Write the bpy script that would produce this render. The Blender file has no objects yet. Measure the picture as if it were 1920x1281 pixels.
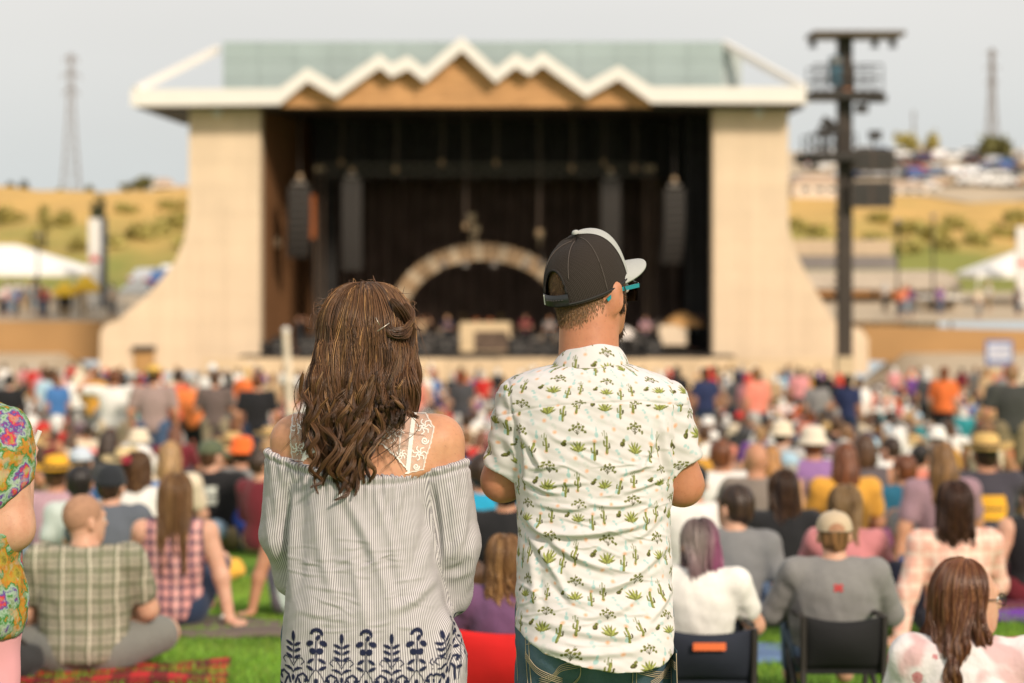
import bpy, math, random
import numpy as np
from mathutils import Vector, Matrix
from mathutils.bvhtree import BVHTree

# ------------------------------------------------------------------ camera, sky, sun, exposure
SC = bpy.context.scene
COL = SC.collection
CZ = 8.0                 # eye height above the stage forecourt
FPX = 85 / 36 * 1920     # focal length in photo pixels
HOR = 450                # photo row of the horizon

cam_data = bpy.data.cameras.new("camera")
cam = bpy.data.objects.new("camera", cam_data)
COL.objects.link(cam)
cam.location = (0, 0, CZ)
cam.rotation_euler = (math.radians(90), 0, 0)
cam_data.lens = 85
cam_data.sensor_width = 36
cam_data.sensor_fit = 'HORIZONTAL'
cam_data.shift_y = -(640.5 - HOR) / 1920
cam_data.clip_start = 0.2
cam_data.clip_end = 6000
cam_data.dof.use_dof = True
cam_data.dof.focus_distance = 5.32
cam_data.dof.aperture_fstop = 3.35
SC.camera = cam

SUN_EL, SUN_AZ = math.radians(31), math.radians(30)     # behind the camera, to its right
world = bpy.data.worlds.new("World")
SC.world = world
world.use_nodes = True
wn, wl = world.node_tree.nodes, world.node_tree.links
wn.clear()
w_out = wn.new('ShaderNodeOutputWorld')
w_bg = wn.new('ShaderNodeBackground')
w_sky = wn.new('ShaderNodeTexSky')
w_sky.sky_type = 'NISHITA'
w_sky.sun_disc = False
w_sky.sun_elevation = SUN_EL
w_sky.sun_rotation = math.pi - SUN_AZ
w_sky.dust_density = 6
w_sky.air_density = 1.2
w_tc = wn.new('ShaderNodeTexCoord')
w_sep = wn.new('ShaderNodeSeparateXYZ')
wl.new(w_tc.outputs['Generated'], w_sep.inputs[0])
w_ramp = wn.new('ShaderNodeValToRGB')
w_ramp.color_ramp.elements[0].position = 0.0
w_ramp.color_ramp.elements[0].color = (0.60, 0.64, 0.635, 1)
w_ramp.color_ramp.elements[1].position = 0.11
w_ramp.color_ramp.elements[1].color = (0.76, 0.74, 0.715, 1)
wl.new(w_sep.outputs[2], w_ramp.inputs[0])
w_noise = wn.new('ShaderNodeTexNoise')
w_noise.inputs['Scale'].default_value = 3.0
w_noise.inputs['Detail'].default_value = 4
w_map = wn.new('ShaderNodeMapping')
w_map.inputs['Scale'].default_value = (1, 1, 3)
wl.new(w_tc.outputs['Generated'], w_map.inputs[0])
wl.new(w_map.outputs[0], w_noise.inputs[0])
w_var = wn.new('ShaderNodeMapRange')
w_var.inputs['To Min'].default_value = 8.9
w_var.inputs['To Max'].default_value = 10.9
wl.new(w_noise.outputs[0], w_var.inputs[0])
w_scale = wn.new('ShaderNodeVectorMath')
w_scale.operation = 'SCALE'
wl.new(w_ramp.outputs[0], w_scale.inputs[0])
wl.new(w_var.outputs[0], w_scale.inputs['Scale'])
w_mix = wn.new('ShaderNodeMix')
w_mix.data_type = 'RGBA'
w_mix.inputs[0].default_value = 0.88          # high thin overcast over the clear sky
wl.new(w_sky.outputs[0], w_mix.inputs[6])
wl.new(w_scale.outputs[0], w_mix.inputs[7])
wl.new(w_mix.outputs[2], w_bg.inputs[0])
w_bg.inputs[1].default_value = 0.1
wl.new(w_bg.outputs[0], w_out.inputs[0])

sun_data = bpy.data.lights.new("sun", 'SUN')
sun_data.energy = 3.05
sun_data.angle = math.radians(7)
sun_data.color = (1.0, 0.855, 0.70)
sun = bpy.data.objects.new("sun", sun_data)
COL.objects.link(sun)
sdir = Vector((math.sin(SUN_AZ) * math.cos(SUN_EL), -math.cos(SUN_AZ) * math.cos(SUN_EL), math.sin(SUN_EL)))
sun.rotation_euler = (-sdir).to_track_quat('-Z', 'Y').to_euler()
sun.location = (30, -60, 60)

SC.view_settings.view_transform = 'Standard'
SC.view_settings.look = 'None'
SC.view_settings.exposure = 0.26
SC.view_settings.gamma = 1
SC.view_settings.use_curve_mapping = False
SC.render.engine = 'CYCLES'
SC.cycles.max_bounces = 6
SC.cycles.diffuse_bounces = 3
SC.cycles.transparent_max_bounces = 10
SC.cycles.use_denoising = True
SC.cycles.sample_clamp_indirect = 6
RNG = np.random.default_rng(11)
random.seed(5)

# ------------------------------------------------------------------ helpers
def W(px, py, d):
    """photo pixel at distance d -> world point"""
    return Vector(((px - 960) / FPX * d, d, CZ + (HOR - py) / FPX * d))

def srgb(s):
    s = s.lstrip('#')
    o = []
    for i in (0, 2, 4):
        v = int(s[i:i + 2], 16) / 255
        o.append(v / 12.92 if v <= 0.04045 else ((v + 0.055) / 1.055) ** 2.4)
    return tuple(o)

H_D = [-60, 0, 5.4, 9.85, 14.5, 20, 32.6, 45, 60, 80, 100, 115, 130]
H_H = [0.9, 1.55, 1.70, 1.86, 2.20, 2.60, 3.42, 4.15, 4.95, 6.0, 6.95, 7.6, 7.6]
def hdrop(d):
    return np.interp(d, H_D, H_H)
def gz(d):
    return CZ - float(hdrop(d))

def link(o, parent=None):
    COL.objects.link(o)
    if parent is not None:
        o.parent = parent
    return o

def tag(o, label=None, cat=None, group=None, kind=None):
    if label: o['label'] = label
    if cat: o['category'] = cat
    if group: o['group'] = group
    if kind: o['kind'] = kind
    return o

def thing(name, loc=(0, 0, 0), rz=0.0, label=None, cat=None, group=None, scale=None):
    o = bpy.data.objects.new(name, None)
    o.empty_display_size = 0.1
    link(o)
    o.location = loc
    o.rotation_euler = (0, 0, rz)
    if scale is not None: o.scale = scale
    return tag(o, label, cat, group)

def mesh_np(name, V, F, smooth=True):
    """V (n,3); F list of arrays (m,3) and/or (m,4), or a list of tuples"""
    me = bpy.data.meshes.new(name)
    V = np.asarray(V, dtype=np.float32)
    if isinstance(F, np.ndarray): F = [F]
    if len(F) and not isinstance(F[0], np.ndarray):
        me.from_pydata([tuple(v) for v in V], [], [tuple(f) for f in F])
    else:
        F = [f for f in F if len(f)]
        loops = np.concatenate([f.reshape(-1) for f in F]).astype(np.int32)
        sizes = np.concatenate([np.full(len(f), f.shape[1]) for f in F]).astype(np.int32)
        starts = np.concatenate([[0], np.cumsum(sizes)[:-1]]).astype(np.int32)
        me.vertices.add(len(V)); me.vertices.foreach_set('co', V.reshape(-1))
        me.loops.add(len(loops)); me.loops.foreach_set('vertex_index', loops)
        me.polygons.add(len(sizes)); me.polygons.foreach_set('loop_start', starts)
        me.polygons.foreach_set('loop_total', sizes)
        me.update(calc_edges=True)
    if smooth:
        me.polygons.foreach_set('use_smooth', np.ones(len(me.polygons), dtype=bool))
    me.validate()
    return me

def obj(name, me, mat=None, parent=None, loc=None, rot=None, color=None, scale=None):
    o = bpy.data.objects.new(name, me)
    if mat is not None and len(me.materials) == 0:
        me.materials.append(mat)
    link(o, parent)
    if loc is not None: o.location = loc
    if rot is not None: o.rotation_euler = rot
    if scale is not None: o.scale = scale
    if color is not None: o.color = (*color[:3], 1)
    return o

def set_attr(me, name, vals):
    vals = np.asarray(vals, dtype=np.float32)
    if vals.ndim == 1:
        a = me.attributes.new(name, 'FLOAT', 'POINT'); a.data.foreach_set('value', vals)
    elif vals.shape[1] == 4:
        a = me.attributes.new(name, 'FLOAT_COLOR', 'POINT'); a.data.foreach_set('color', vals.reshape(-1))
    else:
        a = me.attributes.new(name, 'FLOAT_VECTOR', 'POINT'); a.data.foreach_set('vector', vals.reshape(-1))

class MB:
    """collects boxes, bars, tubes, lathes, prisms into one flat-shaded mesh"""
    def __init__(s): s.v, s.f = [], []
    def add(s, V, F):
        n = len(s.v)
        s.v += [tuple(v) for v in V]
        s.f += [tuple(i + n for i in f) for f in F]
        return s
    def box(s, c, d, M=None):
        x, y, z = d[0] / 2, d[1] / 2, d[2] / 2
        P = [Vector((i * x, j * y, k * z)) for i in (-1, 1) for j in (-1, 1) for k in (-1, 1)]
        if M is not None: P = [M @ p for p in P]
        P = [p + Vector(c) for p in P]
        return s.add(P, [(0, 1, 3, 2), (4, 6, 7, 5), (0, 4, 5, 1), (2, 3, 7, 6), (0, 2, 6, 4), (1, 5, 7, 3)])
    def bbox(s, lo, hi):
        return s.box([(a + b) / 2 for a, b in zip(lo, hi)], [abs(b - a) for a, b in zip(lo, hi)])
    def bar(s, a, b, w, h=None):
        a, b = Vector(a), Vector(b)
        q = (b - a).to_track_quat('Y', 'Z').to_matrix()
        return s.box((a + b) / 2, (w, (b - a).length, h or w), q)
    def tube(s, pts, r, n=8, cap=True):
        pts = [Vector(p) for p in pts]
        rs = r if isinstance(r, (list, tuple)) else [r] * len(pts)
        V, F = [], []
        for i, p in enumerate(pts):
            t = (pts[min(i + 1, len(pts) - 1)] - pts[max(i - 1, 0)]).normalized()
            u = t.cross(Vector((0, 0, 1)) if abs(t.z) < 0.95 else Vector((0, 1, 0))).normalized()
            w = t.cross(u)
            V += [p + (u * math.cos(2 * math.pi * k / n) + w * math.sin(2 * math.pi * k / n)) * rs[i] for k in range(n)]
        for i in range(len(pts) - 1):
            for k in range(n):
                F.append((i * n + k, i * n + (k + 1) % n, (i + 1) * n + (k + 1) % n, (i + 1) * n + k))
        if cap:
            F.append(tuple(range(n))[::-1]); F.append(tuple((len(pts) - 1) * n + k for k in range(n)))
        return s.add(V, F)
    def lathe(s, prof, c=(0, 0, 0), n=16, sx=1.0, sy=1.0):
        V, F = [], []
        for r, z in prof:
            V += [(c[0] + sx * r * math.cos(2 * math.pi * k / n), c[1] + sy * r * math.sin(2 * math.pi * k / n), c[2] + z) for k in range(n)]
        for i in range(len(prof) - 1):
            for k in range(n):
                F.append((i * n + k, i * n + (k + 1) % n, (i + 1) * n + (k + 1) % n, (i + 1) * n + k))
        return s.add(V, F)
    def prism(s, poly, y0, y1):
        """polygon in x,z extruded along y"""
        n = len(poly)
        V = [(x, y0, z) for x, z in poly] + [(x, y1, z) for x, z in poly]
        F = [tuple(range(n)), tuple(range(2 * n - 1, n - 1, -1))]
        F += [(i, i + n, (i + 1) % n + n, (i + 1) % n) for i in range(n)]
        return s.add(V, F)
    def mesh(s, name, smooth=False):
        me = bpy.data.meshes.new(name)
        me.from_pydata(s.v, [], s.f)
        if smooth: me.polygons.foreach_set('use_smooth', np.ones(len(me.polygons), dtype=bool))
        me.validate(); me.update()
        return me
    def build(s, name, mat, parent=None, smooth=False, loc=None, color=None):
        return obj(name, s.mesh(name, smooth), mat, parent, loc=loc, color=color)

# ------------------------------------------------------------------ materials
class NG:
    def __init__(s, name, rough=0.8, spec=0.3):
        s.mat = bpy.data.materials.new(name)
        s.mat.use_nodes = True
        s.t = s.mat.node_tree
        s.b = s.t.nodes['Principled BSDF']
        s.b.inputs['Roughness'].default_value = rough
        s.b.inputs['Specular IOR Level'].default_value = spec
    def n(s, typ, **kw):
        x = s.t.nodes.new(typ)
        for k, v in kw.items(): setattr(x, k, v)
        return x
    def inp(s, sock, v):
        if v is None: return
        if isinstance(v, bpy.types.NodeSocket): s.t.links.new(v, sock)
        elif isinstance(v, (tuple, list)) and len(v) == 3 and sock.type == 'RGBA': sock.default_value = (*v, 1)
        else: sock.default_value = v
    def m(s, op, a, b=None, c=None):
        x = s.n('ShaderNodeMath', operation=op)
        s.inp(x.inputs[0], a); s.inp(x.inputs[1], b); s.inp(x.inputs[2], c)
        return x.outputs[0]
    def mix(s, f, a, b, blend='MIX'):
        x = s.n('ShaderNodeMix', data_type='RGBA', blend_type=blend)
        s.inp(x.inputs[0], f); s.inp(x.inputs[6], a); s.inp(x.inputs[7], b)
        return x.outputs[2]
    def coord(s, kind='Object'):
        return s.n('ShaderNodeTexCoord').outputs[kind]
    def attr(s, name, out=0):
        return s.n('ShaderNodeAttribute', attribute_name=name).outputs[out]
    def sep(s, v):
        x = s.n('ShaderNodeSeparateXYZ'); s.inp(x.inputs[0], v); return x.outputs
    def noise(s, scale, detail=3, co=None, rough=0.55, stretch=None):
        x = s.n('ShaderNodeTexNoise')
        co = co if co is not None else s.coord()
        if stretch:
            mp = s.n('ShaderNodeMapping'); s.inp(mp.inputs[0], co); mp.inputs['Scale'].default_value = stretch; co = mp.outputs[0]
        s.inp(x.inputs['Vector'], co)
        x.inputs['Scale'].default_value = scale; x.inputs['Detail'].default_value = detail; x.inputs['Roughness'].default_value = rough
        return x.outputs[0]
    def ramp(s, v, lo, hi, a=0.0, b=1.0):
        x = s.n('ShaderNodeMapRange'); s.inp(x.inputs[0], v)
        x.inputs[1].default_value = lo; x.inputs[2].default_value = hi; x.inputs[3].default_value = a; x.inputs[4].default_value = b
        return x.outputs[0]
    def stripe(s, co, period, width, phase=0.0):
        f = s.m('FRACT', s.m('ADD', s.m('DIVIDE', co, period), phase + 100.0))
        return s.m('LESS_THAN', f, width)
    def col(s, v): s.inp(s.b.inputs['Base Color'], v); return s
    def bump(s, h, strength=0.3, dist=0.01):
        x = s.n('ShaderNodeBump'); x.inputs['Strength'].default_value = strength; x.inputs['Distance'].default_value = dist
        s.inp(x.inputs['Height'], h); s.t.links.new(x.outputs[0], s.b.inputs['Normal'])
        return s

def m_plain(name, c, rough=0.7, var=0.12, scale=3.0, spec=0.3, metal=0.0, bump=0.0):
    g = NG(name, rough, spec)
    n = g.noise(scale, 4)
    g.col(g.mix(g.ramp(n, 0.3, 0.7), tuple(x * (1 - var) for x in c), tuple(min(1, x * (1 + var)) for x in c)))
    g.b.inputs['Metallic'].default_value = metal
    if bump: g.bump(n, bump, 0.02)
    return g.mat

def m_object_colour(name, rough=0.85, wr=0.35, fuzz=0.12):
    g = NG(name, rough, 0.2)
    c = g.n('ShaderNodeObjectInfo').outputs['Color']
    n = g.noise(60, 3)
    g.col(g.mix(g.ramp(n, 0.3, 0.7, 0, fuzz), c, (0.0, 0.0, 0.0), 'MIX'))
    g.bump(g.noise(11, 3, stretch=(1, 1, 0.55)), wr, 0.03)
    g.b.inputs['Sheen Weight'].default_value = 0.15
    return g.mat

M = {}
M['fabric'] = m_object_colour('fabric')
def m_skin(name, use_attr=False):
    g = NG(name, 0.5, 0.35)
    c = g.attr('tint') if use_attr else g.n('ShaderNodeObjectInfo').outputs['Color']
    n = g.noise(14, 4)
    c2 = g.mix(g.ramp(n, 0.35, 0.7, 0, 0.25), c, (0.42, 0.13, 0.07))
    c2 = g.mix(g.ramp(g.noise(55, 4), 0.45, 0.75, 0, 0.22), c2, (0.30, 0.10, 0.05))
    c2 = g.mix(g.ramp(g.noise(170, 2), 0.66, 0.72, 0, 0.30), c2, (0.22, 0.075, 0.035))
    g.col(c2)
    g.b.inputs['Subsurface Weight'].default_value = 0.12
    g.b.inputs['Subsurface Radius'].default_value = (0.012, 0.004, 0.002)
    g.b.inputs['Subsurface Scale'].default_value = 1.0
    g.bump(g.noise(160, 4), 0.25, 0.002)
    return g.mat
M['skin'] = m_skin('skin')
def m_hair(name):
    g = NG(name, 0.42, 0.4)
    c = g.n('ShaderNodeObjectInfo').outputs['Color']
    n = g.noise(45, 3, stretch=(1, 1, 0.12))
    d = g.n('ShaderNodeVectorMath', operation='SCALE'); g.inp(d.inputs[0], c); d.inputs['Scale'].default_value = 0.45
    l = g.n('ShaderNodeVectorMath', operation='SCALE'); g.inp(l.inputs[0], c); l.inputs['Scale'].default_value = 1.5
    g.col(g.mix(g.ramp(n, 0.35, 0.65), d.outputs[0], l.outputs[0]))
    g.bump(n, 0.7, 0.015)
    return g.mat
M['hair'] = m_hair('hair')
def m_strand(name):
    g = NG(name, 0.36, 0.45)
    g.col(g.attr('tint'))
    return g.mat
M['strand'] = m_strand('hair_strand')
def m_tint(name, rough=0.85, wr=0.0):
    g = NG(name, rough, 0.2)
    g.col(g.attr('tint'))
    if wr: g.bump(g.noise(320, 2), wr, 0.002)
    return g.mat
M['tint'] = m_tint('coloured_fabric')
def m_plaid(name, base, lines):
    """lines: (axis, period, width, phase, colour, strength) woven over the base"""
    g = NG(name, 0.85, 0.2)
    x, y, z = g.sep(g.coord())
    wob = g.ramp(g.noise(6, 2), 0, 1, -0.012, 0.012)
    ax = {'x': g.m('ADD', x, wob), 'z': g.m('ADD', z, wob), 'y': g.m('ADD', y, wob)}
    c = base
    for a, per, wd, ph, colr, st in lines:
        c = g.mix(g.m('MULTIPLY', g.stripe(ax[a], per, wd, ph), st), c, colr)
    g.col(c)
    g.bump(g.noise(10, 3), 0.45, 0.03)
    return g.mat
# ------------------------------------------------------------------ smooth bodies: distance field -> surface nets
def nets(F, o, h):
    S = F < 0
    nx, ny, nz = S.shape
    cnt = np.zeros((nx - 1, ny - 1, nz - 1), np.int8)
    for a in (0, 1):
        for b in (0, 1):
            for c in (0, 1):
                cnt += S[a:nx - 1 + a, b:ny - 1 + b, c:nz - 1 + c]
    act = (cnt > 0) & (cnt < 8)
    I = np.argwhere(act)
    idx = np.full(act.shape, -1, np.int32)
    idx[act] = np.arange(len(I))
    acc = np.zeros((len(I), 3)); num = np.zeros(len(I))
    cs = [(a, b, c) for a in (0, 1) for b in (0, 1) for c in (0, 1)]
    vals = {k: F[I[:, 0] + k[0], I[:, 1] + k[1], I[:, 2] + k[2]] for k in cs}
    for k in cs:
        for ax in range(3):
            if k[ax] == 0:
                k2 = list(k); k2[ax] = 1; k2 = tuple(k2)
                fa, fb = vals[k], vals[k2]
                m = (fa < 0) != (fb < 0)
                t = fa[m] / (fa[m] - fb[m])
                p = np.repeat(np.array([k], float), m.sum(), 0); p[:, ax] = t
                acc[m] += p; num[m] += 1
    V = np.asarray(o) + (I + acc / num[:, None]) * h
    quads = []
    for ax in range(3):
        u, v = (ax + 1) % 3, (ax + 2) % 3
        sl0 = [slice(1, -1)] * 3; sl1 = [slice(1, -1)] * 3
        sl0[ax] = slice(0, -1); sl1[ax] = slice(1, None)
        s0, s1 = S[tuple(sl0)], S[tuple(sl1)]
        E = np.argwhere(s0 != s1)
        if not len(E): continue
        fl = s0[s0 != s1]
        base = E.copy(); base[:, u] += 1; base[:, v] += 1
        def cell(du, dv):
            c = base.copy(); c[:, u] -= du; c[:, v] -= dv
            return idx[c[:, 0], c[:, 1], c[:, 2]]
        q = np.stack([cell(1, 1), cell(0, 1), cell(0, 0), cell(1, 0)], 1)
        q[~fl] = q[~fl][:, ::-1]
        quads.append(q)
    return V, np.concatenate(quads)

def rotm(zdir, xref=(1, 0, 0)):
    z = np.asarray(zdir, float); z = z / np.linalg.norm(z)
    y = np.cross(z, np.asarray(xref, float)); y /= np.linalg.norm(y)
    x = np.cross(y, z)
    return np.stack([x, y, z], 1)

class Body:
    """prims are ('rc', a, b, ra, rb, k) tapered capsules, ('el', c, r, R, k) ellipsoids, ('fn', f, lo, hi, k) functions;
    a negative k cuts instead of joining"""
    def __init__(s): s.p, s.cuts = [], []
    def rc(s, a, b, ra, rb, k=0.03): s.p.append(('rc', np.asarray(a, float), np.asarray(b, float), ra, rb, k)); return s
    def el(s, c, r, R=None, k=0.03): s.p.append(('el', np.asarray(c, float), np.asarray(r, float), R, k)); return s
    def fn(s, f, lo, hi, k=0.03): s.p.append(('fn', f, np.asarray(lo, float), np.asarray(hi, float), k)); return s
    def plane(s, n, c):
        """keep n.p < c"""
        n = np.asarray(n, float); s.cuts.append(lambda X, Y, Z: n[0] * X + n[1] * Y + n[2] * Z - c); return s
    def cut(s, f): s.cuts.append(f); return s
    def bounds(s, p):
        if p[0] == 'rc':
            r = max(p[3], p[4]); return np.minimum(p[1], p[2]) - r, np.maximum(p[1], p[2]) + r
        if p[0] == 'el':
            if p[3] is None: e = p[2]
            else: e = np.sqrt(((p[3] * p[2]) ** 2).sum(1))
            return p[1] - e, p[1] + e
        return p[2], p[3]
    def surf(s, h):
        B = [s.bounds(p) for p in s.p if p[-1] >= 0]
        lo = np.min([b[0] for b in B], 0) - 3 * h
        hi = np.max([b[1] for b in B], 0) + 3 * h
        n = np.ceil((hi - lo) / h).astype(int) + 1
        ax = [(lo[i] + np.arange(n[i]) * h) for i in range(3)]
        F = np.full(n, 0.2, np.float32)
        for p in s.p:
            k = p[-1]
            b0, b1 = s.bounds(p)
            mg = abs(k) + 2.5 * h
            i0 = np.clip(np.floor((b0 - mg - lo) / h).astype(int), 0, n); i1 = np.clip(np.ceil((b1 + mg - lo) / h).astype(int) + 1, 0, n)
            if (i1 <= i0).any(): continue
            sl = tuple(slice(a, b) for a, b in zip(i0, i1))
            X = ax[0][sl[0]][:, None, None]; Y = ax[1][sl[1]][None, :, None]; Z = ax[2][sl[2]][None, None, :]
            if p[0] == 'rc':
                a, b, ra, rb = p[1:5]
                d = b - a; L = max((d * d).sum(), 1e-9)
                t = np.clip(((X - a[0]) * d[0] + (Y - a[1]) * d[1] + (Z - a[2]) * d[2]) / L, 0, 1)
                D = np.sqrt((X - a[0] - t * d[0]) ** 2 + (Y - a[1] - t * d[1]) ** 2 + (Z - a[2] - t * d[2]) ** 2) - (ra + (rb - ra) * t)
            elif p[0] == 'el':
                c, r, R = p[1:4]
                x, y, z = X - c[0], Y - c[1], Z - c[2]
                if R is not None:
                    x, y, z = (R[0, 0] * x + R[1, 0] * y + R[2, 0] * z, R[0, 1] * x + R[1, 1] * y + R[2, 1] * z, R[0, 2] * x + R[1, 2] * y + R[2, 2] * z)
                k0 = np.sqrt((x / r[0]) ** 2 + (y / r[1]) ** 2 + (z / r[2]) ** 2)
                k1 = np.sqrt((x / r[0] ** 2) ** 2 + (y / r[1] ** 2) ** 2 + (z / r[2] ** 2) ** 2)
                D = k0 * (k0 - 1) / np.maximum(k1, 1e-6)
            else:
                D = p[1](X, Y, Z)
            G = F[sl]
            if k < 0:
                k = -k; D = -D
                hh = np.maximum(k - np.abs(G - D), 0) / k
                F[sl] = np.maximum(G, D) + hh * hh * k / 4
            else:
                hh = np.maximum(k - np.abs(G - D), 0) / max(k, 1e-6)
                F[sl] = np.minimum(G, D) - hh * hh * k / 4
        X, Y, Z = ax[0][:, None, None], ax[1][None, :, None], ax[2][None, None, :]
        for c in s.cuts:
            F = np.maximum(F, c(X, Y, Z).astype(np.float32))
        return nets(F, lo, h)
    def mesh(s, name, h):
        V, Q = s.surf(h)
        return mesh_np(name, V, Q)

def vnormals(V, Q):
    n = np.cross(V[Q[:, 2]] - V[Q[:, 0]], V[Q[:, 3]] - V[Q[:, 1]])
    N = np.zeros_like(V)
    for k in range(4):
        for a in range(3):
            N[:, a] += np.bincount(Q[:, k], n[:, a], len(V))
    return N / np.maximum(np.linalg.norm(N, axis=1, keepdims=True), 1e-9)

def relax(V, Q, it=1, lam=0.5):
    for _ in range(it):
        A = np.zeros_like(V); c = np.zeros(len(V))
        for k in range(4):
            for nb in (Q[:, (k + 1) % 4], Q[:, (k - 1) % 4]):
                for a in range(3): A[:, a] += np.bincount(Q[:, k], V[nb, a], len(V))
                c += np.bincount(Q[:, k], minlength=len(V))
        V = V + lam * (A / np.maximum(c, 1)[:, None] - V)
    return V

def subdiv(V, Q):
    n = len(V)
    E = np.concatenate([np.sort(Q[:, [k, (k + 1) % 4]], 1) for k in range(4)])
    key = E[:, 0].astype(np.int64) * n + E[:, 1]
    u, inv = np.unique(key, return_inverse=True)
    ev = 0.5 * (V[u // n] + V[u % n])
    fc = V[Q].mean(1)
    m = len(Q)
    e = [n + inv[k * m:(k + 1) * m] for k in range(4)]
    c = n + len(u) + np.arange(m)
    V2 = np.concatenate([V, ev, fc])
    Q2 = np.concatenate([np.stack([Q[:, k], e[k], c, e[(k - 1) % 4]], 1) for k in range(4)])
    return V2, Q2

def seg_dist(P, pts):
    """distance of points P (n,2) to polyline pts; returns d, t in 0..1 along it"""
    pts = np.asarray(pts, float)
    best = np.full(len(P), 1e9); tt = np.zeros(len(P))
    m = len(pts) - 1
    for i in range(m):
        a, b = pts[i], pts[i + 1]
        d = b - a
        t = np.clip(((P - a) @ d) / max(d @ d, 1e-12), 0, 1)
        q = np.linalg.norm(P - a - t[:, None] * d, axis=1)
        s = q < best
        best[s] = q[s]; tt[s] = (i + t[s]) / m
    return best, tt

def vnoise(P, seed=0):
    """smooth pseudo-noise of points (n,k) in about -1..1"""
    r = np.random.default_rng(seed)
    o = np.zeros(len(P))
    for _ in range(7):
        k = r.normal(size=P.shape[1]); k = k / np.linalg.norm(k) * r.uniform(0.6, 1.6)
        o += np.sin(P @ k * 6.28 + r.uniform(0, 6.28))
    return o / 4

def tubes(paths, radii, sides=3):
    """paths (N,K,3), radii (N,K) -> verts, quads; vertex order N,K,sides"""
    P = np.asarray(paths, float); N, K, _ = P.shape
    T = np.gradient(P, axis=1)
    T /= np.maximum(np.linalg.norm(T, axis=2, keepdims=True), 1e-9)
    ref = np.where(np.abs(T[..., 1:2]) < 0.9, np.array([0, 1.0, 0]), np.array([1.0, 0, 0]))
    U = np.cross(T, ref); U /= np.maximum(np.linalg.norm(U, axis=2, keepdims=True), 1e-9)
    Wv = np.cross(T, U)
    a = np.arange(sides) * 2 * np.pi / sides
    V = P[:, :, None, :] + radii[:, :, None, None] * (U[:, :, None, :] * np.cos(a)[None, None, :, None] + Wv[:, :, None, :] * np.sin(a)[None, None, :, None])
    base = (np.arange(N)[:, None, None] * K + np.arange(K - 1)[None, :, None]) * sides
    k = np.arange(sides)[None, None, :]; k2 = (k + 1) % sides
    Q = np.stack([base + k, base + k2, base + sides + k2, base + sides + k], 3).reshape(-1, 4)
    return V.reshape(-1, 3), Q

def lock_strands(guide, n, rad, rng, twist=0.0, taper=True):
    """n strands following one guide path (K,3); rad (K) is the lock's radius along it"""
    G = np.asarray(guide, float); K = len(G)
    T = np.gradient(G, axis=0); T /= np.maximum(np.linalg.norm(T, axis=1, keepdims=True), 1e-9)
    ref = np.array([0.3, 1, 0.2]); ref /= np.linalg.norm(ref)
    U = np.cross(T, ref); U /= np.maximum(np.linalg.norm(U, axis=1, keepdims=True), 1e-9)
    Wv = np.cross(T, U)
    r = np.sqrt(rng.uniform(0, 1, n)); a = rng.uniform(0, 2 * np.pi, n)
    t = np.linspace(0, 1, K)
    ang = a[:, None] + twist * t[None, :]
    off = r[:, None] * rad[None, :]
    P = G[None] + off[..., None] * (np.cos(ang)[..., None] * U[None] + np.sin(ang)[..., None] * Wv[None])
    P += rng.normal(0, 0.0014, (n, 1, 3)) * t[None, :, None] + rng.normal(0, 0.00010, (n, K, 3))
    return P

def resample(pts, K):
    pts = np.asarray(pts, float)
    # Catmull-Rom through the points
    P = np.concatenate([[2 * pts[0] - pts[1]], pts, [2 * pts[-1] - pts[-2]]])
    n = len(pts) - 1
    u = np.linspace(0, n - 1e-6, K); i = u.astype(int); f = (u - i)[:, None]
    p0, p1, p2, p3 = P[i], P[i + 1], P[i + 2], P[i + 3]
    return 0.5 * (2 * p1 + (p2 - p0) * f + (2 * p0 - 5 * p1 + 4 * p2 - p3) * f ** 2 + (3 * p1 - p0 - 3 * p2 + p3) * f ** 3)

def hair_mesh(name, paths, radii, tint, sides=3):
    V, Q = tubes(paths, radii, sides)
    me = mesh_np(name, V, Q)
    c = np.repeat(np.asarray(tint, np.float32).reshape(-1, 3), sides, 0)
    set_attr(me, 'tint', np.concatenate([c, np.ones((len(c), 1))], 1))
    return me
# ------------------------------------------------------------------ ground, lawn, hillside
def m_concrete(name, c):
    g = NG(name, 0.88, 0.2)
    co = g.coord()
    a = g.noise(0.35, 5, co); st = g.noise(0.9, 4, co, stretch=(1.6, 1.6, 0.12)); hz = g.noise(0.8, 4, co, stretch=(0.12, 0.12, 1.6)); f = g.noise(6, 4, co)
    k = g.mix(g.ramp(a, .3, .7), tuple(v * .92 for v in c), tuple(v * 1.06 for v in c))
    k = g.mix(g.ramp(st, .5, .72, 0, .30), k, (c[0] * .74, c[1] * .72, c[2] * .70))
    k = g.mix(g.ramp(hz, .5, .75, 0, .25), k, (c[0] * .80, c[1] * .79, c[2] * .80))
    g.col(g.mix(g.ramp(f, .5, .8, 0, .12), k, (c[0] * .7, c[1] * .7, c[2] * .7)))
    return g.mat
M['concrete'] = m_concrete('concrete_tan', (0.70, 0.555, 0.395))
M['concrete2'] = m_plain('concrete_pale', (0.62, 0.48, 0.31), 0.85, 0.14, 0.6)
M['joint'] = m_plain('concrete_joint', (0.62, 0.49, 0.34), 0.9)
M['brownwall'] = m_plain('brown_screen', (0.40, 0.235, 0.10), 0.85, 0.06, 0.4)
M['white'] = m_plain('white_paint', (0.74, 0.71, 0.66), 0.5, 0.03, 1.0)
M['roofgreen'] = m_plain('roof_sheet_green', (0.33, 0.405, 0.40), 0.45, 0.07, 0.5)
M['black'] = m_plain('black_cloth', (0.032, 0.031, 0.030), 0.95, 0.3, 2.0)
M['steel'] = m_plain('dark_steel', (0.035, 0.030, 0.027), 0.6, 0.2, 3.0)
M['greysteel'] = m_plain('grey_steel', (0.22, 0.20, 0.18), 0.5, 0.1, 3.0)
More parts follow.
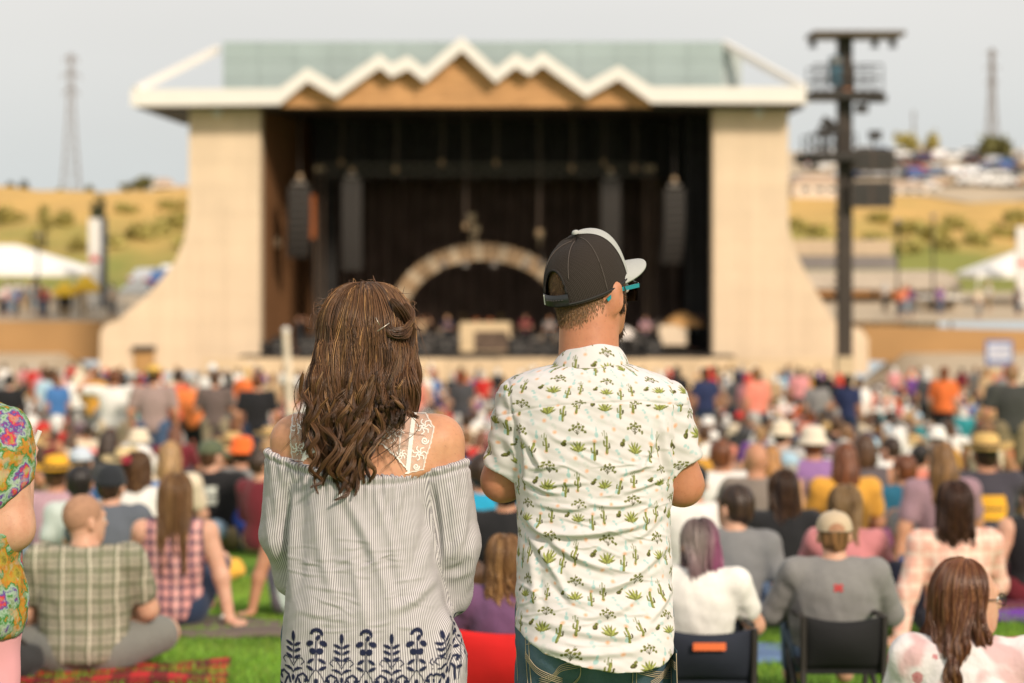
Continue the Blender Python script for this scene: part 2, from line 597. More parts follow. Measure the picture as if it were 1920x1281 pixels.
M['speaker'] = m_plain('speaker_grille', (0.040, 0.036, 0.033), 0.7, 0.15, 5.0)
M['canvas'] = m_plain('white_canvas', (0.80, 0.78, 0.73), 0.8, 0.05, 1.0)
M['tyre'] = m_plain('tyre_rubber', (0.02, 0.02, 0.02), 0.9)
M['glass'] = m_plain('car_window', (0.03, 0.035, 0.04), 0.15, 0.1, 2.0, 0.6)
M['red_lens'] = m_plain('red_lens', (0.4, 0.02, 0.02), 0.3)
M['fabric_flat'] = m_object_colour('fabric_flat', 0.9, 0.1, 0.05)
M['paint'] = m_object_colour('car_paint', 0.35, 0.0, 0.02)
M['bark'] = m_plain('bark', (0.09, 0.07, 0.05), 0.95)
M['denim'] = None

def m_wood(name, c, axis='x'):
    g = NG(name, 0.75, 0.25)
    n = g.noise(2.2, 5, stretch=(6, 6, 0.5) if axis == 'z' else (0.5, 4, 8))
    o = g.n('ShaderNodeObjectInfo').outputs['Random']
    a = g.mix(g.ramp(n, 0.3, 0.7), tuple(v * 0.72 for v in c), tuple(v * 1.25 for v in c))
    g.col(g.mix(g.m('MULTIPLY', o, 0.35), a, tuple(v * 0.55 for v in c)))
    return g.mat
M['wood'] = m_wood('warm_cedar', (0.60, 0.33, 0.145), 'x')
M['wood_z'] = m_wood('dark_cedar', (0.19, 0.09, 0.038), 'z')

def m_lawn():
    g = NG('lawn_turf', 0.9, 0.15)
    co = g.coord()
    a = g.noise(0.9, 6, co); b = g.noise(22, 4, co); f = g.noise(240, 2, co)
    c = g.mix(g.ramp(a, 0.35, 0.68), (0.115, 0.265, 0.020), (0.20, 0.36, 0.04))
    c = g.mix(g.ramp(b, 0.42, 0.75, 0, 0.55), c, (0.06, 0.13, 0.018))
    c = g.mix(g.ramp(f, 0.45, 0.7, 0, 0.5), c, (0.20, 0.27, 0.06))
    c = g.mix(g.ramp(g.noise(2.2, 5, co), 0.56, 0.75, 0, 0.55), c, (0.26, 0.27, 0.07))
    g.col(c).bump(f, 0.6, 0.03)
    return g.mat
M['lawn'] = m_lawn()
def m_hill():
    g = NG('dry_hillside', 0.95, 0.1)
    co = g.coord('Object')
    x, y, z = g.sep(co)
    big = g.noise(0.035, 5, co, stretch=(1, 1.0, 3)); mid = g.noise(0.22, 5, co); fine = g.noise(2.5, 4, co)
    hgt = g.ramp(z, 4.5, 13.0, 0.0, 1.0)
    k = g.m('ADD', g.m('MULTIPLY', hgt, 0.55), g.m('ADD', g.m('MULTIPLY', big, 0.75), g.m('MULTIPLY', mid, 0.35)))
    c = g.mix(g.ramp(k, 0.66, 0.92), (0.255, 0.275, 0.07), (0.66, 0.42, 0.145))
    c = g.mix(g.ramp(mid, 0.55, 0.75, 0, 0.5), c, (0.22, 0.22, 0.06))
    c = g.mix(g.ramp(fine, 0.4, 0.75, 0, 0.35), c, (0.36, 0.25, 0.11))
    g.col(c).bump(fine, 0.8, 0.5)
    return g.mat
M['hill'] = m_hill()
M['pave'] = m_plain('pale_paving', (0.46, 0.37, 0.26), 0.9, 0.12, 0.5)

def grid_sheet(name, xs, ys, zf, mat):
    X, Y = np.meshgrid(xs, ys, indexing='ij')
    V = np.stack([X, Y, zf(X, Y)], 2).reshape(-1, 3)
    nx, ny = len(xs), len(ys)
    i, j = np.meshgrid(np.arange(nx - 1), np.arange(ny - 1), indexing='ij')
    b = (i * ny + j).reshape(-1)
    me = mesh_np(name, V, np.stack([b, b + ny, b + ny + 1, b + 1], 1))
    return tag(obj(name, me, mat), kind='structure')

xs = np.concatenate([np.linspace(-900, -60, 15), np.linspace(-50, 50, 101), np.linspace(60, 900, 15)])
grid_sheet('lawn', xs, np.concatenate([np.linspace(-60, 0, 7), np.linspace(1, 104, 180)]),
           lambda X, Y: CZ - hdrop(Y) + 0.015 * np.sin(X * 1.7 + Y) * np.sin(Y * 1.3), M['lawn'])
def fz(X, Y):
    z = CZ - hdrop(Y)
    out = np.clip((np.abs(X + 1.5) - 20.5) / 2.0, 0, 1)
    return z + out * np.clip((Y - 113) / 16, 0, 1) * 1.55
grid_sheet('forecourt', xs, np.linspace(104, 131, 28), fz, M['pave'])
grid_sheet('service_yard', np.linspace(-18, 16, 18), np.linspace(131, 142, 6), lambda X, Y: 0.4 + 0 * X, M['pave'])

def hill_z(X, Y):
    t = np.clip((Y - 163) / (250 - 163), 0, 1)
    base = 3.55 + np.clip((Y - 130) / 35, 0, 1) * 1.0
    rise = t * t * (3 - 2 * t)
    top = np.where(X < 0, 13.0, 12.1)
    z = base + rise * (top - 4.55)
    par = np.clip((X - 10) / 12, 0, 1) * np.clip((Y - 245) / 110, 0, 1) * 9.0
    far = np.clip((Y - 520) / 900, 0, 1) * -30
    bumpy = np.clip((Y - 163) / 15, 0, 1) * (0.35 * np.sin(X * 0.21 + Y * 0.13) + 0.25 * np.sin(X * 0.47 - Y * 0.2))
    return z + par + far + bumpy
ysh = np.concatenate([np.linspace(163, 270, 90), np.linspace(275, 600, 50), np.linspace(650, 4200, 25)])
xsh = np.concatenate([np.linspace(-3000, -110, 20), np.linspace(-100, 100, 140), np.linspace(110, 3000, 20)])
for a, b in ((-900, -18.4), (16.3, 900)):
    xp = np.concatenate([np.linspace(a, -70, 12), np.linspace(-60, b, 20)]) if a < 0 else np.concatenate([np.linspace(a, 60, 20), np.linspace(70, b, 12)])
    grid_sheet('plaza', xp, np.linspace(131, 163, 14), hill_z, M['pave'])
grid_sheet('service_lane', np.linspace(-18.4, 16.3, 18), np.linspace(142, 163, 8), hill_z, M['pave'])
grid_sheet('hillside', xsh, ysh, hill_z, M['hill'])
def HZ(x, y): return float(hill_z(np.array(x), np.array(y)))

# ------------------------------------------------------------------ stage house
SD = 117.0
def sx(px, d=SD): return (px - 960) / FPX * d
def sz(py, d=SD): return CZ + (HOR - py) / FPX * d
def spoly(pts, d=SD): return [(sx(a, d), sz(b, d)) for a, b in pts]

def clip_poly(poly, x0, x1, z0, z1):
    for ax, lim, sg in ((0, x0, 1), (0, x1, -1), (1, z0, 1), (1, z1, -1)):
        out = []
        for i, p in enumerate(poly):
            q = poly[(i + 1) % len(poly)]
            a, b = (p[ax] - lim) * sg, (q[ax] - lim) * sg
            if a >= 0: out.append(p)
            if (a >= 0) != (b >= 0):
                t = a / (a - b); out.append((p[0] + (q[0] - p[0]) * t, p[1] + (q[1] - p[1]) * t))
        poly = out
        if len(poly) < 3: return []
    return poly
def area(p): return abs(sum(p[i][0] * p[(i + 1) % len(p)][1] - p[(i + 1) % len(p)][0] * p[i][1] for i in range(len(p)))) / 2

stage = thing('stage_building', (sx(900), SD, 0.4), 0, 'tan concrete stage house with white mountain shaped roof edge and dark open stage', 'stage')
ST = Vector(stage.location)
def sprt(mb, name, mat, parent=None, smooth=False):
    """part built in world metres, stored relative to the stage's base"""
    root = parent or stage
    mb.v = [tuple(Vector(v) - ST) for v in mb.v]
    return mb.build(name, mat, root, smooth)

def panelled(name, poly, y0, y1):
    core = sprt(MB().prism(poly, y0 + 0.035, y1), name, M['joint'])
    zs = [p[1] for p in poly]; xx = [p[0] for p in poly]
    cw, ch = 1.22, 1.30
    k = 0
    for i in range(int((max(xx) - min(xx)) / cw) + 1):
        for j in range(int((max(zs) - min(zs)) / ch) + 1):
            x0 = min(xx) + i * cw; z0 = max(zs) - (j + 1) * ch
            c = clip_poly(poly, x0 + 0.006, x0 + cw - 0.006, z0 + 0.006, z0 + ch - 0.006)
            if len(c) >= 3 and area(c) > 0.02:
                dy = 0.005 * ((i * 7 + j * 3) % 3)
                sprt(MB().prism(c, y0 + dy, y0 + 0.1), 'concrete_panel', M['concrete'], core)
    return core
LW = [(487, 201), (487, 697), (186, 697), (188, 622), (197, 609), (222, 600), (238, 584), (270, 560), (302, 524), (330, 488), (345, 450), (353, 400), (355, 201)]
RW = [(1337, 201), (1478, 201), (1479, 425), (1490, 470), (1515, 520), (1545, 570), (1563, 600), (1590, 611), (1616, 617), (1628, 636), (1629, 700), (1337, 700)]
panelled('wing_wall', spoly(LW), SD, SD + 1.6)
panelled('wing_wall', spoly(RW), SD, SD + 1.6)
# door in the left wing
dr = sprt(MB().bbox((sx(252), SD - 0.14, sz(697)), (sx(290), SD - 0.02, sz(658))), 'door', m_plain('wood_door', (0.42, 0.24, 0.09), 0.7))
sprt(MB().bbox((sx(250), SD - 0.3, sz(658)), (sx(292), SD - 0.02, sz(649))), 'door_hood', M['steel'], dr)
sprt(MB().bbox((sx(283), SD - 0.2, sz(680)), (sx(286), SD - 0.14, sz(676))), 'door_handle', M['greysteel'], dr)

# roof band shaped like a mountain skyline
RD = 115.1
ZIG = [(245, 168), (524, 166), (576, 127), (630, 158), (712, 101), (734, 119), (765, 104), (796, 128), (866, 69), (930, 129), (967, 100), (993, 116), (1017, 97), (1100, 156), (1160, 123), (1222, 163), (1516, 163)]
def band(pts, th, y0, y1):
    top = spoly(pts, RD); lo = spoly([(a, b + (th if a < 524 or a > 1222 else th - 5 if 530 < a < 1220 else th - 1)) for a, b in pts], RD)
    mb = MB(); n = len(pts)
    V = []
    for y in (y0, y1):
        V += [(x, y, z) for x, z in top] + [(x, y, z) for x, z in lo]
    F = []
    for i in range(n - 1):
        F += [(i, i + 1, n + i + 1, n + i), (2 * n + i, 3 * n + i, 3 * n + i + 1, 2 * n + i + 1),
              (i, 2 * n + i, 2 * n + i + 1, i + 1), (n + i, n + i + 1, 3 * n + i + 1, 3 * n + i)]
    F += [(0, n, 3 * n, 2 * n), (n - 1, 3 * n - 1, 4 * n - 1, 2 * n - 1)]
    return mb.add(V, F)
sprt(band(ZIG, 31, RD, RD + 1.1), 'roof_band', M['white'])
infill = [(a, b + 26) for a, b in ZIG if 524 <= a <= 1222]
top = spoly(infill, RD + 0.5)
zb = sz(199, RD)
gable = sprt(MB().prism(top[::-1] + [(top[0][0], zb), (top[-1][0], zb)], RD + 0.9, RD + 1.25), 'gable', M['wood'])
# cedar boards of the gable, each a piece
zlow = zb + 0.02
poly = top[::-1] + [(top[0][0], zb), (top[-1][0], zb)]
bw = 0.42
for j in range(int((max(z for _, z in top) - zb) / bw) + 1):
    z0 = zb + j * bw
    xsn = sorted({round(x, 3) for x, _ in top})
    for i in range(7):
        xa = min(x for x, _ in top) + i * 2.6 + (1.3 if j % 2 else 0) - 1.3
        c = clip_poly(poly, xa + 0.01, xa + 2.59, z0 + 0.015, z0 + bw - 0.015)
        if len(c) >= 3 and area(c) > 0.05:
            sprt(MB().prism(c, RD + 0.82 + 0.012 * ((i + j) % 3), RD + 0.895), 'board', M['wood'], gable)
# soffit and roof slab, braces
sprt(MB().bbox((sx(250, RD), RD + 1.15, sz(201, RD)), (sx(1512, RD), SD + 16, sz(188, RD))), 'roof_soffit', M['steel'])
for a, b in (((250, 166), (408, 92)), ((1512, 163), (1356, 82))):
    sprt(MB().bar((sx(a[0], RD), RD + 0.9, sz(a[1], RD)), (sx(b[0], SD + 3), SD + 3, sz(b[1], SD + 3)), 0.34), 'roof_brace', M['white'])
rp = sprt(MB().bbox((sx(409, SD), SD + 2.0, sz(180, SD)), (sx(1362, SD), SD + 12, sz(72, SD))), 'upper_roof', M['roofgreen'])
for i in range(14):
    for j in range(3):
        xa = sx(409, SD) + i * (sx(1362) - sx(409)) / 14; xb = xa + (sx(1362) - sx(409)) / 14
        z0 = sz(180) + j * (sz(72) - sz(180)) / 3; z1 = z0 + (sz(72) - sz(180)) / 3
        sprt(MB().bbox((xa + 0.012, SD + 1.93, z0 + 0.01), (xb - 0.012, SD + 1.995, z1 - 0.01)), 'roof_panel', M['roofgreen'], rp)
sprt(MB().bbox((sx(1364), SD + 3, sz(176)), (sx(1402), SD + 12, sz(82))), 'side_screen', m_plain('grey_screen', (0.5, 0.55, 0.54), 0.6))
for px in (408, 1422):
    sprt(MB().tube([(sx(px), SD - 0.25, sz(212)), (sx(px), SD - 0.02, sz(212))], 0.22, 10), 'flood_light', M['white'])

# inside: floor, back drape, splayed side walls
DK = sz(668, 115)
sprt(MB().bbox((-13, SD - 2.4, 0.4), (10.6, SD + 17, DK)), 'stage_deck', M['steel'])
for i in range(13):      # low apron wall in front of the deck
    xa = sx(380, 114) + i * 2.32
    sprt(MB().bbox((xa, 114.0 + 0.01 * (i % 2), 0.35), (xa + 2.29, 114.5, sz(672, 114) - 0.02 * (i % 3))), 'apron_panel', M['concrete2'])
def curtain(x0, x1, y, z0, z1, amp=0.16, per=0.8):
    n = max(8, int((x1 - x0) / per * 8))
    V, F = [], []
    for i in range(n + 1):
        x = x0 + (x1 - x0) * i / n
        dy = amp * math.sin(6.283 * i / 8) + 0.05 * math.sin(i * 1.7)
        V += [(x, y + dy, z0), (x, y + dy, z1), (x, y + dy + 0.05, z0), (x, y + dy + 0.05, z1)]
    for i in range(n):
        b = i * 4
        F += [(b, b + 4, b + 5, b + 1), (b + 2, b + 3, b + 7, b + 6), (b, b + 2, b + 6, b + 4), (b + 1, b + 5, b + 7, b + 3)]
    return MB().add(V, F)
M['drape'] = m_plain('brown_black_drape', (0.115, 0.080, 0.062), 0.95, 0.3, 0.7)
sprt(curtain(-10.8, 11.0, 132.6, DK, sz(200, 116)), 'back_drape', M['drape'])
sprt(curtain(-10.3, 10.4, 128.5, sz(335, 128), sz(195, 117), 0.1, 1.1), 'drape_border', M['black'])
for x0, x1, y in ((-10.4, -9.2, 126.0), (8.7, 10.4, 122.0), (8.9, 10.6, 126.5)):
    sprt(curtain(x0, x1, y, DK, sz(200, 117), 0.1, 0.5), 'side_drape', M['black'])
x0w, x1w, y0w, y1w = -12.2, -10.45, SD + 1.62, 132.6
sw = sprt(MB().add([(x0w - .3, y0w, DK), (x1w - .3, y1w, DK), (x1w - .3, y1w, sz(195, 117)), (x0w - .3, y0w, sz(195, 117)),
              (x0w - .05, y0w, DK), (x1w - .05, y1w, DK), (x1w - .05, y1w, sz(195, 117)), (x0w - .05, y0w, sz(195, 117))],
             [(0, 1, 2, 3), (4, 7, 6, 5), (0, 4, 5, 1), (2, 6, 7, 3), (0, 3, 7, 4), (1, 5, 6, 2)]), 'inner_wall', M['joint'])
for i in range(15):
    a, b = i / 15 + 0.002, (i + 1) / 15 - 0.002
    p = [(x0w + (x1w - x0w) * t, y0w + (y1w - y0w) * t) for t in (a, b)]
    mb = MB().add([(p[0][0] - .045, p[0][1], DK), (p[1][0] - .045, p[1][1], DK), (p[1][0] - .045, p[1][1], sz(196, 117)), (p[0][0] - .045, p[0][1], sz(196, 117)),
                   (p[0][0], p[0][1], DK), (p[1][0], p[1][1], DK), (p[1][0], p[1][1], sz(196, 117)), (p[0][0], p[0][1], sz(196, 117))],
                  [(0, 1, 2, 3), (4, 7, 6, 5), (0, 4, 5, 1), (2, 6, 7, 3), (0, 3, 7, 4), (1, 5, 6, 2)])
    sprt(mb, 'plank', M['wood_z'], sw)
sprt(MB().bbox((10.45, SD + 1.62, DK), (10.75, 132.6, sz(195, 117))), 'inner_wall', M['black'])
sprt(MB().bbox((-13.5, 132.9, 0.4), (12.0, 133.4, sz(100, 117))), 'rear_wall', M['joint'])

# ---- rig hanging in the stage
def truss_mb(a, b, w=0.4, nseg=None, r=0.035):
    a, b = Vector(a), Vector(b); mb = MB()
    ax = (b - a).normalized(); L = (b - a).length
    u = ax.cross(Vector((0, 1, 0))).normalized() if abs(ax.y) < 0.9 else Vector((1, 0, 0)); v = ax.cross(u)
    cs = [(u * i + v * j) * (w / 2) for i, j in ((-1, -1), (1, -1), (1, 1), (-1, 1))]
    for c in cs: mb.tube([a + c, b + c], r, 5)
    n = nseg or max(2, int(L / w))
    for k in range(n):
        for s in range(4):
            p, q = cs[s], cs[(s + 1) % 4]
            mb.tube([a + ax * (L * k / n) + p, a + ax * (L * (k + 1) / n) + q], r * 0.6, 4, False)
    return mb
t = thing('lighting_truss', W(905, 318, 122), 0, 'long grey lighting truss hanging across the dark stage above the arch', 'truss')
tm = truss_mb(W(592, 318, 122) - Vector(t.location), W(1226, 318, 122) - Vector(t.location), 0.5)
tm.build('truss_frame', m_plain('truss_alloy', (0.13, 0.12, 0.10), 0.5), t)
for k in range(9):
    p = W(620 + 68 * k, 330, 122) - Vector(t.location)
    MB().lathe([(0.0, 0.12), (0.11, 0.1), (0.14, -0.12), (0.10, -0.22), (0, -0.22)], p, 8).build('spot_light', M['steel'], t)
for px, lab in ((600, 'left'), (1218, 'right')):
    q = W(px, 320, 122.6)
    t = thing('truss_tower', (q.x, q.y, DK), 0, 'slim upright truss tower standing on the stage at its %s end of the long truss' % lab, 'truss tower', 'upright truss towers on the stage')
    truss_mb((0, 0, 0), (0, 0, q.z - DK), 0.42).build('tower_frame', m_plain('tower_alloy', (0.12, 0.085, 0.06), 0.5), t)
    MB().box((0, 0, q.z - DK + 0.1), (0.5, 0.5, 0.25)).build('head_block', M['concrete2'], t)
def line_array(px, py0, py1, wpx, d, curve, label, n=10):
    p = W(px, py0, d)
    h = (py1 - py0) / FPX * d; w = wpx / FPX * d
    t = thing('line_array', p, 0, label, 'line array', 'hanging line arrays')
    MB().box((0, 0, 0.18), (w * 0.6, 0.4, 0.13)).build('rigging_frame', M['greysteel'], t)
    MB().tube([(0, 0, 0.2), (0, 0, sz(205, 117) - p.z)], 0.04, 5).build('chain', M['steel'], t)
    MB().tube([(0, 0, .36), (0, 0, .62)], .13, 10).build('hoist', m_plain('hoist_case', (.42, .30, .19), .5), t)
    z, y, x = 0.0, 0.0, 0.0
    for k in range(n):
        a = curve * (k / n) ** 2
        hh = h / n
        me = MB().box((0, 0, 0), (w, 0.75, hh * 0.93)).bbox((-w * 0.45, -0.4, -hh * 0.38), (w * 0.45, -0.375, hh * 0.38))
        o = me.build('speaker_cabinet', M['speaker'], t)
        o.location = (x, y, z - hh / 2)
        o.rotation_euler = (a, 0, 0)
        z -= hh * math.cos(a); y += hh * math.sin(a); x -= 0.25 * hh * math.sin(a) if curve > 0.6 else 0
    return t
line_array(660, 338, 505, 36, 121, 0.35, 'hanging grey line array speakers in left half of stage, nearer centre')
line_array(1145, 338, 490, 36, 121, 0.35, 'hanging grey line array speakers in right half of stage, nearer centre')
line_array(1264, 355, 492, 38, 118.8, 0.75, 'curved hanging line array near the right edge of the stage opening')
line_array(562, 350, 480, 40, 119.5, 0.75, 'curved hanging line array in front of the lit wooden side wall')
oz = MB().bbox((-.22, 0, -2.2), (.22, .06, 0)).build('orange_drop', m_plain('orange_cloth', (0.30, 0.085, 0.02), 0.9))
oz.location = W(583, 365, 121.5); tag(oz, 'narrow orange cloth strip hanging by the wooden side wall of the stage', 'banner')

ar = thing('stage_arch', W(905, 600, 126), 0, 'pale arched truss with lamps curving over the dark stage backdrop', 'arch')
AO = Vector(ar.location)
def arch_pt(a, k=1.0, d=126):
    return W(905 + 172 * k * math.cos(a), 592 - 130 * k * math.sin(a), d) - AO
angs = np.linspace(0.12, math.pi - 0.12, 49)
for k, dd in ((1.0, 125.7), (0.86, 125.7), (1.0, 126.3), (0.86, 126.3)):
    MB().tube([arch_pt(a, k, dd) for a in angs], 0.05, 6).build('arch_rail', M['greysteel'], ar, True)
wm = MB()
for i in range(48):
    wm.tube([arch_pt(angs[i], 1.0 if i % 2 else 0.86, 125.7), arch_pt(angs[i + 1], 0.86 if i % 2 else 1.0, 125.7)], 0.03, 4)
wm.build('arch_web', M['greysteel'], ar)
apl = m_plain('arch_plate', (0.34, 0.23, 0.13), 0.55, 0.25, 1.2)
apl2 = m_plain('arch_plate_pale', (0.48, 0.38, 0.26), 0.5, 0.25, 1.2)
for i in range(30):
    a = 0.16 + (math.pi - 0.32) * i / 29
    c = arch_pt(a, 0.92, 125.45)
    th = 0.30 if 0.25 < a < 2.9 else 0.2
    R = Matrix.Rotation(-(a - math.pi / 2), 3, 'Y')
    MB().box(c, (0.36, 0.16, 0.86), R).build('lamp_plate', apl if i % 3 else apl2, ar)
for px in (832, 872, 926, 986, 1015):
    p = W(px, 492, 125.4) - AO
    MB().tube([p + Vector((0, 0, .45)), p], 0.03, 5).lathe([(0, 0.1), (0.14, 0.08), (0.2, -0.22), (0, -0.22)], p, 10).build('arch_lamp', M['greysteel'], ar)
for px, py in ((884, 408), (892, 430), (1012, 438)):
    p = W(px, py, 125.9) - AO
    MB().tube([p, (p.x, p.y, arch_pt(math.pi / 2).z)], 0.05, 5).box(p, (0.4, 0.2, 0.4)).build('arch_finial', M['concrete2'], ar)
# stage furniture
q = thing('drum_riser', W(905, 640, 124), 0, 'low dark riser with stepped top under the stage arch', 'riser')
q.location.z = DK
MB().bbox((-3.9, -1.5, 0), (3.9, 1.5, 0.6)).build('riser_body', M['black'], q)
MB().bbox((-4.0, -1.6, 0.6), (4.0, 1.6, 0.68)).build('riser_top', M['steel'], q)
dk = thing('drum_kit', W(905, 622, 124), 0, 'small dark drum kit with brass cymbals on the stage riser', 'drum kit')
dk.location.z = DK + 0.68
MB().tube([(0, -.3, .35), (0, .1, .35)], 0.3, 14).build('bass_drum', m_plain('drum_shell', (0.25, 0.08, 0.03), 0.4), dk)
for x, z in ((-.35, .6), (.35, .6), (-.7, .4), (.75, .4)):
    MB().tube([(x, 0, z), (x, 0, z + .22)], 0.17, 12).build('drum', m_plain('tom_shell', (0.3, 0.1, 0.04), 0.4), dk)
for x in (-.95, .95):
    MB().tube([(x, .2, 0), (x, .2, 1.0)], .015, 5).lathe([(0, 1.03), (.24, 1.0), (0, .99)], (x, .2, 0), 12).build('cymbal', m_plain('brass', (0.6, 0.42, 0.15), 0.3, metal=0.8), dk)
sb = thing('stage_screen', W(910, 675, 119.5), 0, 'cream panelled screen box standing on the stage deck left of centre', 'screen')
sb.location.z = DK
MB().bbox((-1.25, 0, 0), (1.25, .35, 1.45)).build('screen_case', m_plain('cream_panel', (0.66, 0.5, 0.3), 0.6), sb)
MB().bbox((-.55, -.02, .05), (1.12, -.005, 1.02)).build('screen_panel', m_plain('cream_dark', (0.12, 0.08, 0.055), 0.6, 0.5, 2.0), sb)
for px, w, h, c, lab in ((1262, 1.35, .98, (0.72, 0.58, 0.42), 'square pale sheet stretched on a frame under the tan umbrella'),):
    o = thing('pale_sheet', W(px, 660, 119), 0, lab, 'panel'); o.location.z = DK + 0.35
    MB().bbox((-w / 2, 0, 0), (w / 2, .05, h)).build('sheet', m_plain('pale_sheet', c, 0.7), o)
    MB().bar((-w / 2, .06, -.35), (-w / 2, .06, h), .05).bar((w / 2, .06, -.35), (w / 2, .06, h), .05).build('frame', M['steel'], o)
def umbrella(px, py, d, r, h, c, label, name='parasol'):
    o = thing(name, W(px, py, d), 0, label, 'umbrella')
    o.location.z = DK
    zz = W(px, py, d).z - DK
    V, F = [(0, 0, zz)], []
    n = 16
    for k in range(n):
        a = 2 * math.pi * k / n; s = 1.0 if k % 2 == 0 else 0.93
        V += [(r * .5 * s * math.cos(a), r * .5 * s * math.sin(a), zz - h * .38), (r * s * math.cos(a), r * s * math.sin(a), zz - h)]
    for k in range(n):
        a, b = 1 + 2 * k, 1 + 2 * ((k + 1) % n)
        F += [(0, a, b), (a, a + 1, b + 1, b)]
    MB().add(V, F).build('canopy', m_plain(name + '_cloth', c, 0.85), o, True)
    MB().tube([(0, 0, 0), (0, 0, zz + .08)], .03, 6).build('pole', M['steel'], o)
    for k in range(8):
        a = 2 * math.pi * k / 8
        MB().bar((0, 0, zz - .05), (r * .96 * math.cos(a), r * .96 * math.sin(a), zz - h), .02).build('rib', M['steel'], o)
umbrella(1280, 583, 120, 1.15, .75, (0.55, 0.30, 0.11), 'tan parasol open at the right side of the stage')
umbrella(1238, 596, 121.5, 1.25, .7, (0.09, 0.07, 0.06), 'dark parasol open on the stage left of the tan one')
umbrella(1172, 612, 119, .75, .55, (0.75, 0.68, 0.62), 'small white parasol open on the stage near the right truss tower')
rr = random.Random(3)
ORD = ['first', 'second', 'third', 'fourth', 'fifth', 'sixth', 'seventh', 'eighth', 'ninth', 'tenth', 'eleventh', 'twelfth', 'thirteenth', 'fourteenth', 'fifteenth', 'sixteenth', 'seventeenth', 'eighteenth', 'nineteenth', 'twentieth']
nc = 0
for i in range(24):
    px = 500 + i * 33 + rr.uniform(-9, 9)
    if 850 < px < 960: continue
    w, h = rr.uniform(.5, 1.1), rr.uniform(.35, .95)
    if nc > 19: break
    o = thing('equipment_case', (sx(px, 117.6), rr.uniform(116.3, 119), DK), rr.uniform(-.3, .3), '%s equipment case at the front of the stage deck, %s from the left' % ('grey' if i % 3 == 0 else 'black', ORD[min(nc, 19)] if nc < 20 else 'near the right end, last'), 'case', 'equipment cases along the stage front'); nc += 1
    MB().bbox((-w / 2, -.3, 0), (w / 2, .3, h)).build('case_body', M['black'] if i % 3 else M['speaker'], o)
    MB().bbox((-w / 2 - .01, -.31, h * .62), (w / 2 + .01, .31, h * .66)).bbox((-.1, -.33, h * .3), (.1, -.3, h * .4)).build('case_trim', M['greysteel'], o)

cable_m = m_plain('rig_cable', (0.10, 0.075, 0.06), 0.8)
for i, px in enumerate((640, 742, 828, 872, 930, 1010, 1072, 1132, 1190)):
    q = W(px, 205, 121.8); zb_ = sz((300, 312, 300, 418, 300, 430, 310, 300, 310)[i], 121.8)
    o = thing('rigging_cable', (q.x, q.y, sz(203, 117)), 0, '%s rigging cable from the left hanging from the stage roof' % ORD[i], 'cable', 'rigging cables above the stage')
    MB().tube([(0, 0, 0), (.06, 0, (zb_ - o.location.z) * .5), (0, 0, zb_ - o.location.z)], .05, 5).build('cable', cable_m, o)
    MB().tube([(0, 0, zb_ - o.location.z - .3), (0, 0, zb_ - o.location.z)], .12, 8).build('hoist', apl, o)
wl_ = thing('wall_lamp', Vector((-11.75, 121.0, sz(455, 121))), 0, 'round warm work lamp mounted low on the wooden side wall of the stage', 'lamp')
MB().lathe([(0, .28), (.2, .2), (.26, 0), (.2, -.2), (0, -.28)], (0, 0, 0), 12).build('lamp_body', apl2, wl_, True)
MB().bar((-.4, .1, 0), (0, 0, 0), .08).build('bracket', M['steel'], wl_)
amp_m = [m_plain('amp_black', (.05, .045, .042), .7), m_plain('amp_tan', (.36, .25, .15), .7), m_plain('amp_grey', (.20, .18, .17), .7)]
for i in range(15):
    px = 752 + i * 21 + rr.uniform(-5, 5)
    w, h = rr.uniform(.45, .8), rr.uniform(.5, 1.25)
    o = thing('amplifier', (sx(px, 122.5), 122.2 + rr.uniform(-.5, .5), DK), rr.uniform(-.2, .2), '%s amplifier cabinet from the left in front of the stage arch' % ORD[i], 'amplifier', 'amplifiers under the arch')
    MB().bbox((-w / 2, -.25, 0), (w / 2, .25, h)).build('cabinet', amp_m[i % 3], o)
    MB().bbox((-w * .43, -.27, h * .06), (w * .43, -.252, h * .72)).build('grille', M['speaker'], o)
    MB().bbox((-w * .43, -.27, h * .78), (w * .43, -.252, h * .94)).build('control_panel', M['greysteel'], o)

# ------------------------------------------------------------------ speaker tower right of the stage
TD = 90.0
tw = thing('speaker_tower', (sx(1583, TD), TD, gz(TD)), 0, 'tall dark steel tower with platforms, floodlights and two speaker boxes right of stage', 'tower')
TO = Vector(tw.location)
def T(px, py, dy=0.0): return Vector((sx(px, TD), TD + dy, sz(py, TD))) - TO
MB().bbox(T(1568, 790, -.45), T(1600, 668, .45)).build('pedestal', M['concrete2'], tw)
MB().bbox(T(1570, 668, -.28), T(1597, 72, .28)).build('column', m_plain('column_bronze', (0.050, 0.038, 0.030), 0.55, 0.15, 2.0), tw)
for k in range(10):
    py = 520 + k * 14 if k < 4 else 400 + (k - 4) * 20
    MB().box(T(1569, py), (.16, .4, .12)).build('cable_clamp', M['steel'], tw)
MB().bbox(T(1518, 71, -1.3), T(1688, 63, 1.3)).build('roof_plate', m_plain('tower_roof', (0.10, 0.075, 0.05), 0.6), tw)
for px in (1524, 1640, 1674):
    MB().lathe([(0, .1), (.1, .08), (.16, -.2), (0, -.2)], T(px, 80), 8).build('hanging_lamp', M['steel'], tw)
def platform(px0, px1, py, rail, name='platform'):
    p = MB().bbox(T(px0, py + 8, -1.1), T(px1, py - 7, 1.1)).build(name, M['steel'], tw)
    for yy in (-1.08, 1.08):
        mb = MB()
        for k in range(8):
            px = px0 + 2 + (px1 - px0 - 4) * k / 7
            mb.tube([T(px, py - 5, yy), T(px, py - rail, yy)], .028, 4)
        for f in (1.0, .55):
            mb.tube([T(px0 + 2, py - rail * f, yy), T(px1 - 2, py - rail * f, yy)], .03, 4)
        mb.build('railing', M['steel'], p)
platform(1518, 1648, 180, 55)
platform(1508, 1600, 294, 40)
